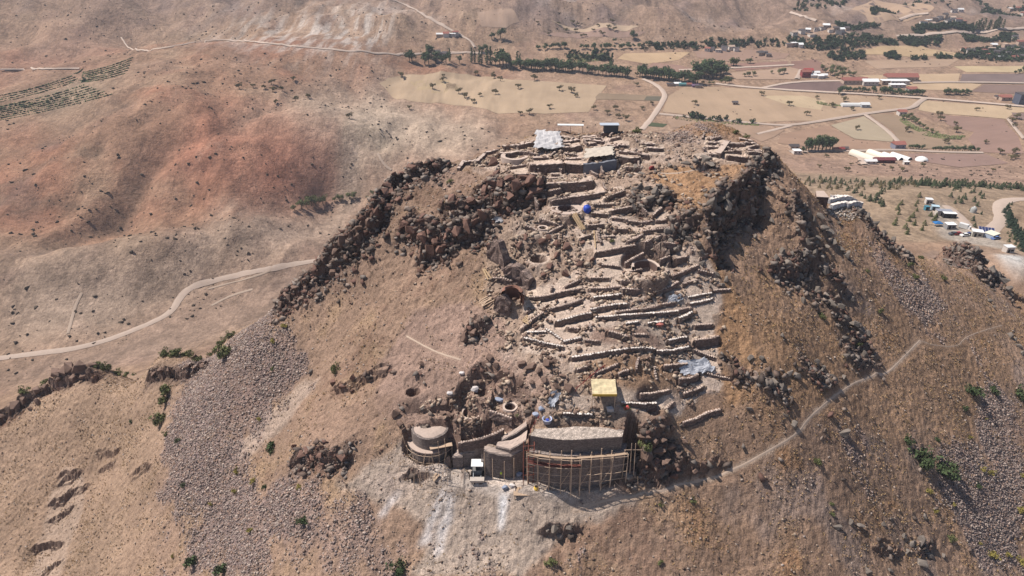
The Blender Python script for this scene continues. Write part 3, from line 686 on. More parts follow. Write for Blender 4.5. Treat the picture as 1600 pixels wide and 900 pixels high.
# ------------------------------------------------------------------ materials for objects
MATS = {}
def mat(name, rgb, rough=.9, vary=.25, scale=2.0, bump=0.0, cells=0.0, squash=1.0, tone=False, metal=0, spec=.15):
    if name in MATS: return MATS[name]
    m, N, L, b = attr_material(name, rough); b.inputs['Specular IOR Level'].default_value = spec; b.inputs['Metallic'].default_value = metal
    g = N.new('ShaderNodeNewGeometry'); pos = g.outputs['Position']
    if squash != 1.0:
        mp = N.new('ShaderNodeVectorMath'); mp.operation = 'MULTIPLY'; mp.inputs[1].default_value = (1, 1, squash); L.new(pos, mp.inputs[0]); pos = mp.outputs[0]
    c = N.new('ShaderNodeRGB'); c.outputs[0].default_value = (*lin(*rgb), 1); col = c.outputs[0]
    if tone:
        a = N.new('ShaderNodeAttribute'); a.attribute_name = 'tone'; col = a.outputs['Color']
    n = noise_out(N, L, scale, 4, .6, pos)
    v = mathn(N, L, 'ADD', mathn(N, L, 'MULTIPLY', n, 2 * vary), 1 - vary)
    hgt = n
    if cells:
        vo = N.new('ShaderNodeTexVoronoi'); vo.inputs['Scale'].default_value = cells; L.new(pos, vo.inputs['Vector'])
        ve = N.new('ShaderNodeTexVoronoi'); ve.feature = 'DISTANCE_TO_EDGE'; ve.inputs['Scale'].default_value = cells; L.new(pos, ve.inputs['Vector'])
        sepc = N.new('ShaderNodeSeparateColor'); L.new(vo.outputs['Color'], sepc.inputs[0])
        v = mathn(N, L, 'MULTIPLY', v, mathn(N, L, 'ADD', mathn(N, L, 'MULTIPLY', sepc.outputs[0], .6), .7))
        e = mathn(N, L, 'MULTIPLY', ve.outputs['Distance'], 9, True)
        v = mathn(N, L, 'MULTIPLY', v, mathn(N, L, 'ADD', mathn(N, L, 'MULTIPLY', e, .4), .6)); hgt = e
    oi = N.new('ShaderNodeObjectInfo')
    v = mathn(N, L, 'MULTIPLY', v, mathn(N, L, 'ADD', mathn(N, L, 'MULTIPLY', oi.outputs['Random'], .24), .88))
    L.new(scale_color(N, L, col, v), b.inputs['Base Color'])
    if bump:
        bp = N.new('ShaderNodeBump'); bp.inputs['Strength'].default_value = .8; bp.inputs['Distance'].default_value = bump
        L.new(hgt, bp.inputs['Height']); L.new(bp.outputs[0], b.inputs['Normal'])
    MATS[name] = m; return m
M_RUB = mat('rubble_masonry', (154, 130, 118), vary=.3, scale=1.2, bump=.12, cells=2.6, squash=1.6)
M_RUBD = mat('dark_masonry', (146, 122, 112), vary=.3, scale=1.2, bump=.12, cells=2.6, squash=1.6)
M_CAP = mat('mortar_cap', (198, 174, 158), vary=.25, scale=2.5, bump=.06)
M_LIME = mat('white_lime', (228, 214, 202), vary=.12, scale=3)
M_NEW = mat('new_masonry', (152, 136, 128), vary=.18, scale=.7, bump=.06, cells=3.6, squash=1.8)
M_TOP = mat('pale_mortar_top', (206, 186, 170), vary=.16, scale=1.6, bump=.06, cells=3.0)
M_ROCK = mat('brown_rock', (126, 100, 86), vary=.5, scale=.7, bump=.2)
M_ROCKR = mat('red_rock', (130, 96, 82), vary=.4, scale=.7, bump=.2)
M_ROCKG = mat('grey_rock', (126, 114, 104), vary=.5, scale=.7, bump=.2)
M_WOOD = mat('weathered_wood', (190, 160, 132), vary=.25, scale=4)
M_PLANK = mat('fresh_planks', (206, 172, 128), vary=.2, scale=3)
M_POLE = mat('pole_wood', (212, 180, 150), vary=.3, scale=4)
M_GREY = mat('grey_cloth', (128, 130, 140), vary=.2, scale=2, bump=.05)
M_TARP = mat('pale_sheet', (192, 187, 186), vary=.22, scale=1.4, bump=.15)
M_SILV = mat('silver_tarp', (176, 178, 186), vary=.3, scale=1.6, bump=.25)
M_BLUE = mat('blue_plastic', (36, 76, 190), rough=.45, vary=.15)
M_WHITE = mat('white_paint', (232, 230, 226), rough=.6, vary=.08)
M_DARK = mat('dark_opening', (44, 40, 40), vary=.2)
M_RED = mat('red_paint', (150, 60, 56), vary=.2)
M_ROOF = mat('red_tiles', (160, 96, 82), vary=.25, scale=.8)
M_YEL = mat('yellow_sheet', (232, 190, 50), vary=.2, scale=2)
M_STEEL = mat('dull_steel', (120, 122, 126), vary=.2, metal=.3, rough=.5)
M_CREAM = mat('cream_canvas', (240, 226, 204), vary=.08)
M_LEAF = mat('foliage_dark', (80, 96, 58), vary=.5, scale=.8, tone=False)
M_LEAF2 = mat('foliage_olive', (110, 114, 66), vary=.5, scale=.8)
M_LEAF3 = mat('foliage_dry', (116, 104, 66), vary=.5, scale=.8)
M_PINE = mat('pine_needles', (70, 80, 50), vary=.4, scale=1)
M_BARK = mat('bark', (92, 74, 60), vary=.3)
M_ROAD = mat('road_dust', (190, 166, 148), vary=.12, scale=.3)
M_TRACK = mat('track_dust', (190, 164, 142), vary=.15, scale=.8)

# ------------------------------------------------------------------ mesh builder
class MB:
    def __init__(s): s.v = []; s.f = []
    def add(s, vs, fs):
        o = len(s.v); s.v += [tuple(map(float, p)) for p in vs]; s.f += [tuple(i + o for i in f) for f in fs]; return s
    def box(s, c, d, rz=0.0, taper=1.0, tilt=None):
        hx, hy, hz_ = d[0] / 2, d[1] / 2, d[2] / 2; cs, sn = math.cos(rz), math.sin(rz); vs = []
        for z in (-1, 1):
            k = taper if z > 0 else 1
            for sx, sy in ((-1, -1), (1, -1), (1, 1), (-1, 1)):
                x, y = sx * hx * k, sy * hy * k
                vs.append((c[0] + x * cs - y * sn, c[1] + x * sn + y * cs, c[2] + z * hz_ + (tilt * y if tilt else 0)))
        return s.add(vs, [(0, 3, 2, 1), (4, 5, 6, 7), (0, 1, 5, 4), (1, 2, 6, 5), (2, 3, 7, 6), (3, 0, 4, 7)])
    def bar(s, a, b, r=.06, n=5, r2=None):
        a = Vector(a); b = Vector(b); d = (b - a).normalized(); q = d.to_track_quat('Z', 'Y'); vs = []
        for p, rr in ((a, r), (b, r2 or r)):
            for k in range(n):
                t = 6.2832 * k / n; vs.append(p + q @ Vector((math.cos(t) * rr, math.sin(t) * rr, 0)))
        fs = [(k, (k + 1) % n, n + (k + 1) % n, n + k) for k in range(n)] + [tuple(range(n))[::-1], tuple(range(n, 2 * n))]
        return s.add(vs, fs)
    def lathe(s, c, prof, n=24, a0=0, a1=6.2832, jit=0.0):
        full = abs(a1 - a0 - 6.2832) < 1e-3; m = n if full else n + 1; vs = []
        for r_, z in prof:
            for k in range(m):
                t = a0 + (a1 - a0) * k / n; j = 1 + jit * math.sin(5 * t + r_) if jit else 1
                vs.append((c[0] + r_ * j * math.cos(t), c[1] + r_ * j * math.sin(t), c[2] + z))
        fs = []
        for i in range(len(prof) - 1):
            for k in range(n):
                k2 = (k + 1) % m; fs.append((i * m + k, i * m + k2, (i + 1) * m + k2, (i + 1) * m + k))
        return s.add(vs, fs)
    def build(s, name, m, parent=None, smooth=False):
        me = bpy.data.meshes.new(name); me.from_pydata(s.v, [], s.f); me.materials.append(m) if m else None
        if smooth:
            me.polygons.foreach_set('use_smooth', np.ones(len(me.polygons), bool))
        me.update(); o = bpy.data.objects.new(name, me); S.collection.objects.link(o); o.parent = parent
        return o
def empty(name, loc, label, cat, group=None, rz=0.0):
    o = bpy.data.objects.new(name, None); S.collection.objects.link(o); o.location = loc; o.rotation_euler = (0, 0, rz); o.empty_display_size = .3
    return tag(o, label, cat, group)
def dup(o, loc, rz=0.0, sc=1.0, label=None, group=None):
    c = o.copy(); S.collection.objects.link(c); c.location = loc; c.rotation_euler = (0, 0, rz); c.scale = (sc, sc, sc) if isinstance(sc, (int, float)) else sc
    if label: c['label'] = label
    if group: c['group'] = group
    for ch in list(o.children):
        d = ch.copy(); S.collection.objects.link(d); d.parent = c
        for g in list(ch.children):
            e = g.copy(); S.collection.objects.link(e); e.parent = d
    return c
ORD = ['first', 'second', 'third', 'fourth', 'fifth', 'sixth', 'seventh', 'eighth', 'ninth', 'tenth', 'eleventh', 'twelfth', 'thirteenth', 'fourteenth', 'fifteenth', 'sixteenth', 'seventeenth', 'eighteenth', 'nineteenth', 'twentieth',
       'twenty-first', 'twenty-second', 'twenty-third', 'twenty-fourth', 'twenty-fifth', 'twenty-sixth', 'twenty-seventh', 'twenty-eighth', 'twenty-ninth', 'thirtieth', 'thirty-first', 'thirty-second', 'thirty-third', 'thirty-fourth', 'thirty-fifth', 'thirty-sixth', 'thirty-seventh', 'thirty-eighth', 'thirty-ninth', 'fortieth']
def which(i, n):
    if n == 1: return ''
    if i == 0: return 'leftmost of the '
    if i == n - 1: return 'rightmost of the '
    if i < 20 or n - 1 - i >= 20 : return ORD[i] + ' from the left of the '
    return ORD[n - 1 - i] + ' from the right of the '

# ------------------------------------------------------------------ rocks
def hull(n, sq=(1, 1, .75), seed=0, cube=.5):
    rg = np.random.default_rng(seed)
    p = rg.normal(size=(n, 3)); p /= np.linalg.norm(p, axis=1)[:, None]
    q = p / np.abs(p).max(1)[:, None]; p = p * (1 - cube) + q * cube * .85
    p *= np.array(sq) * rg.uniform(.82, 1.1, (n, 1))
    bm = bmesh.new(); [bm.verts.new(v) for v in p]
    r_ = bmesh.ops.convex_hull(bm, input=bm.verts)
    bmesh.ops.delete(bm, geom=[v for v in bm.verts if not v.link_faces], context='VERTS')
    bm.verts.index_update()
    vs = np.array([v.co[:] for v in bm.verts]); fs = [tuple(v.index for v in f.verts) for f in bm.faces]; bm.free()
    return vs, fs
def rock_mesh(name, seed, sq, n=18):
    """a boulder: angular hull, split once and roughened"""
    vs, fs = hull(13, sq, seed, .62)
    bm = bmesh.new(); bv = [bm.verts.new(v) for v in vs]; [bm.faces.new([bv[i] for i in f]) for f in fs]
    bmesh.ops.subdivide_edges(bm, edges=bm.edges, cuts=1, use_grid_fill=True)
    rg = random.Random(seed)
    for v in bm.verts:
        k = .05 * (vnoise(np.array([v.co.x * 2.3 + seed]), np.array([v.co.y * 2.3 + v.co.z * 1.7]), seed)[0]) + rg.uniform(-.02, .02)
        v.co += v.co.normalized() * k
    me = bpy.data.meshes.new(name); bm.to_mesh(me); bm.free(); return me
SHAPES = [(1, .8, .7), (1.1, .7, .9), (.8, .8, 1.1), (1.2, .9, .5), (1, 1, .8), (.7, .9, 1.2), (1.3, .7, .6)]
ROCKS = {}
for mn, mm in (('b', M_ROCK), ('r', M_ROCKR), ('g', M_ROCKG)):
    ROCKS[mn] = []
    for i, sq in enumerate(SHAPES):
        me_ = rock_mesh('boulder', 100 + i * 7 + ord(mn), sq); me_.materials.append(mm); ROCKS[mn].append(me_)
def scatter_mesh(name, templates, pos, size, rot, tones, mat_, stretch=None):
    """thousands of little pieces as one mesh (stuff)"""
    Vs = []; Fs = []; Ts = []; off = 0
    tid = RNG.integers(0, len(templates), len(pos))
    for t, (tv, tf) in enumerate(templates):
        idx = np.nonzero(tid == t)[0]
        if not len(idx): continue
        tv = np.asarray(tv); tf = np.asarray(tf)
        c, s_ = np.cos(rot[idx]), np.sin(rot[idx]); sc = size[idx]
        x = tv[None, :, 0] * sc[:, None]; y = tv[None, :, 1] * sc[:, None]; z = tv[None, :, 2] * sc[:, None]
        v = np.stack([x * c[:, None] - y * s_[:, None] + pos[idx, 0:1], x * s_[:, None] + y * c[:, None] + pos[idx, 1:2], z + pos[idx, 2:3]], -1)
        f = tf[None] + (np.arange(len(idx)) * len(tv))[:, None, None] + off
        Vs.append(v.reshape(-1, 3)); Fs.append(f.reshape(-1)); Ts.append(np.repeat(tones[idx], len(tv), 0)); off += len(idx) * len(tv)
    k = len(templates[0][1][0])
    o = put_mesh(name, np.concatenate(Vs), np.concatenate(Fs), k, mat_)
    T = np.concatenate(Ts); a = o.data.attributes.new('tone', 'FLOAT_COLOR', 'POINT')
    a.data.foreach_set('color', np.concatenate([T, np.ones((len(T), 1))], 1).astype(np.float32).ravel())
    return o

# ------------------------------------------------------------------ plants
def leaf_cloud(centers, nper, leaf, seed, flatz=1.0):
    rg = np.random.default_rng(seed); mb = MB()
    for (cx, cy, cz, r_) in centers:
        for _ in range(nper):
            d = rg.normal(size=3); d /= np.linalg.norm(d); rr = r_ * rg.uniform(.55, 1.05)
            p = np.array([cx, cy, cz]) + d * rr * np.array([1, 1, flatz])
            a = rg.normal(size=3); a /= np.linalg.norm(a); b_ = np.cross(a, d); b_ /= np.linalg.norm(b_) + 1e-6
            s_ = leaf * rg.uniform(.6, 1.3)
            mb.add([p - a * s_ - b_ * s_ * .6, p + a * s_ - b_ * s_ * .6, p + b_ * s_ * .9], [(0, 1, 2)])
    return mb
def tree_proto(kind, seed):
    rg = np.random.default_rng(seed)
    if kind == 'round':       # 1 m tall, scaled later
        cs = [(0, 0, .62, .22)] + [(rg.uniform(-.24, .24), rg.uniform(-.24, .24), rg.uniform(.42, .82), rg.uniform(.11, .2)) for _ in range(8)]
        cr = leaf_cloud(cs, 46, .05, seed); tr = MB().bar((0, 0, -.1), (0, 0, .55), .035, 6, .02).bar((0, 0, .3), (.16, .05, .6), .018, 4, .008).bar((0, 0, .32), (-.14, -.08, .62), .018, 4, .008); lm = M_LEAF
    elif kind == 'broad':
        cs = [(0, 0, .6, .2)] + [(rg.uniform(-.38, .38), rg.uniform(-.38, .38), rg.uniform(.42, .7), rg.uniform(.12, .22)) for _ in range(9)]
        cr = leaf_cloud(cs, 42, .055, seed, .8); tr = MB().bar((0, 0, -.1), (0, 0, .45), .045, 6, .03).bar((0, 0, .3), (.25, .05, .55), .02, 4, .01).bar((0, 0, .3), (-.24, .1, .55), .02, 4, .01); lm = M_LEAF2
    elif kind == 'poplar':
        cs = [(rg.uniform(-.03, .03), rg.uniform(-.03, .03), z, .09 * math.sin(min(1, (z + .08) * 1.15) * 3.0) + .03) for z in np.linspace(.14, .95, 10)]
        cr = leaf_cloud(cs, 34, .032, seed, 1.2); tr = MB().bar((0, 0, -.05), (0, 0, .8), .02, 5, .006); lm = M_LEAF
    elif kind == 'pine':
        mb = MB()
        for k in range(9):
            z = .12 + .86 * k / 9; R_ = .30 * (1 - k / 9.5) + .02
            for q in range(11 - k // 2):
                t = rg.uniform(0, 6.28); c_, s_ = math.cos(t), math.sin(t); rr = R_ * rg.uniform(.75, 1.15)
                mb.add([(0, 0, z + .10), (c_ * rr - s_ * .06, s_ * rr + c_ * .06, z - .02), (c_ * rr + s_ * .06, s_ * rr - c_ * .06, z - .02 + rg.uniform(-.03, .03))], [(0, 1, 2)])
        cr = mb; tr = MB().bar((0, 0, -.08), (0, 0, .9), .025, 5, .006); lm = M_PINE
    elif kind == 'shrub':
        cs = [(rg.uniform(-.5, .5), rg.uniform(-.4, .4), rg.uniform(.15, .5), rg.uniform(.2, .34)) for _ in range(7)]
        cr = leaf_cloud(cs, 50, .075, seed, .9); tr = MB()
        for _ in range(5): tr.bar((0, 0, -.15), (rg.uniform(-.4, .4), rg.uniform(-.4, .4), .45), .03, 4, .01)
        lm = M_LEAF
    return cr, tr, lm
PROTO = {}
def proto(kind, var, lm=None):
    key = (kind, var, lm.name if lm else '')
    if key not in PROTO:
        cr, tr, m_ = tree_proto(kind, 300 + var * 13)
        def mesh(mb, nm, mt):
            me_ = bpy.data.meshes.new(nm); me_.from_pydata(mb.v, [], mb.f); me_.materials.append(mt); me_.update(); return me_
        PROTO[key] = (mesh(cr, 'crown', lm or m_), mesh(tr, 'trunk', M_BARK))
    return PROTO[key]
def plant(name, kind, x, y, hgt, label, cat, group=None, lm=None, parts=True, wide=1.0):
    cr, tr = proto(kind, random.randrange(4), lm)
    z = hz(x, y) - .05 * hgt * 0
    rz = random.uniform(0, 6.28); sc = (hgt * wide, hgt * wide, hgt)
    if not parts:
        o = bpy.data.objects.new(name, cr); S.collection.objects.link(o); o.location = (x, y, z); o.rotation_euler = (0, 0, rz); o.scale = sc
        return tag(o, label, cat, group)
    r_ = empty(name, (x, y, z), label, cat, group, rz); r_.scale = sc
    for nm, me_ in (('foliage' if kind == 'shrub' else 'crown', cr), ('stem' if kind == 'shrub' else 'trunk', tr)):
        o = bpy.data.objects.new(nm, me_); S.collection.objects.link(o); o.parent = r_
    return r_
def plants(name, kind, pts, hgt, phrase, cat, group, lm=None, parts=True, jitter=.25, wide=1.0):
    if kind == 'pine': wide = 1.3; hgt = hgt * .85
    if kind == 'shrub': pts = [(tuple(p) + (hgt,))[:2] + ((tuple(p) + (hgt,))[2] * 1.35,) for p in pts]
    """pts: photo points of the foot of each plant; labels count them off from the left of their group"""
    pts = sorted((tuple(p) + (hgt,))[:3] for p in pts); a = np.array(pts, float); s = survey(a[:, 0], a[:, 1])
    for i, (p, q) in enumerate(zip(pts, s)):
        hh = (p[2] if len(p) > 2 else hgt) * random.uniform(1 - jitter, 1 + jitter)
        lb = (which(i, len(pts)) + phrase[0]) if len(pts) > 1 else phrase[1]
        plant(name, kind, q[0], q[1], hh, lb, cat, group if len(pts) > 1 else None, lm, parts, wide)
def along(pts, n, jit=0.0, jv=0.0):
    pts = np.array(pts, float); L = np.concatenate([[0], np.cumsum(np.hypot(*np.diff(pts, axis=0).T))])
    t = np.linspace(0, L[-1], n)
    return [(float(np.interp(k, L, pts[:, 0])) + random.uniform(-jit, jit), float(np.interp(k, L, pts[:, 1])) + random.uniform(-jv, jv)) for k in t]

# ------------------------------------------------------------------ draped sheets (roads, fields)
def drape_strip(name, pix, width, m_, lift=.3, step=3.0, cross=4, world=None, smooth_n=0):
    if world is None:
        p = np.array(pix, float)
        # round the corners
        for _ in range(2):
            q = [p[0]]
            for a, b in zip(p[:-1], p[1:]): q += [a * .75 + b * .25, a * .25 + b * .75]
            q.append(p[-1]); p = np.array(q)
        world = survey(p[:, 0], p[:, 1])
    l = resample(world, step); d = np.gradient(l[:, :2], axis=0); d /= np.linalg.norm(d, axis=1)[:, None] + 1e-9
    nrm = np.stack([-d[:, 1], d[:, 0]], 1); vs = []
    wj = width * (1 + .18 * fbm(l[:, 0], l[:, 1], 12, 2, 77)) if np.isscalar(width) else width
    for k in range(cross + 1):
        t = (k / cross - .5)
        q = l[:, :2] + nrm * (t * wj)[:, None]
        z = sample(H, q[:, 0], q[:, 1])
        vs.append(np.column_stack([q, z]))
    vs = np.array(vs)                                   # cross, along, 3
    e_ = RNG.uniform(-.5, .5, (2, len(l))) * step * .12 * min(1, width); vs[0, :, :2] -= nrm * np.abs(e_[0])[:, None]; vs[-1, :, :2] += nrm * np.abs(e_[1])[:, None]
    zc = vs[..., 2]
    cell = np.interp(l[:, 0], GX[:-1], np.diff(GX)) + np.interp(l[:, 1], GY[:-1], np.diff(GY))
    vs[..., 2] = zc + lift + (.06 * cell if lift > .1 else 0); vs[0, :, 2] -= lift * 1.5; vs[-1, :, 2] -= lift * 1.5
    o = put_mesh(name, vs.transpose(1, 0, 2).reshape(-1, 3), grid_faces(len(l), cross + 1)[:, ::-1], 4, m_, smooth=True)
    return tag(o, kind='structure')
def drape_poly(name, pix, m_, lift=.35, label=None):
    poly = spoly(pix)
    bm = bmesh.new()
    f = bm.faces.new([bm.verts.new((x, y, 0)) for x, y in poly])
    if f.normal.z < 0: f.normal_flip()
    lo, hi = poly.min(0), poly.max(0)
    for ax, G, a, b in ((0, GX, lo[0], hi[0]), (1, GY, lo[1], hi[1])):
        for g in G[(G > a) & (G < b)]:
            co = (g, 0, 0) if ax == 0 else (0, g, 0); no = (1, 0, 0) if ax == 0 else (0, 1, 0)
            bmesh.ops.bisect_plane(bm, geom=bm.verts[:] + bm.edges[:] + bm.faces[:], plane_co=co, plane_no=no, dist=1e-4)
    for v in bm.verts: v.co.z = hz(v.co.x, v.co.y) + lift
    me_ = bpy.data.meshes.new(name); bm.to_mesh(me_); bm.free(); me_.materials.append(m_)
    me_.polygons.foreach_set('use_smooth', np.ones(len(me_.polygons), bool))
    o = bpy.data.objects.new(name, me_); S.collection.objects.link(o)
    return tag(o, label, kind='structure')
MODE = 'hill'
# ------------------------------------------------------------------ masonry of the dig
def wall_part(line, zt, zb, thick, m_, name, parent, origin, jit=.09, rows=3, off=0.0):
    """a rough wall along a line: rows of displaced points on both faces and an uneven crest"""
    l = line; n = len(l); d = np.gradient(l[:, :2], axis=0); d /= np.linalg.norm(d, axis=1)[:, None] + 1e-9
    nr = np.stack([-d[:, 1], d[:, 0]], 1); prof = []
    for k in range(rows + 1): prof.append((-thick / 2, k / rows))
    for k in range(rows, -1, -1): prof.append((thick / 2, k / rows))
    V_ = []
    topj = RNG.uniform(-1, 1, n) * jit * 1.2
    for o_, t in prof:
        q = l[:, :2] + nr * (o_ + off) + RNG.uniform(-1, 1, (n, 2)) * jit * (0.8 if 0 < t < 1 else .6)
        z = zb + (zt - zb) * t + (topj if t == 1 else RNG.uniform(-1, 1, n) * jit * .5)
        V_.append(np.column_stack([q, z]))
    V_ = np.array(V_).transpose(1, 0, 2).reshape(-1, 3) - np.array(origin)
    m = len(prof); fs = []
    for i in range(n - 1):
        for k in range(m - 1): fs.append((i * m + k, (i + 1) * m + k, (i + 1) * m + k + 1, i * m + k + 1))
    fs += [tuple(range(m - 1, -1, -1)), tuple(range((n - 1) * m, n * m))]
    mb = MB(); mb.add(V_, fs); return mb.build(name, m_, parent)
def cap_stones(line, zt, name, parent, origin, m_, size=.42, gap=.12):
    l = resample(line, size + gap); mb = MB(); 
    for i in range(len(l) - 1):
        a = l[i]; b = l[i + 1]; rz = math.atan2(b[1] - a[1], b[0] - a[0]); c = (a + b) / 2
        vs, fs = hull(16, (size * random.uniform(.5, .66), .29 * random.uniform(.7, 1.25), .15), int(abs(c[0] * 100 + c[1] * 10)) % 9999, .85)
        cs, sn = math.cos(rz), math.sin(rz)
        vs = np.column_stack([vs[:, 0] * cs - vs[:, 1] * sn, vs[:, 0] * sn + vs[:, 1] * cs, vs[:, 2]]) + c - np.array(origin)
        mb.add(vs, fs)
    return mb.build(name, m_, parent)
def frag_label(lab):
    nm_, i, n_, ph = lab
    if n_ <= 40: return which(i, n_) + ph
    half = n_ // 2
    return which(i if i < half else i - half, half if i < half else n_ - half) + ('small broken walls in the left half of the terraces' if i < half else 'small broken walls in the right half of the terraces')
for kind, h, line, lab in WL:
    l = resample(line, .5 if kind != 'f' else .4)
    zt = l[:, 2] + h * .5; zb = l[:, 2] - h * .5 - .7
    o = (*l[len(l) // 2][:2], float(zb.mean()))
    nm = 'room_wall' if l[0][1] > 136 else 'retaining_wall'
    r_ = empty(nm, o, lab if isinstance(lab, str) else 'small broken wall', 'wall', 'stone walls of the hilltop rooms' if nm == 'room_wall' else 'stone walls stepping down the dig')
    if isinstance(lab, tuple):
        r_['label'] = which(lab[1], lab[2]) + lab[3] if lab[2] < 45 else ('%s wall %s of the small broken walls between the long terrace walls' % (('', ''), ) if False else '')
        r_['label'] = frag_label(lab)
    dm = M_GREY if kind == 'g' else (M_RUB if kind in 'wp' else M_RUBD)
    th = {'p': 1.3, 'f': .42}.get(kind, .75 if nm == 'room_wall' else .5)
    wall_part(l, zt, zb, th, dm, 'masonry', r_, o, jit=.05 if kind == 'g' else .11)
    lt = l.copy(); lt[:, 2] = zt + .04
    if kind == 'w': cap_stones(lt - np.array([0, .12, 0]), zt, 'capping', r_, o, M_LIME, .5, .05)
    elif kind == 'f': cap_stones(lt, zt, 'broken_top', r_, o, M_CAP, .34, .1)
    elif kind == 'p' or (kind == 'r' and nm == 'room_wall'): wall_part(l, zt + .07, zt - .04, th + .04, M_CAP, 'capping', r_, o, jit=.10, rows=1)
    elif kind == 'r': cap_stones(lt + np.array([0, .05, 0]), zt, 'top_course', r_, o, M_CAP, .45, .04)
# ---- great walls at the foot
def crest(key): g = BG[key]; return g
def big_wall(name, label, key, ledge=None, thick=1.0, m_=M_NEW, depth=1.2):
    g = crest(key); l4 = resample(g, .6); l = l4[:, :3]; zb = l4[:, 3]
    o = (*l[len(l) // 2][:2], float(zb.min()))
    r_ = empty(name, o, label, 'wall')
    if ledge:
        zl = l[:, 2] - ledge
        wall_part(l, l[:, 2], zl - .1, thick, m_, 'upper_face', r_, o, jit=.03, rows=3, off=.5)
        wall_part(l, zl, zb - depth, thick + .5, m_, 'lower_face', r_, o, jit=.04, rows=4, off=0.0)
    else:
        wall_part(l, l[:, 2], zb - depth, thick, m_, 'masonry', r_, o, jit=.04, rows=4, off=.3)
    return r_, l, o
bastion, bl, bo = big_wall('bastion_wall', 'tall curved grey stone bastion wall wrapped in timber scaffolding', 'bastion', ledge=3.0)
def slab(front, backs, name, m_, parent, o, t=.25):
    """a lid between the front crest and points behind it"""
    n = len(front); F_ = front; B_ = np.array([np.interp(np.linspace(0, 1, n), np.linspace(0, 1, len(backs)), np.array(backs)[:, k]) for k in range(3)]).T
    vs = []
    rows = 6
    for r in range(rows + 1):
        q = F_ + (B_ - F_) * r / rows; q = q.copy(); q[:, 2] += RNG.uniform(-.07, .07, n) * (1 if 0 < r else 0); vs.append(q)
    top = np.concatenate(vs) - np.array(o); bot = top - np.array([0, 0, t]); N_ = len(top)
    fs = [tuple(f) for f in grid_faces(rows + 1, n)] + [tuple(i + N_ for i in f[::-1]) for f in grid_faces(rows + 1, n)]
    for i in range(n - 1):
        fs.append((i, N_ + i, N_ + i + 1, i + 1)[::-1]); a = rows * n
        fs.append((a + i, a + i + 1, N_ + a + i + 1, N_ + a + i)[::-1])
    for r in range(rows):
        fs.append((r * n, (r + 1) * n, N_ + (r + 1) * n, N_ + r * n)); fs.append((r * n + n - 1, N_ + r * n + n - 1, N_ + (r + 1) * n + n - 1, (r + 1) * n + n - 1))
    return MB().add(np.concatenate([top, bot]), fs).build(name, m_, parent)
fr = bl.copy(); fr[:, 2] += .12
slab(fr, [unproj(836, 670, 147.3), unproj(870, 669, 147.5), unproj(900, 666, 147.7), unproj(945, 668, 147.6), unproj(974, 674, 147.4)], 'wall_top', M_TOP, bastion, bo)
boxw, xl, xo = big_wall('buttress_wall', 'grey stone wall with pale top between the loader and the bastion', 'box')
fr = xl.copy(); fr[:, 2] += .10
slab(fr, [unproj(757, 697, 142.5), unproj(785, 701, 142.5), unproj(800, 704, 142.6), unproj(824, 694, 142.9)], 'wall_top', M_CAP, boxw, xo)
for key, lab, bk in (('step', 'lowest stepped stone wall climbing right beside the loader', [(715, 702, 139.8), (735, 697, 140.6), (757, 688, 141.6), (787, 679, 143.2)]),
                     ('step2', 'upper stepped stone wall rising towards the tub', [(787, 680, 143.8), (805, 670, 144.8), (822, 658, 146)]),
                     ('step3', 'low stone terrace with pale top between the stepped wall and the bastion', [(778, 690, 143.4), (797, 688, 143.6), (812, 681, 144.4), (824, 672, 145.6)])):
    r_, l_, o_ = big_wall('stepped_wall', lab, key)
    f2 = l_.copy(); f2[:, 2] += .10
    slab(f2, [unproj(*q) for q in bk], 'wall_top', M_CAP, r_, o_)
# ---- round tower
tx, ty, tz = TOWER_C; base = 135.6
tw = empty('round_tower', (tx, ty, base), 'round grey stone tower stump with two tiers and scaffold poles', 'tower', 'towers')
del tw['group']
MB().lathe((0, 0, 0), [(4.35, -1.5), (4.3, 0), (4.25, tz - base - 2.6), (3.0, tz - base - 2.6)], 36).build('lower_drum', M_NEW, tw)
MB().lathe((0, 0, 0), [(3.55, tz - base - 3.0), (3.5, tz - base + .05), (3.1, tz - base + .1), (2.9, tz - base - .25), (0.01, tz - base - .2)], 36, jit=.015).build('upper_drum', M_NEW, tw)
MB().lathe((0, 0, 0), [(3.5, tz - base - 2.5), (4.5, tz - base - 2.5), (4.5, tz - base - 2.72), (3.5, tz - base - 2.72)], 36, a0=2.6, a1=5.2).build('walkway', M_CAP, tw)
MB().lathe((0, 0, 0), [(3.05, tz - base + .02), (2.0, tz - base + .25), (.01, tz - base + .15)], 20, jit=.05).build('earth_fill', M_CAP, tw)
MB().box((2.3, -3.5, tz - base - 1.6), (4.2, .9, .12), .25).box((2.2, -3.3, tz - base - 1.75), (4.0, .1, .2), .25).build('plank_deck', M_WOOD, tw)
rg = random.Random(5)
def pole(parent, o, a, b, r=.07, name='pole'):
    a = Vector(a) - Vector(o); b = Vector(b) - Vector(o); k = .12
    return MB().bar(a, b, r, 5, r * .8).build(name, M_POLE, parent)
for k in range(11):
    t = math.radians(165 + k * 16); R_ = 4.9 + rg.uniform(-.1, .4); x, y = tx + R_ * math.cos(t), ty + R_ * math.sin(t)
    zg = hz(x, y) - .5; top = tz - 1.5 + rg.uniform(-1.5, 2.2)
    pole(tw, (tx, ty, base), (x + rg.uniform(-.4, .4), y + rg.uniform(-.4, .2), zg), (x, y, top))
for zz in (tz - 2.9, tz - 4.6):
    for k in range(10):
        t = math.radians(165 + k * 16); t2 = t + math.radians(17)
        pole(tw, (tx, ty, base), (tx + 4.95 * math.cos(t), ty + 4.95 * math.sin(t), zz + rg.uniform(-.1, .1)), (tx + 4.95 * math.cos(t2), ty + 4.95 * math.sin(t2), zz + rg.uniform(-.1, .1)), .05, 'ledger')
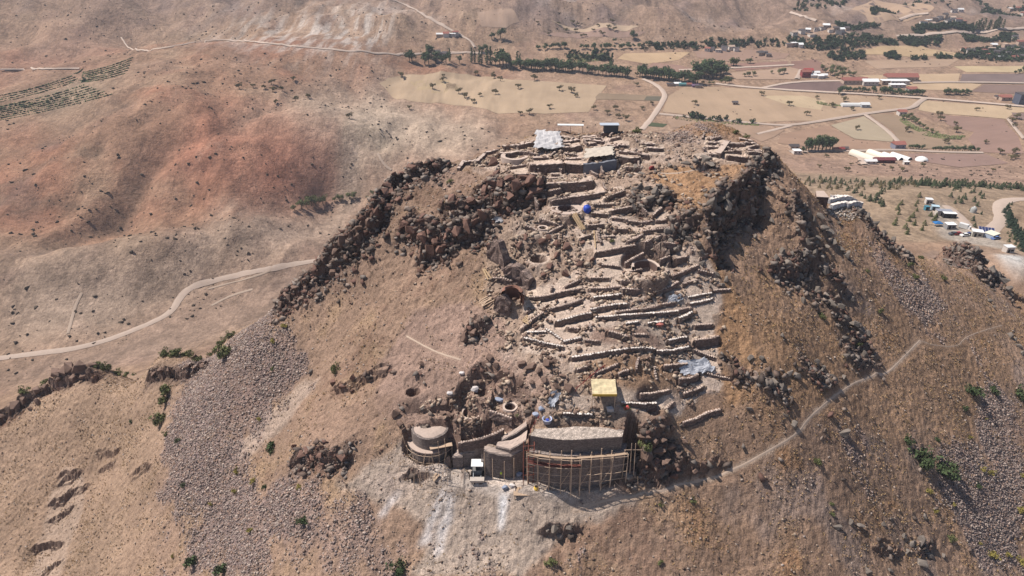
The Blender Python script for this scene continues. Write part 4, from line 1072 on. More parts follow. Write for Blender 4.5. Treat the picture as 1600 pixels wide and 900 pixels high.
# props leaning in the spoil below the tower
props = empty('leaning_poles', (tx - 1, ty - 7, 134), 'tangle of thin wooden poles leaning on the slope below the round tower', 'poles')
for k in range(26):
    q = at(rg.uniform(615, 700), rg.uniform(722, 765)); L = rg.uniform(1.5, 3.6)
    pole(props, (tx - 1, ty - 7, 134), (q[0], q[1], q[2] - .4), (q[0] + rg.uniform(-.9, .9), q[1] + rg.uniform(-.2, .9), q[2] + L), .045)
# ---- scaffold of the bastion
sc_o = (*bl[len(bl) // 2][:2], 136.0)
scaf = empty('timber_scaffold', sc_o, 'rickety timber pole scaffold along the tall curved bastion wall', 'scaffold')
d_ = np.gradient(bl[:, :2], axis=0); d_ /= np.linalg.norm(d_, axis=1)[:, None]; nn_ = np.stack([-d_[:, 1], d_[:, 0]], 1)
nB = int(len(bl) * .90); sel = np.linspace(0, nB, 10).astype(int)
front = []
for i in sel:
    for off_, top_ in ((-1.05, -2.2), (-1.9, -2.6)):
        p = bl[i, :2] + nn_[i] * off_; zg = hz(*p) - .4
        a = (p[0] + rg.uniform(-.15, .15), p[1] - .1, zg); b = (p[0] + rg.uniform(-.12, .12), p[1], bl[i, 2] + top_ + rg.uniform(-.3, .9))
        pole(scaf, sc_o, a, b, .095)
        if off_ < -1.5: front.append((p[0], p[1]))
for zz, nm in ((144.3, 'ledger'), (142.4, 'ledger'), (140.6, 'ledger'), (138.9, 'ledger')):
    for (x1, y1), (x2, y2) in zip(front[:-1], front[1:]):
        pole(scaf, sc_o, (x1, y1 - .1, zz + rg.uniform(-.15, .15)), (x2, y2 - .1, zz + rg.uniform(-.15, .15)), .055, nm)
for (x1, y1), i in zip(front, sel):
    pole(scaf, sc_o, (x1, y1, 144.2), (bl[i, 0], bl[i, 1], 144.2), .05, 'crosspiece')
for k in range(0, len(front) - 1):
    if k % 2: pole(scaf, sc_o, (front[k][0], front[k][1] - .12, 138.2), (front[k + 1][0], front[k + 1][1] - .12, 142.2), .045, 'brace')
dk = resample(np.array([[x, y + .45, 144.38] for x, y in front]), .8)
wall_part(dk, dk[:, 2] + .05, dk[:, 2], .5, M_WOOD, 'plank_deck', scaf, sc_o, jit=.03, rows=1)
dk2 = dk[:len(dk) // 2 + 2].copy(); dk2[:, 2] = 142.45
wall_part(dk2, dk2[:, 2] + .06, dk2[:, 2], .8, mat('red_brown_boards', (122, 70, 60), vary=.3, scale=3), 'lower_deck', scaf, sc_o, jit=.05, rows=1)
props2 = empty('fallen_poles', (bl[len(bl) // 2][0], bl[0][1] - 5, 134), 'jumble of dark poles and branches at the foot of the bastion', 'poles')
po = tuple(props2.location)
for k in range(40):
    q = at(rg.uniform(835, 1005), rg.uniform(752, 775) - (10 if k % 2 else 0)); L = rg.uniform(.4, 2.4); t = rg.uniform(0, 6.28)
    pole(props2, po, (q[0], q[1], q[2] - .2), (q[0] + L * math.cos(t), q[1] + .5 * L * math.sin(t), q[2] + rg.uniform(.3, 2.0)), .045)
ps3 = empty('timber_scaffold', at(980, 740), 'two slim scaffold poles standing free at the right end of the bastion', 'scaffold')
for u in (984, 990):
    q = at(u, 742); pole(ps3, tuple(ps3.location), (q[0], q[1], q[2] - .4), (q[0] - .3, q[1], q[2] + 7.5), .07)
pole(ps3, tuple(ps3.location), (at(984, 742)[0] - 1.5, at(984, 742)[1], at(984, 742)[2] + 6), (at(990, 742)[0] + 1, at(990, 742)[1], at(990, 742)[2] + 6), .05, 'ledger')
ps4 = empty('timber_scaffold', xl[0] - np.array([0, 0, 6.]), 'row of thin poles standing against the buttress wall', 'scaffold')
for i in np.linspace(0, len(xl) - 1, 5).astype(int):
    x, y = xl[i, 0], xl[i, 1] - .8; pole(ps4, tuple(ps4.location), (x, y, hz(x, y) - .3), (x, y + .1, xl[i, 2] - rg.uniform(0, 1)), .07)
# red netting on a pole cage at the left end of the bastion
q = unproj(826, 690, 145.5); cage = empty('pole_cage', (q[0], q[1] - .5, 137), 'narrow cage of red poles at the left corner of the bastion', 'scaffold')
for dx in (-.9, 0, .9):
    for dy in (-1.2, 0): MB().bar((dx, dy, -.5), (dx, dy, 9.2 + rg.uniform(-.5, .5)), .07).build('pole', mat('red_lead_poles', (150, 84, 66)), cage)
for z in (2, 4, 6, 8, 9): MB().bar((-1, -1.2, z), (1, -1.2, z + .1), .05).bar((1, -1.2, z), (1, 0, z), .05).build('ledger', MATS['red_lead_poles'], cage)

# ---- rubble tower, arch niches and vault on the left of the terraces
def lump_wall(name, label, pts, w_, h_, m_, cat='wall'):
    a = np.array(pts, float); s = survey(a[:, 0], a[:, 1]); l = resample(s, .7); o = tuple(l[len(l) // 2])
    r_ = empty(name, o, label, cat)
    hh = h_ * (1 + .3 * fbm(l[:, 0], l[:, 1], 3, 2, 5)) * np.sin(np.linspace(.5, 2.6, len(l))) 
    wall_part(l, l[:, 2] + hh, l[:, 2] - 1.0, w_, m_, 'masonry', r_, o, jit=.22, rows=5)
    wall_part(l, l[:, 2] + hh + .15, l[:, 2] + hh - .3, w_ * .8, M_RUB, 'broken_top', r_, o, jit=.25, rows=1)
    return r_
lump_wall('ruined_wall', 'tall leaning dark rubble wall left of the diamond shaped platform', [(764, 398), (772, 402), (784, 412), (792, 422)], 1.6, 4.6, M_RUBD)
lump_wall('ruined_wall', 'dark rubble wall mass just above the red vault', [(790, 425), (803, 434), (818, 440), (830, 447)], 1.8, 2.8, M_RUBD)
lump_wall('ruined_wall', 'rubble stump beside the plank pile', [(776, 480), (786, 484), (797, 484)], 1.8, 3.0, M_RUBD)
q = at(800, 470); vt = empty('brick_vault', tuple(q), 'open brick vault with a reddish inside beside the plank pile', 'vault')
MB().lathe((0, 0, 0), [(2.3, -.6), (2.3, 1.6), (2.0, 2.4), (1.5, 2.6), (1.3, 2.3), (1.9, 1.5), (1.9, -.3)], 18, a0=-.5, a1=3.4, jit=.04).build('shell', mat('red_mortar', (160, 112, 92), bump=.05), vt)
MB().lathe((0, 0, 0), [(1.4, 2.55), (2.5, 1.9), (2.6, 1.0)], 18, a0=-.4, a1=3.3, jit=.06).build('outer_rubble', M_RUB, vt)
def ring(name, label, u, v, R_, hgt, m_, wide=.5, cat='well', a0=0, a1=6.2832, dep=2.0):
    q = min(PZ, key=lambda p: abs(proj(*p)[0] - u) + abs(proj(*p)[1] - v)); z = q[2] + .05
    if abs(proj(*q)[0] - u) + abs(proj(*q)[1] - v) > 14: q = at(u, v); z = q[2] - .1
    o = (q[0], q[1], z)
    r_ = empty(name, o, label, cat)
    MB().lathe((0, 0, 0), [(R_, -dep), (R_ + .02, hgt), (R_ + wide, hgt + .05), (R_ + wide + .1, -.8)], 26, a0, a1, jit=.02).build('rim', M_CAP, r_)
    MB().lathe((0, 0, 0), [(R_ - .02, hgt - .15), (R_ - .05, -dep), (.01, -dep + .1)], 26, a0, a1, jit=.03).build('lining', m_, r_)
    return r_
ring('round_well', 'large round stone well with a dark hole on the upper slope', 885, 326, 1.9, .1, M_RUBD, 1.4)
ring('round_well', 'small round opening in the diamond shaped platform', 848, 357, .8, .25, M_RUBD, .35)
ring('round_kiln', 'round pale rimmed kiln at the left of the summit rooms', 804, 248, 2.2, .9, M_RUBD, 1.0, 'kiln', dep=.6)
ring('silo_pit', 'wide round plastered pit above the round tower', 736, 632, 1.6, 0.0, mat('pit_plaster', (122, 96, 88)), .3, 'pit', dep=2.6)
ring('silo_pit', 'narrow plastered pit above the stepped walls', 797, 625, 1.0, 0.1, MATS['pit_plaster'], .4, 'pit', dep=2.4)
ring('walled_niche', 'half round walled niche with a pale floor among the upper terraces', 1009, 421, 2.3, .9, MATS['pit_plaster'], .5, 'niche', a0=-.2, a1=3.34, dep=1.4)
q = at(841, 408); ar = empty('arched_niche', tuple(q), 'dark arched opening in the rubble right of the leaning wall', 'niche')
MB().lathe((0, 0, -1), [(1.6, -1), (1.65, 2.6), (2.1, 3.0), (2.6, 2.2), (2.7, -1)], 18, -.2, 3.34, jit=.05).build('arch', M_RUB, ar)
MB().lathe((0, 0, -1), [(1.55, -1), (1.5, 2.5)], 18, -.2, 3.34).build('lining', MATS['pit_plaster'], ar)

# ---- sheets, heaps and small things
def sheet(name, label, pix, m_, lift=.25, wav=.18, cat='sheet', n=14, zs=None, thick=.05):
    c = np.array([unproj(*p) if len(p) == 3 else tuple(at(*p)) for p in pix], float); o = c.mean(0); vs = []
    for i in range(n + 1):
        for j in range(n + 1):
            s_, t = i / n, j / n; p = (c[0] * (1 - s_) + c[1] * s_) * (1 - t) + (c[3] * (1 - s_) + c[2] * s_) * t
            g_ = hz(p[0], p[1]); z = (p[2] if n > 8 else max(p[2], g_)) + lift + wav * float(vnoise(np.array([p[0] * .9]), np.array([p[1] * .9]), 3)[0])
            e = (.45 if i in (0, n) or j in (0, n) else .12) * random.uniform(-1, 1); vs.append((p[0] + e - o[0], p[1] + e - o[1], z - o[2]))
    N_ = len(vs); vs2 = vs + [(a, b, c_ - thick) for a, b, c_ in vs]
    g = [tuple(f) for f in grid_faces(n + 1, n + 1)]
    # turn it to face up whatever the corner order
    ob = MB().add(vs2, [f[::-1] for f in g] + [tuple(i + N_ for i in f) for f in g]).build(name, m_, None)
    ob.location = o; return tag(ob, label, cat)
sheet('ground_sheet', 'large bright white cover over a mound at the back left of the summit', [(834, 240), (880, 236), (874, 214), (838, 211)], M_TARP, 1.3, .35, 'ground sheet')
sheet('ground_sheet', 'pale covered floor above the grey draped wall on the summit', [(911, 256), (960, 251), (956, 235), (915, 240)], mat('dusty_sheet', (196, 182, 164), vary=.2, scale=1.5, bump=.1), 1.25, .12, 'ground sheet')
sheet('tarpaulin', 'crumpled silver grey tarpaulin at the right end of the lower terraces', [(1066, 588), (1118, 580), (1105, 561), (1058, 565)], M_SILV, .3, .4, 'tarpaulin')
sheet('ground_sheet', 'crumpled grey and white sheets stuffed behind the right terraces', [(1044, 474), (1066, 472), (1064, 462), (1046, 465)], M_SILV, .4, .4, 'ground sheet')
sheet('tarpaulin', 'greyish tarpaulin with red hem folded over spoil above the tub', [(856, 634), (868, 638), (875, 618), (860, 615)], M_SILV, .5, .5, 'tarpaulin', n=8)
sheet('plastic_sheet', 'scrap of white sheet among boulders on the upper left slope', [(769, 346), (784, 349), (786, 343), (772, 340)], M_TARP, .2, .3, 'sheet', n=6)
q = at(891, 208); aw = empty('sun_awning', tuple(q), 'pale flat roof sheet on posts at the back rim of the summit', 'awning')
MB().box((0, 0, 2.1), (6.4, 1.3, .12), -.05).build('roof_sheet', M_WHITE, aw)
for x in (-2.9, 0, 2.9): MB().bar((x, -.5, -.6), (x, -.5, 2.1), .06).build('post', M_POLE, aw)
q = at(954, 206); hut = empty('site_hut', tuple(q), 'small dark hut with a pale sheet roof at the back of the summit', 'hut')
MB().box((0, 0, .8), (3.4, 2.0, 1.8)).build('wall', mat('hut_grey', (92, 92, 96)), hut); MB().box((-.4, 0, 1.85), (4.6, 2.4, .12), 0, 1, -.05).build('roof', mat('pale_blue_sheet', (170, 178, 190)), hut)
def heap_planks(label, u, v, u2, v2, n, w_=.22, m_=M_PLANK, spread=.3):
    a, b = at(u, v), at(u2, v2); r_ = empty('plank_pile', tuple(a), label, 'planks')
    d = b - a; nv = np.array([-d[1], d[0], 0]) / (np.linalg.norm(d[:2]) + 1e-9)
    for k in range(n):
        off_ = nv * (k - n / 2) * w_ * 1.05; p = off_ + np.array([0, 0, .2 + .06 * (k % 3)]) + RNG.uniform(-.1, .1, 3); e = d + off_ + np.array([0, 0, .25]) + RNG.uniform(-spread, spread, 3) * [1, 1, .2]
        L = np.linalg.norm(e - p); q_ = Vector(e - p).to_track_quat('X', 'Z'); mb = MB()
        mb.add([Vector(p) + q_ @ Vector((x, y, z)) for z in (0, .06) for x, y in ((0, -w_ / 2), (L, -w_ / 2), (L, w_ / 2), (0, w_ / 2))], [(0, 3, 2, 1), (4, 5, 6, 7), (0, 1, 5, 4), (1, 2, 6, 5), (2, 3, 7, 6), (3, 0, 4, 7)])
        mb.build('plank', m_, r_)
    return r_
heap_planks('long planks laid down the slope like a ramp below the blue tank', 897, 335, 912, 359, 6)
heap_planks('messy pile of planks left of the rubble stump', 750, 476, 770, 466, 9, .25, M_WOOD, .8)
heap_planks('stack of fresh planks above the leftmost white capped walls', 820, 497, 832, 504, 7, .32)
heap_planks('two loose planks on the grassy slope left of the leaning wall', 757, 421, 767, 437, 2, .3)
heap_planks('single long plank standing up the slope left of the middle retaining wall', 929, 362, 931, 389, 1, .25)
heap_planks('two pale planks on the slope below the round tower', 676, 750, 684, 742, 2, .4, M_WOOD)
q = at(917, 331); bt = empty('water_tank', tuple(q), 'bright blue round tank on the upper slope beside the well', 'tank')
MB().lathe((0, 0, -.2), [(.01, 0), (.72, 0), (.82, .3), (.82, 1.2), (.7, 1.5), (.3, 1.65)], 20).build('body', M_BLUE, bt, True); MB().lathe((0, 0, 1.4), [(.3, 0), (.32, .15), (.01, .18)], 14).build('lid', M_BLUE, bt)
q = at(855, 659); tb = empty('round_tub', tuple(q), 'round white and blue tub behind the bastion', 'tub')
MB().lathe((0, 0, -.1), [(.01, 0), (.75, 0), (.85, .8), (.95, .85), (.8, .9), (.7, .3), (.01, .25)], 20).build('basin', mat('pale_blue_plastic', (170, 178, 206), rough=.5), tb, True); MB().lathe((0, 0, .45), [(.01, .1), (.3, .1), (.32, 0)], 12).build('centre', M_BLUE, tb)
# yellow roofed shelter
q = at(942, 622); sh = empty('site_shelter', tuple(q), 'small open shelter with a yellow sheet roof above the bastion', 'shelter')
for x in (-2.1, 2.0):
    for y, z in ((-1.3, 2.1), (1.3, 3.1)): MB().bar((x, y, -1.5), (x, y, z), .08).build('post', M_POLE, sh)
n = 12; vs = []
for i in range(n + 1):
    for j in range(n + 1): vs.append((-2.2 + 4.4 * i / n, -1.6 + 3.2 * j / n, 2.1 + 1.0 * j / n + .16 * float(vnoise(np.array([i * .45]), np.array([j * .45]), 9)[0]) - .12 * math.sin(3.14 * i / n) * math.sin(3.14 * j / n)))
vs += [(a, b, c - .05) for a, b, c in vs]; g = [tuple(f) for f in grid_faces(n + 1, n + 1)]
MB().add(vs, [f[::-1] for f in g] + [tuple(i + (n + 1) ** 2 for i in f) for f in g]).build('roof_sheet', mat('faded_yellow_sheet', (228, 206, 158), vary=.3, scale=1.5), sh)
MB().box((0, -1.62, 1.95), (4.4, .05, .5)).build('yellow_valance', M_YEL, sh)
# red tape fence left of it
def fence(label, pix, m_):
    a = np.array(pix, float); s = survey(a[:, 0], a[:, 1]); r_ = empty('tape_fence', tuple(s[0]), label, 'fence'); o = s[0]
    for p in s: MB().bar(p - o + [0, 0, -.1], p - o + [0, 0, .9], .04).build('post', m_, r_)
    for p, e in zip(s[:-1], s[1:]):
        mb = MB(); a_, b_ = p - o, e - o
        mb.add([a_ + [0, 0, .65], b_ + [0, 0, .65], b_ + [0, 0, .85], a_ + [0, 0, .85], a_ + [0, .03, .65], b_ + [0, .03, .65], b_ + [0, .03, .85], a_ + [0, .03, .85]], [(0, 1, 2, 3), (7, 6, 5, 4), (3, 2, 6, 7), (0, 4, 5, 1)]); mb.build('tape', m_, r_)
M_TAPE = mat('red_tape', (196, 70, 66))
fence('red tape fence climbing to the yellow shelter', [(900, 612), (912, 602), (922, 593), (935, 583), (945, 576)], M_TAPE)
fence('short red tape fence behind the left corner of the bastion', [(829, 676), (836, 664), (842, 655)], M_TAPE)
# platform with a yellow drum below the bastion
q = unproj(830, 768, 136.1); pf = empty('timber_platform', q, 'low timber platform on posts in front of the buttress wall', 'platform')
MB().box((0, 0, 0), (6.4, 2.0, .12)).build('deck', M_WOOD, pf)
for x in (-3, -1, 1, 3):
    MB().bar((x, -.9, -2.6), (x, -.9, .1), .08).build('post', M_POLE, pf)
q2 = (q[0] + .9, q[1] - .1, q[2] + .06); dr = empty('yellow_mixer', q2, 'yellow concrete mixer standing on the timber platform', 'mixer')
MB().lathe((0, 0, .7), [(.01, -.45), (.4, -.4), (.55, 0), (.45, .35), (.3, .6)], 14).build('drum', M_YEL, dr, True); MB().bar((-.5, 0, 0), (-.3, 0, .8), .05).bar((.5, 0, 0), (.3, 0, .8), .05).bar((-.5, -.3, .03), (.5, -.3, .03), .05).build('frame', M_YEL, dr)
# loader
q = at(746, 744); q = (q[0], q[1], hz(q[0], q[1])); ld = empty('site_loader', q, 'small dusty white roofed loader facing the camera by the stepped wall', 'loader')
MB().box((0, 1.1, .9), (1.9, 2.4, .9), 0, .9).build('body', mat('loader_grey', (120, 118, 116)), ld)
MB().box((0, .6, 2.75), (2.2, 1.9, .14)).build('canopy', M_WHITE, ld)
for x in (-.9, .9):
    for y in (-.1, 1.3): MB().bar((x, y, 1.2), (x, y, 2.7), .06).build('post', M_STEEL, ld)
    for y in (.2, 1.9):
        w_ = MB().bar((x * 1.15 - .18, y, .45), (x * 1.15 + .18, y, .45), .5, 14).build('tyre', mat('tyre_rubber', (48, 46, 46)), ld); MB().bar((x * 1.15 - .2, y, .45), (x * 1.15 + .2, y, .45), .2, 8).build('rim', M_STEEL, w_)
MB().box((0, .5, 1.5), (.6, .6, .9)).build('seat', M_DARK, ld)
MB().box((0, -1.4, .45), (2.3, .9, .55), 0, 1.15).build('bucket', mat('dusty_steel', (190, 176, 164)), ld); MB().bar((-.7, .2, 1.1), (-.7, -1.2, .6), .09).bar((.7, .2, 1.1), (.7, -1.2, .6), .09).build('arm', M_STEEL, ld)
# bags and mortar heaps
M_BAG = mat('sack_cloth', (214, 204, 200), vary=.2, scale=3); M_BAGB = mat('blue_grey_sack', (150, 158, 178), vary=.2, scale=3)
sacks = [(764, 735, 'white sack beside the loader', M_BAG), (812, 742, 'grey blue sack at the foot of the buttress wall', M_BAGB), (820, 746, 'dark sack at the foot of the buttress wall', mat('dark_sack', (80, 80, 88))), (789, 763, 'grey sack at the head of the white lime streak', M_BAGB), (800, 760, 'white sack in front of the buttress wall', M_BAG),
         (846, 640, 'pale blue sack below the folded tarpaulin', M_BAGB), (838, 650, 'grey sack on the spoil left of the tub', M_BAGB), (780, 626, 'light blue sack between the two plastered pits', M_BAGB), (742, 610, 'white sack above the wide plastered pit', M_BAG), (1018, 264, 'small red sack among the stones right of the summit walls', M_RED),
         (953, 641, 'white sack under the yellow shelter', M_BAG), (979, 639, 'red sack right of the yellow shelter', mat('bright_red_sack', (206, 80, 70))), (1030, 509, 'pinkish sheet bundle below the short white capped walls', mat('pink_sack', (190, 110, 96))), (703, 617, 'white sack on the dusty slope above the round tower', M_BAG), (722, 585, 'small pale sack high above the round tower', M_BAG)]
for u, v, lb, m_ in sacks:
    q = at(u, v); vs, fs = hull(26, (.75, .55, .5), int(u), .5); o = MB().add(vs * random.uniform(.8, 1.25), fs).build('sack', m_); o.location = (q[0], q[1], q[2] + .3); tag(o, lb, 'sack', 'sacks left about the dig')
# ---- worker
def person(u, v, label, shirt, face=3.4):
    q = at(u, v); h = [('pel', (0, 0, .95), .15), ('che', (0, 0, 1.32), .17), ('nek', (0, 0, 1.5), .06), ('hed', (0, .01, 1.66), .10), ('hip', (.1, 0, .9), .1), ('kne', (.12, .03, .5), .065), ('ank', (.13, 0, .08), .045), ('toe', (.14, .16, .04), .04),
       ('hi2', (-.1, 0, .9), .1), ('kn2', (-.12, .05, .5), .065), ('an2', (-.13, 0, .08), .045), ('to2', (-.14, .16, .04), .04), ('sho', (.19, 0, 1.42), .06), ('elb', (.27, .02, 1.15), .045), ('han', (.27, .16, .92), .035), ('sh2', (-.19, 0, 1.42), .06), ('el2', (-.27, .02, 1.15), .045), ('ha2', (-.25, .18, .95), .035)]
    ed = [(0, 1), (1, 2), (2, 3), (0, 4), (4, 5), (5, 6), (6, 7), (0, 8), (8, 9), (9, 10), (10, 11), (1, 12), (12, 13), (13, 14), (1, 15), (15, 16), (16, 17)]
    me_ = bpy.data.meshes.new('person'); me_.from_pydata([p for _, p, _ in h], ed, []); o = bpy.data.objects.new('person', me_); S.collection.objects.link(o)
    sk = o.modifiers.new('skin', 'SKIN'); o.modifiers.new('sub', 'SUBSURF').levels = 1
    for i, (_, _, r_) in enumerate(h): me_.skin_vertices[0].data[i].radius = (r_, r_ * .8)
    me_.skin_vertices[0].data[0].use_root = True
    dg = bpy.context.evaluated_depsgraph_get(); m2 = bpy.data.meshes.new_from_object(o.evaluated_get(dg)); o.modifiers.clear(); o.data = m2
    skin = mat('skin', (150, 106, 84)); tr = mat('dark_trousers', (60, 64, 78)); sv = mat('shirt_cloth', (150, 150, 150))
    m2.materials.clear(); [m2.materials.append(x) for x in (skin, tr, sv)]
    for f in m2.polygons:
        z = sum(m2.vertices[i].co.z for i in f.vertices) / len(f.vertices); f.material_index = 0 if z > 1.5 or (abs(f.center.x) > .2 and z < 1.1) else (1 if z < .95 else 2)
    o.location = (q[0], q[1], hz(q[0], q[1])); o.rotation_euler = (0, 0, face); tag(o, label, 'person')
    MB().lathe((0, 0, 0), [(.17, .88), (.21, 1.1), (.235, 1.3), (.22, 1.44), (.10, 1.5)], 14).build('safety_vest', shirt, o)
    MB().lathe((0, .01, 1.68), [(.15, 0), (.125, .03), (.11, .1), (.06, .15), (.01, .16)], 14).build('helmet', M_WHITE, o)
person(783, 746, 'worker in a yellow green safety vest standing in front of the buttress wall', mat('hivis', (216, 240, 40), vary=.05))
MODE = 'plain'
# ------------------------------------------------------------------ roads and fields of the plain
ROADS = [
 ('dirt_road', [(-60,568),(0,560),(60,552),(120,545),(180,528),(240,503),(268,488),(283,462),(300,448),(340,437),(400,424),(460,413),(496,407)], 4.2, .25),
 ('dirt_road', [(1002,203),(1008,197),(1018,185),(1035,160),(1040,147),(1025,132),(1005,124)], 5.2, .35),
 ('dirt_road', [(1030,178),(1100,185),(1180,193),(1230,197),(1280,190),(1340,180),(1390,173),(1425,170),(1436,160),(1446,154)], 5, .35),
 ('dirt_road', [(1118,131),(1180,138),(1300,145),(1360,148),(1446,154),(1520,160),(1600,167)], 5, .35),
 ('dirt_road', [(1190,138),(1240,128),(1320,127)], 4, .35), ('dirt_road', [(1245,124),(1252,110)], 5, .35),
 ('dirt_road', [(1352,180),(1378,198),(1398,215),(1410,232)], 4, .35),
 ('dirt_road', [(1232,237),(1330,236),(1400,234),(1470,238),(1535,239)], 5, .35),
 ('dirt_road', [(1340,238),(1352,258)], 6, .35),
 ('gravel_road', [(1640,311),(1600,311),(1578,312),(1562,318),(1562,330),(1566,343),(1554,355),(1545,364)], 6.5, .3),
 ('dirt_road', [(1540,364),(1520,362),(1505,345),(1490,330),(1478,322)], 5, .25),
 ('dirt_road', [(600,-4),(635,8),(665,25),(700,45),(735,63),(742,75)], 3.5, .5), ('dirt_road', [(400,66),(450,72),(540,80),(640,86),(720,82),(760,84)], 3.2, .5),
 ('dirt_road', [(0,110),(60,109),(125,108)], 2.5, .5), ('dirt_road', [(190,60),(205,82),(260,76),(330,62),(400,66)], 1.6, .5),
 ('dirt_road', [(1060,110),(1160,106),(1240,102)], 4, .4), ('dirt_road', [(1425,130),(1500,129),(1600,131)], 4, .4), ('dirt_road', [(1405,32),(1425,24),(1450,22)], 4, .5),
 ('dirt_road', [(1400,58),(1480,52),(1600,45)], 5, .5), ('dirt_road', [(1182,210),(1235,197)], 3.5, .35), ('dirt_road', [(1575,187),(1600,218)], 3, .35), ('dirt_road', [(1505,80),(1535,92)], 4, .5), ('dirt_road', [(1235,20),(1275,33)], 4, .5),
]
for nm, pix, w_, lf in ROADS: drape_strip(nm, pix, w_, M_ROAD, lf, step=4.0, cross=3)
for k_, (l_, w_) in enumerate(zip(PATHW, (.36, .16, .5, .3))):
    drape_strip('footpath', None, w_, M_TRACK, .045, step=.45, cross=3, world=l_)
for pix, w_ in (([(128,458),(118,478),(112,500),(106,522)], 1.6), ([(435,418),(400,432),(350,445),(325,452)], 1.6), ([(395,452),(360,462),(330,478)], 1.8), ([(590,240),(600,258),(612,266)], 2.0)):
    drape_strip('dry_gully', pix, w_, mat('pale_gully', (176, 152, 132), vary=.15, scale=.4), .18, step=2.5, cross=2)
def fmat(c):
    nm = 'field_soil_%02x%02x%02x' % tuple(c)
    if nm in MATS: return MATS[nm]
    m, N, L, b = attr_material(nm); g = N.new('ShaderNodeNewGeometry'); pos = g.outputs['Position']
    rot = N.new('ShaderNodeVectorRotate'); rot.rotation_type = 'Z_AXIS'; rot.inputs['Angle'].default_value = (sum(c) % 17) * .18 - 1.2; L.new(pos, rot.inputs['Vector'])
    mp = N.new('ShaderNodeVectorMath'); mp.operation = 'MULTIPLY'; mp.inputs[1].default_value = (.12, 1, 1); L.new(rot.outputs[0], mp.inputs[0])
    n1_ = noise_out(N, L, .12, 5, .65, mp.outputs[0]); n2_ = noise_out(N, L, .03, 4, .6, pos)
    v = mathn(N, L, 'ADD', mathn(N, L, 'MULTIPLY', n1_, .35), mathn(N, L, 'ADD', mathn(N, L, 'MULTIPLY', n2_, .5), .58))
    cc = N.new('ShaderNodeRGB'); cc.outputs[0].default_value = (*lin(*c), 1); L.new(scale_color(N, L, cc.outputs[0], v), b.inputs['Base Color'])
    MATS[nm] = m; return m
FIELDS = [
 ([(592,130),(606,122),(628,118),(660,117),(700,113),(735,117),(770,120),(800,125),(830,126),(890,130),(948,134),(935,150),(920,175),(850,178),(780,178),(755,170),(735,166),(712,165),(690,161),(664,161),(640,158),(622,156),(606,143)], (178,152,120)),
 ([(1045,150),(1070,136),(1120,136),(1300,148),(1440,157),(1428,167),(1340,178),(1280,189),(1180,192),(1035,175)], (172,143,113)),
 ([(1190,150),(1255,150),(1290,158),(1282,172),(1235,166)], (192,166,128)),
 ([(1192,137),(1240,129),(1316,128),(1320,136),(1302,144),(1210,140)], (112,88,84)),
 ([(1236,96),(1275,93),(1291,104),(1286,114),(1250,114),(1237,105)], (134,98,86)),
 ([(1503,116),(1640,115),(1640,130),(1500,128)], (116,98,96)),
 ([(1538,132),(1640,134),(1640,150),(1518,143)], (122,98,90)),
 ([(1340,118),(1500,115),(1497,128),(1534,132),(1518,142),(1440,140),(1400,130)], (186,156,120)),
 ([(1490,104),(1640,102),(1640,113),(1510,113)], (192,168,124)),
 ([(1328,84),(1380,72),(1430,69),(1500,84),(1490,88),(1420,89)], (184,154,112)),
 ([(1298,196),(1350,182),(1398,212),(1394,222),(1335,217)], (168,152,124)),
 ([(1220,210),(1295,197),(1335,219),(1400,226),(1390,234),(1300,234),(1215,224)], (156,122,98)),
 ([(1358,178),(1408,180),(1460,210),(1518,234),(1440,232),(1412,230),(1395,205)], (144,120,94)),
 ([(1470,180),(1568,187),(1590,212),(1600,240),(1530,238),(1512,218),(1522,207),(1480,195)], (144,112,98)),
 ([(1440,157),(1640,171),(1585,177),(1572,186),(1462,177),(1435,172)], (188,160,124)),
 ([(1418,240),(1540,241),(1575,255),(1500,262),(1425,250)], (142,112,100)),
 ([(930,152),(936,146),(1030,150),(1030,158),(932,156)], (138,116,92)),
 ([(1010,151),(1034,151),(1031,158),(1006,157)], (92,88,74)),
 ([(1013,191),(1043,194),(1036,199),(1010,197)], (62,76,48)),
 ([(975,84),(1078,82),(1060,94),(1010,100),(965,92)], (190,158,118)),
 ([(1020,98),(1062,102),(1088,110),(1060,115),(1005,110)], (152,116,100)),
 ([(1084,80),(1180,78),(1234,84),(1226,92),(1130,96),(1090,90)], (152,120,102)),
 ([(1135,100),(1230,96),(1232,104),(1150,111)], (146,108,94)), ([(1140,114),(1238,106),(1280,116),(1240,124),(1150,124)], (170,138,114)),
 ([(860,32),(960,37),(1000,41),(950,48),(880,43)], (180,154,126)), ([(840,52),(930,46),(1010,50),(990,58),(900,60)], (146,118,104)),
 ([(745,18),(800,14),(812,34),(790,44),(752,42)], (170,140,118)),
 ([(1330,15),(1400,5),(1460,12),(1440,26),(1360,38)], (176,144,116)), ([(1040,185),(1110,190),(1190,198),(1225,204),(1210,214),(1190,222),(1140,200),(1050,200)], (158,128,104)),
 ([(1580,176),(1640,180),(1640,190),(1586,186)], (120,98,92)), ([(640,128),(700,125),(720,140),(660,148)], (182,156,118)), ([(1350,95),(1500,92),(1480,104),(1370,108)], (168,138,112)),
 ([(1405,216),(1300,245)], None),
]
for i, (pix, c) in enumerate(FIELDS):
    if c: drape_poly('field', pix, fmat(tuple(int(a * .82 + b * .18) for a, b in zip(c, (164, 134, 112)))), .2 + .02 * (i % 6))
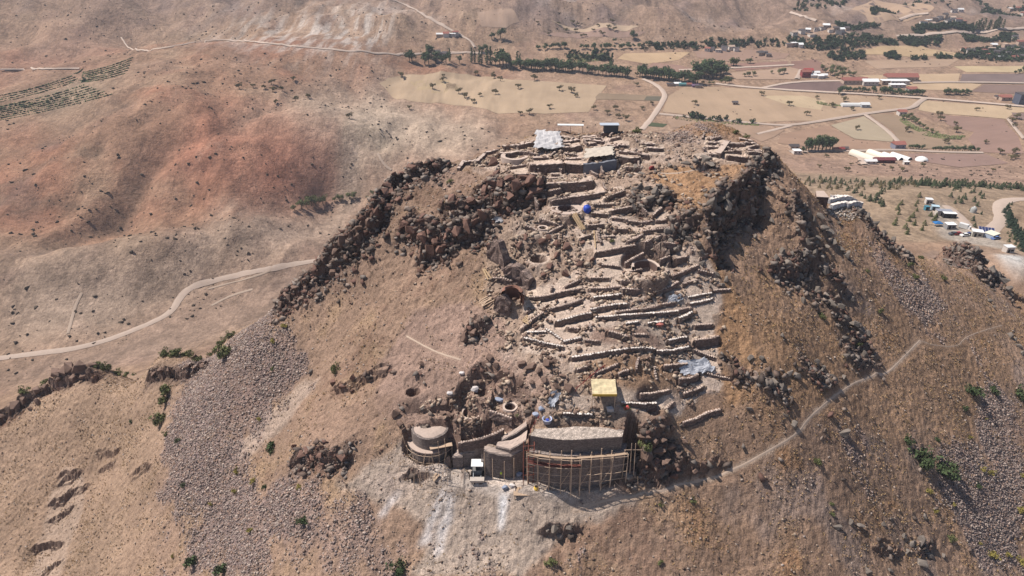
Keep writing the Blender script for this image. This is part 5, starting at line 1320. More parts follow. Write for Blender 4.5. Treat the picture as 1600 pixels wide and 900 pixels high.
# rows of saplings on the left hillside and market gardens (nobody could count them)
def rows_stuff(name, label, spec, m_):
    mb = MB(); rg = random.Random(3)
    for (A_, B_, C_, D_), nrow, step in spec:
        for r in range(nrow):
            t = (r + .5) / nrow
            n = 60; us = []; vs = []
            for k in range(n + 1):
                s_ = k / n; u = (A_[0] * (1 - s_) + B_[0] * s_) * (1 - t) + (D_[0] * (1 - s_) + C_[0] * s_) * t; v = (A_[1] * (1 - s_) + B_[1] * s_) * (1 - t) + (D_[1] * (1 - s_) + C_[1] * s_) * t
                us.append(u); vs.append(v + 2.6 * math.sin(s_ * 3.1 + t * .6))
            l = resample(survey(us, vs), step)
            for p in l:
                if rg.random() < .04: continue
                h_ = rg.uniform(1.0, 1.6); a = rg.uniform(0, 3); 
                vs_, fs_ = TUFT[rg.randrange(4)]
                mb.add(np.array(vs_) * h_ + p + [rg.uniform(-.2, .2), rg.uniform(-.2, .2), 0], fs_)
    return tag(mb.build(name, m_), label, kind='stuff')
TUFT = [hull(9, (.8, .8, .8), 50 + i, 0) for i in range(4)]
rows_stuff('sapling_rows', 'dark curved rows of saplings on the left hillside', [(((0,148),(110,118),(128,128),(0,160)), 4, 1.3), (((0,146),(100,116),(160,100),(232,82)), 1, 1.2), (((130,112),(208,88),(196,118),(128,128)), 7, 1.3), (((0,165),(128,132),(178,150),(0,188)), 8, 1.4)], M_LEAF)
rows_stuff('orchard_rows', 'small orchard rows between the fields of the plain', [(((1055,180),(1185,194),(1185,198),(1050,185)), 3, 4.), (((1276,158),(1330,164),(1328,167),(1276,161)), 3, 4), (((1412,184),(1450,205),(1435,208),(1404,186)), 4, 4), (((1450,205),(1508,212),(1500,220),(1440,210)), 4, 5), (((888,84),(948,82),(945,96),(886,94)), 8, 5)], M_LEAF2)

MODE = 'hill'
# ------------------------------------------------------------------ loose stones, scree and dry grass on the hill
def pick(mask, n):
    """random points on the hill, denser where the mask is high"""
    w_ = (np.clip(mask[hillwin], 0, None) * np.outer(np.gradient(GY), np.gradient(GX))[hillwin]).ravel(); w_ = w_ / w_.sum()
    k = RNG.choice(len(w_), n, p=w_); j, i = np.unravel_index(k, mask[hillwin].shape)
    j = j + hillwin[0].start; i = i + hillwin[1].start
    x = GX[i] + RNG.uniform(-.2, .2, n); y = GY[j] + RNG.uniform(-.2, .2, n)
    return x, y
seen = HILL * (H > 78) * (Y > 70)
stoneT = [hull(7, (1, .8, .6), 900 + i, .5) for i in range(40)]
stoneT = [t for t in stoneT if len(t[1]) == 10][:10]
def stones(name, label, mask, n, smin, smax, tones, m_, pw=3.0):
    x, y = pick(mask, n); s = smin + (smax - smin) * RNG.random(n) ** pw
    z = sample(H, x, y) + s * .15
    T = np.array([lin(*t) for t in tones])[RNG.integers(0, len(tones), n)] * RNG.uniform(.75, 1.25, (n, 1))
    return tag(scatter_mesh(name, stoneT, np.column_stack([x, y, z]), s, RNG.uniform(0, 6.28, n), T, m_), label, kind='stuff')
M_STONE = mat('loose_stone', (130, 120, 116), vary=.15, scale=3, tone=True)
stones('scree', 'purple grey scree stones spread over both flanks of the hill', np.clip(scree, 0, 1) * seen, 90000, .09, .46, [(156,136,126), (140,120,112), (176,156,142), (122,104,98), (152,122,104)], M_STONE)
general = seen * (.25 + sm(-.1, .4, n3 + .4 * n4)) * (1 - .9 * flat)
stones('scattered_stones', 'small pale and dark stones strewn over the hill', general, 52000, .07, .45, [(158,132,110), (180,156,134), (120,96,82), (104,84,74), (168,150,138)], M_STONE, 4)
crw = np.clip(cragmask + .35 * sm(1.3, 2.0, np.hypot(slx, sly)), 0, 1) * (X > -75) * seen * (1 - flat) * (1 - scree)
spurm = inpoly(spoly([(1290,330),(1300,308),(1345,312),(1370,350),(1330,345)]), X, Y, 1, 3) * HILL
stones('spur_rubble', 'pale rubble around the white stepped walls on the right spur', spurm + 0., 1500, .15, .6, [(206,192,178), (180,160,146), (150,128,114)], M_STONE, 3)
stones('crag_rubble', 'broken blocks covering the rocky crags', crw, 10500, .22, 1.35, [(124,102,90), (98,84,76), (150,130,116), (118,86,74), (140,126,116)], M_STONE, 2.4)
digm = inpoly(spoly([(700,265),(830,205),(1050,200),(1200,235),(1210,262),(1060,330),(1100,390),(1130,450),(1130,600),(1060,640),(990,690),(820,690),(700,700),(640,640),(780,560),(760,440),(760,330),(800,310),(760,260)]), X, Y, 1, 4)
stones('dig_rubble', 'rubble lying between the excavated walls', digm * seen * (.3 + sm(-.2, .4, n4) * 1.5) * sm(-.25, .3, fbm(X, Y, 6, 3, 222)) * (1 - .8 * rightm * (Y > 128)), 11500, .09, .85, [(172,146,124), (150,122,102), (128,102,88), (196,172,148)], M_STONE, 3)
# tufts of dry grass
def tuft(seed):
    rg = random.Random(seed); vs = []; fs = []
    for k in range(6):
        a = rg.uniform(0, 6.28); r_ = rg.uniform(.25, .6); h_ = rg.uniform(.4, .9); o = len(vs)
        vs += [(-.12 * math.sin(a), .12 * math.cos(a), -.1), (.12 * math.sin(a), -.12 * math.cos(a), -.1), (r_ * math.cos(a), r_ * math.sin(a), h_)]; fs.append((o, o + 1, o + 2))
    return np.array(vs), fs
tufts = [tuft(i) for i in range(8)]
gm = seen * np.clip(rightm * .8 + leftm * .6 + .35, 0, 1) * (1 - .85 * scree) * (1 - digm) * (1 - .8 * flat) * sm(-.35, .35, n3)
n = 46000; x, y = pick(gm, n); s = RNG.uniform(.2, .6, n) ; z = sample(H, x, y)
T = np.array([lin(*t) for t in [(196,160,108), (184,146,92), (168,134,94), (200,168,120), (150,124,86)]])[RNG.integers(0, 5, n)] * RNG.uniform(.8, 1.2, (n, 1))
tag(scatter_mesh('dry_grass', tufts, np.column_stack([x, y, z]), s, RNG.uniform(0, 6.28, n), T, mat('dry_stalks', (160, 130, 80), vary=.1, tone=True)), 'tufts of golden dry grass over the hill', kind='stuff')

# ------------------------------------------------------------------ boulders, each an object
BOULD = [ # region phrase, colour, points (u, v, size m)
 ('boulders on the skyline left of the summit', 'r', [(616,270,1.1),(628,266,1.3),(643,263,1.2),(655,262,.9),(668,258,.9),(680,261,1.0),(604,290,1.5),(600,305,1.4),(612,300,1.2),(596,318,1.6),(606,330,1.4),(590,335,1.2),(622,312,1.1)]),
 ('dark rocks along the skyline left of the summit crag', 'b', [(575,350,1.3),(560,358,1.5),(548,372,1.3),(535,380,1.4),(525,395,1.5),(540,402,1.1),(505,412,1.2),(492,425,1.3),(478,440,1.4),(462,450,1.6),(448,462,1.7),(440,478,1.3),(470,470,1.2),(490,455,1.0),(520,425,1.1),(555,398,1.0),(575,380,1.2)]),
 ('rocks of the crag below the left rim', 'r', [(633,352,1.6),(645,362,1.8),(660,372,1.8),(672,362,1.5),(684,380,1.7),(696,372,1.4),(706,385,1.3),(690,392,1.5),(672,392,1.4),(715,365,1.6),(728,358,1.7),(742,350,1.6),(752,340,1.4),(660,340,1.1),(700,330,1.0),(706,313,1.7),(690,318,.9),(735,320,1.5),(722,308,.8)]),
 ('big red brown boulders left of the dark room wall', 'r', [(770,258,1.4),(776,272,1.5),(768,285,1.6),(783,290,1.9),(796,282,1.5),(806,295,2.0),(818,280,1.8),(828,290,1.9),(838,300,1.7),(812,310,1.6),(826,312,1.5),(795,308,1.4),(842,286,1.3),(757,300,1.6),(780,320,1.5),(793,328,1.3),(750,312,1.2)]),
 ('boulders in the heap right of the blue tank', 'g', [(990,298,1.3),(1000,292,1.2),(1012,296,1.4),(1022,302,1.3),(1030,293,1.2),(1038,303,1.5),(1016,312,1.6),(1045,312,1.2),(1000,308,1.2),(986,315,1.1),(1030,316,1.0),(990,328,1.0)]),
 ('pale stones right of the two parallel dark walls', 'g', [(992,264,1.2),(984,275,1.0),(1003,273,.9),(1024,268,.8),(1030,275,.9),(1046,260,.9),(1055,264,.9),(1072,256,1.1),(1080,262,1.0),(1102,252,1.6),(1110,258,1.5),(1086,250,.9),(1062,250,.7),(1040,250,.7)]),
 ('rocks on the right rim of the summit', 'g', [(1178,247,1.1),(1188,252,1.2),(1197,246,1.2),(1205,252,1.4),(1213,258,1.4),(1180,262,1.0),(1190,268,1.2),(1200,272,1.5),(1211,276,1.4),(1176,278,1.0),(1220,270,1.2),(1160,285,.9),(1185,290,1.3),(1200,298,1.4)]),
 ('angular blocks around the great dark crag', 'g', [(1112,318,1.6),(1122,312,1.8),(1133,306,1.7),(1136,322,2.1),(1120,330,1.5),(1110,338,1.3),(1148,325,1.3),(1160,318,1.2),(1175,330,1.2),(1190,334,1.4),(1128,345,1.2),(1145,352,1.1),(1165,360,1.2),(1140,370,1.0),(1180,372,1.2),(1205,345,1.1),(1150,388,1.1),(1112,300,.9)]),
 ('rocks around the dark hollow above the terraces', 'g', [(1042,362,1.1),(1052,358,1.2),(1062,360,1.3),(1068,368,1.1),(1078,375,1.3),(1090,382,1.0),(1048,378,.9),(1054,390,1.0),(1095,396,1.0),(1098,412,.8),(1126,420,1.3),(1120,430,1.0),(1135,438,1.1),(1128,446,.9)]),
 ('boulders down the right flank below the crag', 'g', [(1222,394,1.5),(1238,400,1.4),(1228,412,1.3),(1255,398,1.3),(1248,416,1.5),(1212,404,1.1),(1262,380,1.2),(1272,396,1.4),(1285,405,1.3),(1250,432,1.1),(1268,430,1.0),(1290,425,1.2)]),
 ('blocks of the long rocky rib at the upper right', 'g', [(1248,330,1.2),(1256,322,1.3),(1264,335,1.4),(1272,345,1.3),(1280,338,1.2),(1262,352,1.3),(1285,358,1.5),(1296,365,1.4),(1300,378,1.5),(1312,390,1.5),(1322,400,1.4),(1290,386,1.2),(1276,372,1.1),(1330,410,1.2),(1310,350,1.1)]),
 ('rocks in the dark band on the right slope', 'g', [(1276,455,1.1),(1290,462,1.2),(1300,475,1.3),(1312,482,1.2),(1322,496,1.4),(1335,508,1.5),(1345,518,1.4),(1355,522,1.2),(1330,470,1.0),(1310,510,1.0),(1340,545,1.2),(1350,555,1.2),(1362,558,1.0),(1255,470,.9),(1222,525,.9)]),
 ('boulders above the footpath on the right slope', 'g', [(1196,600,1.3),(1208,598,1.4),(1220,606,1.3),(1232,585,1.0),(1245,590,1.1),(1262,572,1.3),(1275,566,1.3),(1285,576,1.2),(1300,588,1.1),(1190,560,1.0),(1172,560,.9),(1318,590,1.0),(1172,640,.9),(1240,664,1.1),(1228,650,.8),(1205,585,.9)]),
 ('boulders scattered at the lower right', 'g', [(1380,820,.9),(1392,812,1.0),(1330,818,1.0),(1342,822,1.1),(1308,825,.9),(1412,838,1.2),(1425,850,1.3),(1438,845,1.2),(1445,858,1.3),(1452,870,1.2),(1418,862,1.0),(1440,882,1.4),(1390,892,1.1),(1355,894,1.1),(1474,868,.8),(1445,808,.8),(1318,680,1.5),(1380,690,.6)]),
 ('rocks at the crest of the far right spur', 'g', [(1345,330,1.2),(1356,340,1.2),(1366,352,1.4),(1380,362,1.4),(1395,375,1.4),(1408,384,1.6),(1416,398,1.5),(1425,392,1.2),(1388,388,1.0)]),
 ('rocks around the quarry cliff at the right edge', 'g', [(1490,392,1.6),(1500,388,1.8),(1512,395,2.0),(1525,392,1.8),(1538,400,1.9),(1548,412,2.2),(1530,418,1.9),(1512,410,1.6),(1558,425,2.0),(1568,438,2.0),(1575,450,1.6),(1545,432,1.6),(1580,460,1.4),(1555,398,1.8)]),
 ('rocks at the right edge below the faint path', 'g', [(1578,525,1.1),(1585,532,1.2),(1592,542,1.2),(1598,552,1.2),(1545,470,1.0),(1552,480,.9)]),
 ('boulders beside the right end of the bastion', 'b', [(995,690,1.1),(1008,684,1.2),(1020,690,1.3),(1035,686,1.1),(1045,700,1.2),(1030,706,1.3),(1012,712,1.3),(1000,725,1.2),(1022,728,1.2),(1040,720,1.1),(1060,712,1.0),(1055,728,.9),(1075,722,.9),(1098,728,1.1),(1112,722,1.0),(1085,738,1.0),(1068,690,.9),(1050,672,.9),(1020,660,1.0),(1005,665,1.0),(1035,655,.9)]),
 ('dark rock stacks on the far left ridge', 'b', [(88,580,2.4),(100,574,2.2),(112,580,2.4),(124,578,2.2),(96,590,1.8),(130,588,1.8),(118,592,1.6),(145,572,1.4)]),
 ('rocks on the ridge at the left frame edge', 'b', [(5,650,1.6),(15,644,1.5),(26,636,1.6),(38,626,1.6),(48,620,1.7),(58,612,1.5),(70,606,1.3),(20,628,1.2),(34,612,1.1),(60,630,1.3),(48,640,1.2)]),
 ('rocks on the ledge between left ridge and scree', 'b', [(240,585,1.1),(252,580,1.0),(265,582,1.1),(280,578,1.0),(292,574,1.0),(305,562,1.3),(316,572,1.0),(215,588,.9),(325,556,1.0)]),
 ('red rocks below the dusty trail on the left slope', 'r', [(460,700,1.0),(468,712,1.1),(478,705,1.1),(488,716,1.2),(500,712,1.0),(535,714,1.2),(470,735,.9),(520,598,1.0),(535,605,.9),(552,592,.9)]),
 ('boulders above the round tower', 'b', [(625,662,1.1),(632,675,1.2),(618,650,1.1),(640,668,.9),(690,645,1.2),(700,648,1.0),(660,570,.9),(740,522,1.6),(728,528,1.2),(752,518,1.0),(735,505,.9),(765,560,1.0),(775,572,1.0),(790,580,1.1),(750,598,1.2)]),
 ('rocks on the slope left of the grassy mound', 'b', [(815,570,1.0),(828,575,1.2),(842,580,1.0),(855,572,1.1),(868,565,.9),(880,588,1.0),(850,595,1.0),(832,598,.9),(870,605,.9),(890,610,1.2),(815,600,.9),(800,588,.8)]),
 ('big rocks below the arched opening', 'r', [(848,378,1.1),(858,372,.9),(870,382,1.0),(885,388,1.0),(870,402,1.1),(860,418,1.2),(885,430,1.2),(905,415,.8),(925,408,.9),(850,430,1.0),(910,380,.7),(820,372,1.0),(812,385,1.1)]),
 ('two grey boulders in the spoil below the bastion', 'g', [(866,828,1.2),(888,826,1.0)]),
]
nb = 0
for phrase, tone_, pts in BOULD:
    pts = sorted(pts); a = np.array(pts, float); s = survey(a[:, 0], a[:, 1])
    for i, (p, q) in enumerate(zip(pts, s)):
        me_ = ROCKS[tone_][random.randrange(7)]; o = bpy.data.objects.new('boulder', me_); S.collection.objects.link(o)
        k = p[2] * random.uniform(.8, 1.25) * (.95 if tone_ != 'g' else .85)
        o.location = (q[0], q[1], q[2] + .22 * k); o.rotation_euler = (random.uniform(-.4, .4), random.uniform(-.4, .4), random.uniform(0, 6.28)); o.scale = (k, k * random.uniform(.75, 1), k * random.uniform(.8, 1.15))
        tag(o, which(i, len(pts)) + phrase, 'boulder', 'boulders on the castle hill'); nb += 1
# ------------------------------------------------------------------ shrubs on the hill
plants('shrub', 'shrub', [(262,612,3.0),(258,628,2.6),(251,660,2.3),(259,680,1.2),(352,556,2.6),(310,565,1.9),(425,578,1.0),(523,580,1.5)], 2, ('green shrubs at the upper edge of the left scree', ''), 'shrub', 'shrubs on the left slope', M_LEAF2, wide=.9)
plants('shrub', 'shrub', [(421,705,2.2),(287,759,1.4),(415,762,1.0),(473,818,1.6),(304,880,2.4),(350,893,2.2),(623,893,2.0),(278,690,1.0),(205,660,.9)], 2, ('dark green shrubs standing in the left scree', ''), 'shrub', 'shrubs on the left slope', M_LEAF, wide=.9)
plants('shrub', 'shrub', [(370,738,.9),(368,770,.9),(466,763,.8),(395,752,.7),(270,870,.8),(330,788,.7),(393,830,.8),(405,655,.7),(444,510,.9),(425,535,.8)], .9, ('small yellow green bushes on the left scree', ''), 'bush', 'small bushes on the left scree', mat('foliage_yellow', (150, 136, 58), vary=.4), wide=1.2, parts=False)
plants('shrub', 'shrub', [(1418,692,2.0),(1440,725,3.4),(1476,742,3.8),(1520,618,3.0),(1552,615,2.6),(1595,622,2.6),(1508,640,1.5),(1528,762,1.6),(1465,690,1.3)], 2, ('dark shrubs on the lower right slope', ''), 'shrub', 'shrubs on the right slope', M_LEAF, wide=.9)
plants('shrub', 'shrub', [(1515,684,.9),(1548,740,.9),(1490,788,.8),(1452,770,1.0),(1462,800,.9),(1550,870,1.2),(1575,868,1.1),(1596,880,1.3),(1594,800,1.0),(1530,850,.9),(1540,655,.6),(1598,745,.9),(1535,735,.7)], .9, ('small yellow green bushes on the lower right scree', ''), 'bush', 'small bushes on the right scree', MATS['foliage_yellow'], wide=1.2, parts=False)
plants('shrub', 'shrub', [(1374,488,1.5),(1420,415,1.6),(1430,435,1.4),(1474,437,1.2),(1355,425,1.0),(1384,330,1.5),(1284,498,1.3),(1485,845,1.3),(1278,725,1.2),(1300,805,1.0),(1300,790,.9),(1340,540,1.0),(1440,405,1.3)], 1.3, ('olive shrubs dotted over the upper right slope', ''), 'shrub', 'shrubs on the right slope', M_LEAF2, wide=.9)
plants('shrub', 'shrub', [(1083,785,.9),(1032,790,.7),(978,640,.8),(862,880,1.1),(1010,700,1.6),(1030,880,.7),(808,650,.7),(742,262,.0001)][:7], .9, ('low bushes near the bastion and below it', ''), 'bush', 'bushes around the bastion', M_LEAF2, wide=1.1)
plants('shrub', 'shrub', [(958,378,.9),(902,312,.0)][:1] + [(995,205,1.4),(1148,208,1.2),(1166,213,.9),(703,285,1.0)], 1, ('small bushes growing on and just below the summit', ''), 'bush', 'bushes on the summit', M_LEAF2, wide=1.1)
plants('shrub', 'shrub', along([(40,602),(95,590)], 3, 3, 3) + along([(155,565),(205,550)], 9, 4, 3) + along([(255,552),(300,545)], 7, 4, 3) + along([(330,535),(362,510)], 7, 2, 2), 1.5, ('low green bushes lining the left ridge', ''), 'bush', 'bushes lining the left ridge', M_LEAF2, wide=1.1)

MODE = 'plain'
# ------------------------------------------------------------------ trees of the plain
G1 = 'lone trees of the plain'
plants('field_tree', 'broad', [(629,121),(694,120),(692,127),(743,117),(771,117),(772,123),(782,127),(810,139),(874,142),(893,146),(899,152),(676,139),(717,147),(726,153),(741,161),(750,151),(775,148),(835,126)], 6.2, ('round trees on the big stubble field behind the summit', ''), 'tree', G1, M_LEAF3, jitter=.35, wide=1.1)
plants('field_tree', 'broad', [(858,170),(813,180),(827,179),(928,172),(949,179),(962,172),(967,185),(978,189),(995,135),(1019,164),(1003,172),(995,120)], 6, ('lone trees between the stubble field and the white road', ''), 'tree', G1, M_LEAF3, wide=1.1)
plants('field_tree', 'broad', [(1190,150),(1260,180),(1233,165),(1086,164),(1300,168),(1330,172),(1276,155),(1318,159),(1373,155),(1337,203),(1415,206)], 6, ('lone trees on fields in the middle of the plain', ''), 'tree', G1, M_LEAF3, wide=1.1)
plants('field_tree', 'broad', [(1525,173),(1574,171),(1469,183),(1469,188),(1588,186),(1581,192),(1585,199),(1476,224),(1494,207),(1493,196),(1539,225),(1562,241),(1582,241),(1587,248),(1579,250)], 6, ('lone trees on the brown fields near the right edge', ''), 'tree', G1, M_LEAF3, wide=1.1)
plants('field_tree', 'broad', [(1443,261),(1325,268),(1329,259),(1394,266),(1410,268),(1551,268),(1291,246),(1280,262)], 4, ('small trees on bare ground in front of the hangars', ''), 'tree', G1, M_LEAF3, wide=1.2)
plants('field_tree', 'broad', [(396,137),(414,139),(424,132),(427,144),(441,142),(374,139),(430,163),(462,158),(483,154),(458,127),(546,185),(640,171)], 6, ('dark trees on the back of the red hill', ''), 'tree', G1, M_LEAF3, wide=1.1)
plants('field_tree', 'broad', [(873,39),(884,51),(895,38),(903,40),(900,50),(908,58),(914,58),(935,42),(938,52),(927,50),(950,45),(959,48),(956,37),(942,56),(858,55),(840,38)], 6, ('tiny dark trees on far fields at the top centre', ''), 'tree', G1, M_LEAF3, parts=False, wide=1.1)
plants('valley_tree', 'round', [(460,329,6),(472,327,8),(479,324,8.5),(487,322,8.5),(493,321,8),(505,320,7.5),(523,315,6),(530,314,6),(535,314,6),(546,311,7),(553,310,7),(574,311,4),(583,307,5)], 8, ('grey green trees in the valley left of the hill', ''), 'tree', 'trees in the dry valley', M_LEAF2, wide=1.25)
G2 = 'trees along the far stream'
plants('grove_tree', 'round', [(644,97,14),(640,97,11),(670,100,16),(681,99,16),(674,91,18),(664,101,13),(697,99,12),(718,99,11),(690,101,10)], 10, ('round trees at the left end of the green belt', ''), 'tree', G2, M_LEAF, wide=1.2)
plants('poplar', 'poplar', [(703,97),(737,98),(742,99),(749,101),(753,101),(761,101),(767,102),(808,103),(955,112),(812,104)], 18, ('slender poplars in the left part of the green belt', ''), 'poplar', G2, M_LEAF, wide=1.1)
plants('grove_tree', 'round', [(774,103,10),(781,105,17),(786,105,18),(791,107,18),(797,108,15),(803,109,11)], 11, ('big trees in the middle of the far green belt', ''), 'tree', G2, M_LEAF, wide=1.2)
plants('grove_tree', 'round', along([(812,107),(850,110),(895,113)], 30, 1.5, 1.6) , 12, ('trees of the dense row behind the stubble field', ''), 'tree', G2, M_LEAF, wide=1.25)
plants('grove_tree', 'round', along([(900,112),(940,118),(952,119)], 10, 1.5, 1) + along([(955,119),(980,121)], 7, 1, 1), 12, ('trees at the right end of the green belt', ''), 'tree', G2, M_LEAF, wide=1.2)
plants('grove_tree', 'round', [(772,60,9),(768,61,8),(782,60,12)], 9, ('trees in the far clump at the top centre', ''), 'tree', G2, M_LEAF, wide=1.2)
plants('grove_tree', 'round', along([(838,78),(884,76)], 9, 2, 1) + along([(906,77),(997,76)], 16, 2, 1.3) + [(987,62,10),(993,61,10),(960,67,8),(752,82,8),(760,80,8)], 7, ('small trees in the far row above the green belt', ''), 'tree', G2, M_LEAF, parts=False, wide=1.3)
plants('grove_tree', 'round', along([(1000,120),(1090,131)], 30, 1, 1.5), 12, ('trees of the dark hedge where the white road ends', ''), 'tree', G2, M_LEAF, wide=1.25)
plants('grove_tree', 'round', [(1089,121),(1095,122),(1101,122),(1107,122),(1113,122),(1119,122),(1125,121),(1130,120),(1092,117),(1104,117),(1116,116),(1126,115)], 15, ('trees in the square dark grove beyond the plain', ''), 'tree', G2, M_LEAF, wide=1.3)
plants('grove_tree', 'round', [(1146,103,9),(1142,103,8),(1150,103,8),(1168,99,8),(1172,99,7),(1133,131,9),(1127,131,7),(1139,131,7),(1098,132,6),(1108,132,5),(1114,132,5),(1177,119,7),(1170,120,6),(1163,120,6),(1217,116,6),(1225,115,6),(1254,117,7),(1260,117,6),(1205,115,5)], 7, ('round trees around the farm plots right of the grove', ''), 'tree', G2, M_LEAF2, wide=1.3)
plants('grove_tree', 'round', [(1259,237,10),(1263,236,13),(1268,236,14),(1273,236,14),(1278,236,14),(1284,236,13),(1290,236,12),(1296,236,14),(1300,234,13),(1255,239,7)], 13, ('tall trees in the dark grove left of the hangars', ''), 'tree', 'trees near the hangars', M_LEAF, wide=1.1)
plants('grove_tree', 'round', along([(1422,232),(1440,233)], 5, 1, .5) + along([(1458,236),(1527,237)], 15, 1.5, 1), 4.5, ('roadside trees right of the hangars', ''), 'tree', 'trees near the hangars', M_LEAF, wide=1.3)
plants('grove_tree', 'round', [(1310,148,9),(1364,147,9),(1376,148,10),(1382,148,11),(1386,148,9)] + along([(1316,143),(1355,144)], 10, 1, 1) + along([(1390,147),(1440,150)], 12, 1, 1.5) + along([(1474,149),(1516,148)], 12, 1, 2), 6, ('trees in front of the long red roofed farm', ''), 'tree', 'trees around the farm', M_LEAF, wide=1.3)
plants('grove_tree', 'round', [(1290,113),(1297,118),(1304,116),(1312,115),(1308,122),(1320,113),(1326,118),(1333,120),(1285,110),(1316,122),(1300,110)], 8, ('trees in the plantation left of the long farm', ''), 'tree', 'trees around the farm', M_LEAF2, wide=1.3)
plants('grove_tree', 'round', [(1410,186),(1416,187),(1424,190),(1430,193),(1436,197),(1442,201),(1448,205),(1455,208),(1462,211),(1420,184),(1428,188)], 5, ('trees in the slanting orchard on the right plain', ''), 'tree', 'orchard trees', M_LEAF2, wide=1.3)
plants('grove_tree', 'round', [(1540,0+118,7),(1592,115,7),(1598,114,8),(1586,116,6)][1:], 7, ('trees at the right edge behind the dark field', ''), 'tree', 'orchard trees', M_LEAF, wide=1.3)
plants('poplar', 'poplar', along([(1520,50),(1566,46)], 12, 2, 1), 14, ('poplars in the far row at the top right', ''), 'poplar', 'poplars at the top right', M_LEAF, parts=False, wide=1.3)
# far woods: nobody could count them
def wood(name, label, zones, n, hgt, m_):
    pos = []
    for (poly, k) in zones:
        p = spoly(poly); lo, hi = p.min(0), p.max(0); c = 0
        xs = RNG.uniform(lo[0], hi[0], k * 6); ys = RNG.uniform(lo[1], hi[1], k * 6)
        ins = inpoly(p, xs[None], ys[None])[0]; q = np.column_stack([xs[ins], ys[ins]])[:k]; pos.append(q)
    q = np.concatenate(pos); z = sample(H, q[:, 0], q[:, 1]); s = RNG.uniform(.5, 1.3, len(q)) * hgt
    base = []
    for i in range(5):
        cs = [(0, 0, .4, .3)] + [(RNG.uniform(-.3, .3), RNG.uniform(-.3, .3), RNG.uniform(.2, .6), .2) for _ in range(3)]
        mb = leaf_cloud(cs, 14, .13, 700 + i); base.append((np.array(mb.v), mb.f))
    T = np.tile(lin(62, 76, 48), (len(q), 1)) * RNG.uniform(.6, 1.5, (len(q), 1))
    return tag(scatter_mesh(name, base, np.column_stack([q, z]), s, RNG.uniform(0, 6.28, len(q)), T, m_), label, kind='stuff')
M_FAR = mat('far_foliage', (66, 80, 52), vary=.3, tone=True)
wood('far_woods', 'belts of far off green trees and gardens at the top right', [([(1240,62),(1330,56),(1400,60),(1400,72),(1320,80),(1240,74)], 260), ([(1400,60),(1470,58),(1468,70),(1420,72)], 140), ([(1424,46),(1520,40),(1520,52),(1430,54)], 180), ([(1497,52),(1584,55),(1590,66),(1510,66)], 150),
  ([(1500,80),(1600,76),(1600,98),(1530,94)], 220), ([(1306,34),(1370,38),(1372,44),(1305,44)], 90), ([(1360,18),(1410,12),(1402,22),(1362,26)], 60), ([(1290,85),(1350,80),(1352,92),(1300,96)], 70), ([(1382,84),(1406,86),(1404,94),(1384,92)], 40), ([(1460,88),(1525,88),(1525,93),(1462,92)], 50), ([(1425,92),(1446,91),(1446,94),(1425,95)], 14), ([(1535,10),(1600,8),(1600,26),(1535,24)], 120), ([(1000,70),(1240,62),(1240,70),(1080,78),(1000,78)], 170), ([(885,84),(950,80),(952,96),(888,96)], 60), ([(1240,0),(1330,0),(1330,8),(1240,20)], 60), ([(1400,0),(1600,0),(1600,10),(1400,8)], 70), ([(1020,176),(1100,184),(1185,194),(1100,190)], 20)], 0, 6.5, M_FAR)
# low scrub over the plain and the red hills
def scrub(label, zones, hgt, name='scrub'):
    pos = []
    for poly, k in zones:
        if isinstance(poly, str):
            q_ = np.repeat(k[:, :2], 1, 0); q_ = q_[RNG.random(len(q_)) < .45]; pos.append(q_ + RNG.normal(0, 4.5, q_.shape)); continue
        p = spoly(poly); lo, hi = p.min(0), p.max(0); xs = RNG.uniform(lo[0], hi[0], k * 9); ys = RNG.uniform(lo[1], hi[1], k * 9)
        ok = inpoly(p, xs[None], ys[None])[0] & (fbm(xs, ys, 60, 3, 400) > -.12); pos.append(np.column_stack([xs[ok], ys[ok]])[:k])
    q = np.concatenate(pos); s = .45 + RNG.random(len(q)) ** 3 * hgt * 1.4
    T = np.tile(lin(74, 62, 50), (len(q), 1)) * RNG.uniform(.5, 1.3, (len(q), 1))
    return tag(scatter_mesh(name, [(np.array(v), f) for v, f in [hull(8, (1, 1, .7), 60 + i, 0) for i in range(30)] if len(f) == 12][:6], np.column_stack([q, sample(H, q[:, 0], q[:, 1])]), s, RNG.uniform(0, 6.28, len(q)), T, M_FAR), label, kind='stuff')
scrub('small dark bushes dotted over the red hills and the plain', [*[('line', l_) for l_ in GULW], ([(0,190),(300,90),(600,100),(640,200),(560,300),(440,330),(230,395),(0,410)], 900), ([(0,0),(1200,0),(1200,60),(640,80),(330,60),(0,140)], 900), ([(0,420),(560,310),(500,400),(300,500),(0,600)], 240), ([(600,180),(1000,190),(720,250),(560,300)], 120), ([(1240,240),(1600,245),(1600,290),(1240,280)], 120), ([(1000,60),(1600,60),(1600,110),(1000,110)], 300), ([(1000,130),(1600,150),(1600,240),(1200,240)], 60)], 1.1)
# pines
PG = 'young pines around the camp'
MATS['pine_needles'] = M_PINE
pts = along([(1262,283),(1330,287),(1400,286),(1440,290),(1500,292),(1560,294),(1600,297)], 62, 3, 3.5)
plants('pine', 'pine', pts[:31], 3.6, ('pines in the left half of the long belt', ''), 'pine', PG, M_PINE, parts=False, jitter=.45)
plants('pine', 'pine', pts[31:], 4.6, ('pines in the right half of the long belt', ''), 'pine', PG, M_PINE, parts=False, jitter=.45)
plants('pine', 'pine', along([(1250,285),(1300,292),(1360,292),(1430,292)], 36, 3, 5), 3.2, ('low olive pines in front of the long belt', ''), 'pine', PG, mat('pine_brown', (112, 98, 62), vary=.4), parts=False, jitter=.4)
plants('pine', 'pine', along([(1395,286),(1480,291),(1600,296)], 34, 2, 2), 5.0, ('tall pines forming the crest of the long belt', ''), 'pine', PG, M_PINE, parts=False, jitter=.35)
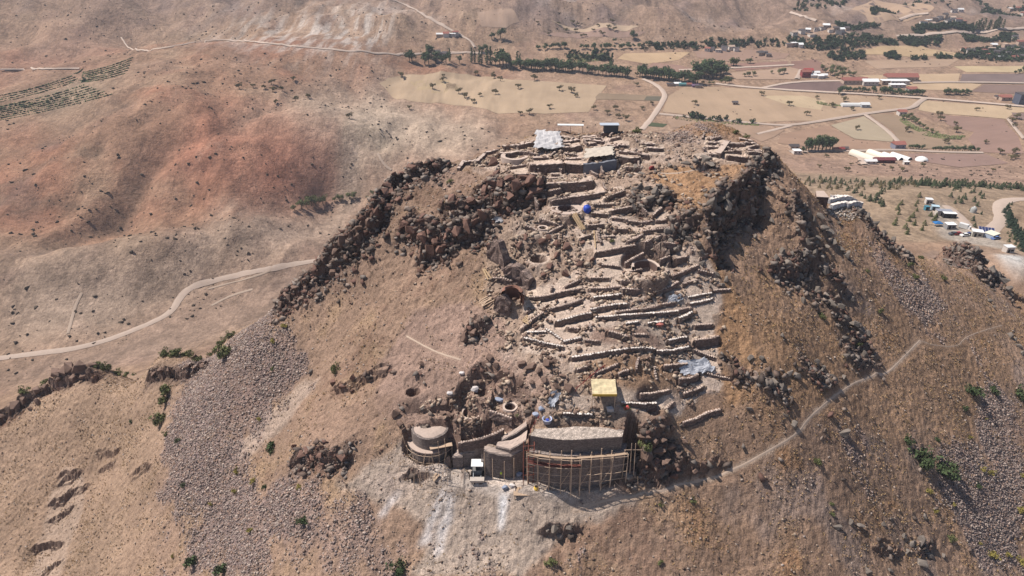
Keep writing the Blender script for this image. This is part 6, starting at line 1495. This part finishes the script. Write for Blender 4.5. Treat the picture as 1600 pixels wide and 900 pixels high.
plants('pine', 'pine', [(1324,298),(1334,302),(1337,301),(1366,316),(1368,312),(1372,307),(1376,303),(1381,300),(1388,296),(1392,293),(1351,310),(1358,314),(1375,318),(1378,322),(1345,306)], 4.2, ('pines on the slope behind the white stepped walls', ''), 'pine', PG, M_PINE, parts=False, jitter=.3)
plants('pine', 'pine', [(1402,328),(1404,335),(1400,345),(1398,352),(1430,322),(1432,330),(1426,340),(1420,346),(1414,358),(1417,366),(1436,308),(1433,318),(1408,320),(1444,352),(1440,360),(1428,352),(1460,345),(1454,338),(1462,340)], 3.6, ('pines on the knoll left of the camp', ''), 'pine', PG, mat('pine_olive', (90, 92, 50), vary=.4), parts=False, jitter=.3)
plants('pine', 'pine', [(1469,294),(1475,292),(1490,298),(1494,296),(1500,300),(1516,302),(1521,301),(1531,305),(1521,315),(1527,322),(1501,317),(1509,312),(1506,310),(1497,311),(1485,308),(1492,318),(1533,335),(1520,345),(1522,355),(1516,330),(1535,310),(1580,320),(1575,324)], 3.4, ('pines between the camp and the pale road', ''), 'pine', PG, M_PINE, parts=False, jitter=.3)
plants('pine', 'pine', along([(1572,336),(1580,355),(1592,372),(1602,392)], 24, 2.5, 3), 5.5, ('dark pines lining the pale road bend', ''), 'pine', PG, mat('pine_dark', (44, 58, 42), vary=.4), parts=False, jitter=.2)
plants('pine', 'pine', [(1574,365),(1578,370),(1584,374),(1576,378),(1586,382),(1590,388)], 2.6, ('short pines below the pale road bend', ''), 'pine', PG, M_PINE, parts=False, jitter=.3)
# ------------------------------------------------------------------ buildings and vehicles
def house(name, u, v, L, Wd, hgt, rz, label, wall, roof, cat='house', group=None, gable=True, win=True, q=None):
    q = at(u, v) if q is None else q; z = hz(q[0], q[1])
    r_ = empty(name, (q[0], q[1], z), label, cat, group, rz)
    MB().box((0, 0, hgt / 2 - .5), (L, Wd, hgt + 1)).build('wall', wall, r_)
    mb = MB(); e = .4; rh = Wd * .28 if gable else .18
    if gable:
        mb.add([(-L / 2 - e, -Wd / 2 - e, hgt - .1), (L / 2 + e, -Wd / 2 - e, hgt - .1), (L / 2 + e, Wd / 2 + e, hgt - .1), (-L / 2 - e, Wd / 2 + e, hgt - .1), (-L / 2 - e, 0, hgt + rh), (L / 2 + e, 0, hgt + rh)], [(0, 1, 5, 4), (2, 3, 4, 5), (0, 4, 3), (1, 2, 5), (3, 2, 1, 0)])
    else: mb.box((0, 0, hgt + .1), (L + .5, Wd + .5, .2))
    mb.build('roof', roof, r_)
    if win:
        nw = max(2, int(L / 4))
        for k in range(nw):
            MB().box((-L / 2 + L * (k + .5) / nw, -Wd / 2 - .02, hgt * .55), (1.1, .08, 1.0)).build('door' if k == nw // 2 else 'window', M_DARK, r_)
    return r_
M_WALLW = mat('white_wall', (218, 206, 194), vary=.12); M_WALLB = mat('buff_wall', (188, 160, 138), vary=.15); M_ROOFD = mat('dark_roof', (92, 84, 84), vary=.2); M_ROOFW = mat('white_roof', (232, 230, 228), vary=.08)
# hangars
def hangar(u, v, W_, L_, rz, label, m_=M_CREAM):
    q = at(u, v); z = hz(q[0], q[1]); r_ = empty('arched_hangar', (q[0], q[1], z), label, 'hangar', 'arched hangars', rz)
    n = 12; R_ = W_ / 2; vs = []; 
    for y in (-L_ / 2, L_ / 2):
        for k in range(n + 1):
            t = math.pi * k / n; vs.append((R_ * math.cos(t), y, -.5 + R_ * 1.0 * math.sin(t) ** .85 + .5))
    fs = [(k, k + 1, n + 2 + k, n + 1 + k) for k in range(n)]
    MB().add(vs, fs).add([(x * .99, y, z_ - .12) for x, y, z_ in vs], [f[::-1] for f in fs]).build('canvas_shell', m_, r_)
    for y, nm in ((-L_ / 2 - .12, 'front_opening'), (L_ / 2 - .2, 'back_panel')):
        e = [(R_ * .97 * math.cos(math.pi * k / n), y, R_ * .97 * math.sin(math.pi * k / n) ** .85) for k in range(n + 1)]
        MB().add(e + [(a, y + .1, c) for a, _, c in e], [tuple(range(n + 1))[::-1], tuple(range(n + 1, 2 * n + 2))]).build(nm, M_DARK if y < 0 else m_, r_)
    return r_
hz_rot = math.radians(27)
hangar(1351, 247, 7.2, 25, hz_rot, 'leftmost and largest cream arched hangar'); hangar(1376, 246, 7.2, 23, hz_rot, 'second cream arched hangar from the left')
hangar(1393, 247, 5.6, 16, hz_rot, 'small white arched hangar, third from the left', M_WHITE); hangar(1407, 247, 5.6, 16, hz_rot, 'rightmost small white arched hangar', M_WHITE)
house('farm_shed', 1380, 254, 15, 5, 3.0, 0, 'long dark red shed between the two cream hangars', mat('maroon_wall', (104, 44, 50)), mat('maroon_roof', (128, 62, 66)), 'shed')
house('farm_shed', 1359, 256, 8, 4, 2.8, 0, 'small white shed in front of the largest hangar', M_WALLW, M_ROOFW, 'shed')
house('farm_shed', 1415, 257, 4, 2.6, 2.4, 0, 'tiny white box shed in front of the rightmost hangar', M_WALLW, M_ROOFW, 'shed', gable=False)
q = at(1440, 251); dm = empty('dome_tent', (q[0], q[1], hz(q[0], q[1])), 'low white rounded dome right of the hangars', 'dome'); MB().lathe((0, 0, 0), [(4.8, -.5), (4.6, 1), (3.6, 2.2), (2, 3), (.01, 3.2)], 20).build('canvas_shell', M_WHITE, dm, True); MB().box((0, -4.6, .8), (2, .4, 1.6)).build('door', M_DARK, dm)
house('farm_house', 1402, 232, 9, 7, 4.5, .1, 'small house with reddish roof by the road behind the hangars', mat('blue_grey_wall', (140, 140, 156)), M_ROOF)
house('farm_house', 1244, 240, 6, 5, 3.0, 0, 'white house left of the dark grove', M_WALLW, M_ROOFW, gable=False)
house('farm_house', 1240, 232, 7, 5, 2.6, 0, 'dark roofed shed with a white tank behind the white house', M_WALLB, M_ROOFD, 'shed')
for i, (u, v) in enumerate([(1307,236),(1313,236),(1319,235)]): house('farm_shed', u, v, 5, 3.5, 2.4, .1, ['leftmost', 'middle', 'rightmost'][i] + ' of three small sheds right of the dark grove', M_WALLB, [M_ROOF, M_RED, M_ROOFD][i], 'shed', 'sheds right of the grove', win=False)
# long farm
house('barn', 1334, 130, 26, 9, 4, 0, 'left long barn with red tiled roof in the big farm', M_WALLB, M_ROOF, 'barn', 'barns of the big farm'); house('barn', 1358, 132, 16, 8, 4, 0, 'barn with bright white roof in the big farm', M_WALLW, M_ROOFW, 'barn', 'barns of the big farm')
house('barn', 1406, 126, 34, 11, 5, 0, 'right long barn with red tiled roof in the big farm', M_WALLB, M_ROOF, 'barn', 'barns of the big farm'); house('barn', 1403, 131, 20, 9, 4, 0, 'low white building below the right long barn', M_WALLW, M_ROOFW, 'barn', 'barns of the big farm', gable=False)
house('barn', 1401, 136, 16, 6, 3, 0, 'long white roofed shed at the foot of the big farm', M_WALLW, M_ROOFW, 'shed', gable=False); house('barn', 1382, 131, 9, 7, 4, 0, 'grey block building in the centre of the big farm', M_WALLB, M_ROOFW, 'shed', gable=False)
house('farm_house', 1423, 144, 9, 7, 4, 0, 'red roofed house among the trees below the big farm', M_WALLW, M_ROOF); house('farm_house', 1258, 120, 10, 7, 6, 0, 'red two storey house beside the small road', mat('red_house_wall', (150, 66, 66)), M_ROOF); house('farm_house', 1262, 116, 9, 6, 5, 0, 'red roofed house just behind the red two storey house', M_WALLW, mat('bright_red_roof', (176, 60, 60)))
for i, (u, v) in enumerate([(1270,121),(1281,122),(1287,121),(1275,117)]): house('farm_shed', u, v, 6, 5, 3, 0, which(i, 4) + 'small pale sheds beside the red two storey house' if False else ['leftmost', 'second', 'rightmost', 'rearmost'][i] + ' of the small pale sheds right of the red two storey house', M_WALLW, M_ROOFW, 'shed', 'pale sheds by the red house', win=False)
# greenhouse tunnels
q = at(1330, 166); gh = empty('greenhouse', (q[0], q[1], hz(q[0], q[1])), 'long white greenhouse tunnel in the middle of the plain', 'greenhouse', None, .0)
MB().add([(x, R_ * math.cos(t), R_ * math.sin(t)) for x in (-10, 10) for R_ in (3.4,) for t in np.linspace(0, math.pi, 9)], [(k, k + 1, k + 10, k + 9)[::-1] for k in range(8)] + [tuple(range(9)), tuple(range(9, 18))[::-1]]).build('cover', M_WHITE, gh); MB().box((10.05, 0, 1), (.1, 1.4, 2)).build('door', M_DARK, gh)
house('farm_house', 1350, 167, 8, 6, 3, 0, 'small pale house right of the greenhouse tunnel', mat('bluish_wall', (190, 198, 206)), M_ROOFW)
house('farm_house', 1408, 180, 7, 6, 4, 0, 'small pale red roofed house above the slanting orchard', M_WALLW, M_ROOF); house('farm_shed', 1148, 163, 5, 4, 2.4, 0, 'lonely small shed in the middle of the tan field', M_WALLB, M_ROOFD, 'shed')
house('apartment_block', 1597, 162, 14, 10, 10, 0, 'dark multi storey building cut by the right frame edge', mat('slate_wall', (92, 96, 112)), M_ROOFD, 'building', gable=False); house('farm_house', 1569, 156, 10, 7, 3.5, 0, 'red roofed house on the bare plot near the right edge', M_WALLB, M_ROOF); house('farm_shed', 1560, 154, 7, 5, 2.4, 0, 'small dark shed beside the house on the bare plot', M_WALLB, M_ROOFD, 'shed')
for i, (u, v) in enumerate([(1047,134),(1058,133),(1066,134),(1075,134),(1086,136),(1091,137)]): house('plot_shed', u, v, 7, 4, 2.2, 0, which(i, 6) + 'small sheds below the dark hedge', [M_WALLB, M_WALLW, mat('teal_sheet', (90, 140, 140)), M_WALLB, mat('purple_sheet', (130, 100, 130)), M_WALLB][i], [M_ROOFD, M_ROOFW, MATS['teal_sheet'], M_ROOF, MATS['purple_sheet'], M_ROOFD][i], 'shed', 'sheds below the dark hedge', win=False)
def village(phrase, group, pts, seed):
    rg = random.Random(seed); pts = sorted(pts)
    for i, (u, v) in enumerate(pts):
        L = rg.uniform(5, 9); house('village_house', u, v, L, rg.uniform(4, 6.5), rg.uniform(2.6, 4.5), rg.uniform(-.4, .4), which(i, len(pts)) + phrase, rg.choice([M_WALLW, M_WALLB, M_WALLW]), rg.choice([M_ROOF, M_ROOFD, M_ROOFD, M_ROOFW, M_WALLB]), 'house', group, gable=rg.random() < .6, win=i % 2 == 0)
village('village houses at the top right frame edge', 'village houses', [(1505,80),(1515,83),(1528,78),(1537,82),(1548,80),(1556,85),(1565,79),(1574,84),(1580,77),(1588,82),(1596,78),(1560,91),(1583,93),(1592,90),(1545,88),(1570,74),(1594,69),(1585,60),(1552,73)], 4)
village('hamlet houses below the far hills', 'hamlet houses', [(1240,55),(1252,52),(1262,50),(1275,49),(1284,47),(1297,50),(1305,48),(1315,49),(1322,47),(1290,44),(1268,57),(1310,53)], 5)
village('upland houses above the far poplar row', 'upland houses', [(1442,38),(1450,35),(1459,33),(1468,30),(1476,27),(1488,30),(1497,34),(1504,36),(1490,20),(1500,18),(1455,40),(1480,36),(1578,17),(1590,15),(1598,24)], 6)
village('houses right of the square grove', 'belt houses', [(1105,80),(1112,78),(1122,81),(1131,79),(1142,77),(1150,80),(1187,86),(1195,84),(1200,88),(1232,72),(1240,71),(1250,73)], 7)
village('low farm buildings on the far slope', 'far farm buildings', [(688,58),(697,57),(707,56),(712,55),(695,86),(684,84)], 8)
# ------------------------------------------------------------------ white stepped walls on the right spur
q = at(1292, 318)
def block_at(name, pix, hgt, m_, label, cat, sink=2.0, cap=None):
    c = np.array([unproj(*p) for p in pix]); o = c.mean(0); o[2] = c[:, 2].min() - hgt
    r_ = empty(name, tuple(o), label, cat); n = len(c)
    top = c - o; bot = top.copy(); bot[:, 2] -= hgt + sink
    MB().add(np.concatenate([top, bot]), [tuple(range(n))[::-1], tuple(range(n, 2 * n))] + [(i, (i + 1) % n, n + (i + 1) % n, n + i) for i in range(n)]).build('masonry', m_, r_)
    t2 = np.concatenate([top + [0, 0, .15], top + [0, 0, .02]]); t2[:, :2] *= 1.03
    MB().add(t2, [tuple(range(n))[::-1], tuple(range(n, 2 * n))] + [(i, (i + 1) % n, n + (i + 1) % n, n + i) for i in range(n)]).build('flat_top', cap or M_CAP, r_)
    return r_
block_at('stone_bastion', [(1276,308,164),(1295,309,164),(1287,299,164.5),(1275,299,164.5)], 4.0, mat('brown_block_wall', (124, 96, 86), vary=.2, cells=2.5, bump=.05), 'brown block tower with flat pale top at the left of the white stepped walls', 'tower')
M_BR = mat('bright_new_wall', (206, 204, 208), vary=.15, cells=3, bump=.05)
MODE = 'hill'
for a, lb, h_ in (([(1294,318),(1310,314),(1325,310),(1337,306)], 'upper white stepped wall on the right spur', 1.2), ([(1298,326),(1310,323),(1322,320)], 'lower left white stepped wall on the right spur', 1.0), ([(1322,324),(1334,320),(1345,317)], 'lower right white stepped wall on the right spur', 1.0), ([(1298,305),(1310,305),(1316,302)], 'small brown wall behind the white stepped walls', 1.2)):
    a = survey(*np.array(a, float).T); l = resample(a, .6); o = (*l[len(l) // 2][:2], float(l[:, 2].min()))
    r_ = empty('stepped_wall', o, lb, 'wall')
    wall_part(l, l[:, 2] + h_, l[:, 2] - 1.5, .9, M_BR if 'white' in lb else M_RUB, 'masonry', r_, o, jit=.06)
    lt = l.copy(); lt[:, 2] += h_ + .08
    wall_part(lt, lt[:, 2] + .05, lt[:, 2] - .1, .95, M_LIME if 'white' in lb else M_CAP, 'capping', r_, o, jit=.12, rows=1)
MODE = 'plain'
# ------------------------------------------------------------------ the camp
def cabin(u, v, L, Wd, hgt, rz, label, wall, roof, name='site_cabin', cat='cabin', tilt=0):
    q = at(u, v); z = hz(q[0], q[1]); r_ = empty(name, (q[0], q[1], z), label, cat, None, rz)
    MB().box((0, 0, hgt / 2 - .4), (L, Wd, hgt + .8)).build('wall', wall, r_); MB().box((0, 0, hgt + .12), (L + .3, Wd + .3, .18)).build('roof', roof, r_)
    MB().box((-L * .2, -Wd / 2 - .03, 1.0), (.9, .08, 2)).build('door', M_DARK, r_); w_ = MB().box((L * .2, -Wd / 2 - .03, 1.4), (1.3, .08, .9)).build('window', M_STEEL, r_)
    MB().box((L * .2, -Wd / 2 - .08, 1.4), (1.1, .04, .7)).build('pane', M_DARK, w_)
    return r_
cabin(1450, 318, 3.2, 2.8, 2.6, -.2, 'white roofed cabin at the upper left of the camp', M_WALLW, M_ROOFW)
cabin(1460, 328, 3.4, 2.6, 2.2, -.3, 'pale blue cabin behind the long shed', mat('pale_blue_wall', (150, 176, 190)), mat('pale_blue_roof', (172, 196, 208)))
cabin(1447, 328, 2.0, 2.0, 2.0, 0, 'small teal cabin at the left end of the camp', mat('teal_cloth', (60, 130, 150)), MATS['teal_cloth'])
cabin(1473, 336, 7.0, 3.0, 2.6, -.12, 'long grey roofed shed in the middle of the camp', M_WALLW, mat('grey_sheet_roof', (140, 142, 152)))
cabin(1482, 340, 6.0, 2.4, 2.5, -.12, 'long shed with bright white roof and dark open front', M_DARK, M_ROOFW)
cabin(1483, 357, 4.2, 3.0, 2.5, 0, 'grey white hut on the gravel of the camp', mat('grey_hut_wall', (150, 148, 148)), M_ROOFW)
cabin(1525, 369, 4.4, 3.2, 2.7, -.35, 'cream container cabin left of the solar panels', mat('cream_wall', (196, 190, 172)), M_ROOFW)
cabin(1548, 371, 5.2, 4.2, 2.2, .5, 'pale domed cabin under the solar panels', mat('light_blue_wall', (170, 184, 204)), mat('cream_roof', (226, 220, 196)))
cabin(1574, 394, 3.6, 2.6, 2.8, .1, 'white cube cabin above the quarry', M_WALLW, M_ROOFW)
q = at(1539, 367); sp_ = empty('solar_panel', (q[0], q[1], hz(q[0], q[1])), 'blue gridded solar panel array on a frame beside the camp', 'solar panel', None, -.35)
mb = MB(); mp = MB()
for i in range(5):
    for j in range(3): mb.box((-2.6 + 1.3 * i, -1.2 + 1.2 * j, 2.6 + (j - 1) * .45), (1.2, 1.12, .06), 0, 1, .375)
mb.build('panel', mat('solar_blue', (44, 52, 104), rough=.3, vary=.1, spec=.5), sp_)
mp.box((0, 0, 2.55), (6.6, 3.7, .05), 0, 1, .375).build('frame', M_WHITE, sp_)
for x in (-2.6, 2.6): MB().bar((x, -1, -.4), (x, -1, 2.2), .08).bar((x, 1, -.4), (x, 1, 3.0), .08).build('post', M_STEEL, sp_)
q = at(1464, 353); bc = empty('blue_canopy', (q[0], q[1], hz(q[0], q[1])), 'bright blue canopy tent on the left side of the camp', 'canopy')
MB().add([(-2, -1.4, 1.8), (2, -1.4, 1.8), (2, 1.4, 1.8), (-2, 1.4, 1.8), (0, 0, 2.7), (-2, -1.4, 1.5), (2, -1.4, 1.5), (2, 1.4, 1.5), (-2, 1.4, 1.5)], [(0, 1, 4), (1, 2, 4), (2, 3, 4), (3, 0, 4), (5, 6, 1, 0), (6, 7, 2, 1), (7, 8, 3, 2), (8, 5, 0, 3)]).build('roof_cloth', mat('cyan_cloth', (30, 120, 190)), bc)
for x in (-1.9, 1.9):
    for y in (-1.3, 1.3): MB().bar((x, y, -.2), (x, y, 1.8), .05).build('post', M_STEEL, bc)
q = at(1520, 332); wt = empty('water_tower', (q[0], q[1], hz(q[0], q[1])), 'small white domed water tank on the slope behind the camp', 'tank'); MB().lathe((0, 0, 0), [(1.5, -.5), (1.5, 2), (1.2, 2.7), (.6, 3.1), (.01, 3.2)], 18).build('body', mat('tank_grey', (176, 176, 172)), wt, True); MB().lathe((0, 0, 3.1), [(.4, 0), (.42, .2), (.01, .3)], 10).build('lid', M_WHITE, wt)
def car(u, v, rz, label, body_m, name='parked_car', van=False, group='vehicles parked at the camp'):
    q = at(u, v); z = hz(q[0], q[1]); r_ = empty(name, (q[0], q[1], z + .05), label, 'van' if van else 'car', group, rz)
    if van:
        MB().box((.4, 0, 1.35), (3.9, 2.0, 2.1)).build('box_body', body_m, r_); MB().box((-2.1, 0, 1.0), (1.2, 1.9, 1.4), 0, .85).build('cab', body_m, r_)
        MB().box((-2.45, 0, 1.35), (.5, 1.6, .5), 0, .9).build('windscreen', M_DARK, r_)
    else:
        MB().box((0, 0, .62), (4.3, 1.75, .65), 0, .95).build('body', body_m, r_); MB().box((.2, 0, 1.18), (2.3, 1.55, .55), 0, .8).build('cabin', M_DARK, r_); MB().box((.2, 0, 1.47), (1.8, 1.2, .06)).build('roof', body_m, r_)
    for x in (-1.4, 1.4):
        for y in (-.85, .85): w_ = MB().bar((x, y - .12, .33), (x, y + .12, .33), .34, 12).build('wheel', MATS['tyre_rubber'], r_)
    return r_
car(1506, 357, 2.3, 'white box van parked in the middle of the camp', M_WHITE, 'box_van', True)
car(1489, 367, .1, 'dark grey car left of the red car at the camp', mat('car_grey', (86, 86, 92), rough=.4, spec=.5)); car(1496, 367, .1, 'red car on the gravel at the camp', mat('car_red', (168, 40, 44), rough=.4, spec=.5)); car(1507, 369, .2, 'small white car left of the blue truck', M_WHITE); car(1512, 368, .3, 'dark blue car right of the small white car', mat('car_blue', (44, 58, 118), rough=.4, spec=.5)); car(1555, 374, .3, 'blue car below the domed cabin', mat('car_blue_two', (90, 120, 180), rough=.4, spec=.5))
# pale quarry wall
# ------------------------------------------------------------------ air
hb = MB().box((0, 1200, 130), (5100, 3900, 400)).build('haze', None)
hb.data.materials.clear()
hm = bpy.data.materials.new('haze'); hm.use_nodes = True; N = hm.node_tree.nodes; L = hm.node_tree.links
for n_ in list(N):
    if n_.type != 'OUTPUT_MATERIAL': N.remove(n_)
out = [n_ for n_ in N if n_.type == 'OUTPUT_MATERIAL'][0]
pv = N.new('ShaderNodeVolumePrincipled'); pv.inputs['Color'].default_value = (.85, .88, 1.0, 1); pv.inputs['Density'].default_value = 0.00011; pv.inputs['Anisotropy'].default_value = 0.0
L.new(pv.outputs[0], out.inputs['Volume']); hb.data.materials.append(hm); tag(hb, 'thin bluish air haze', kind='stuff')
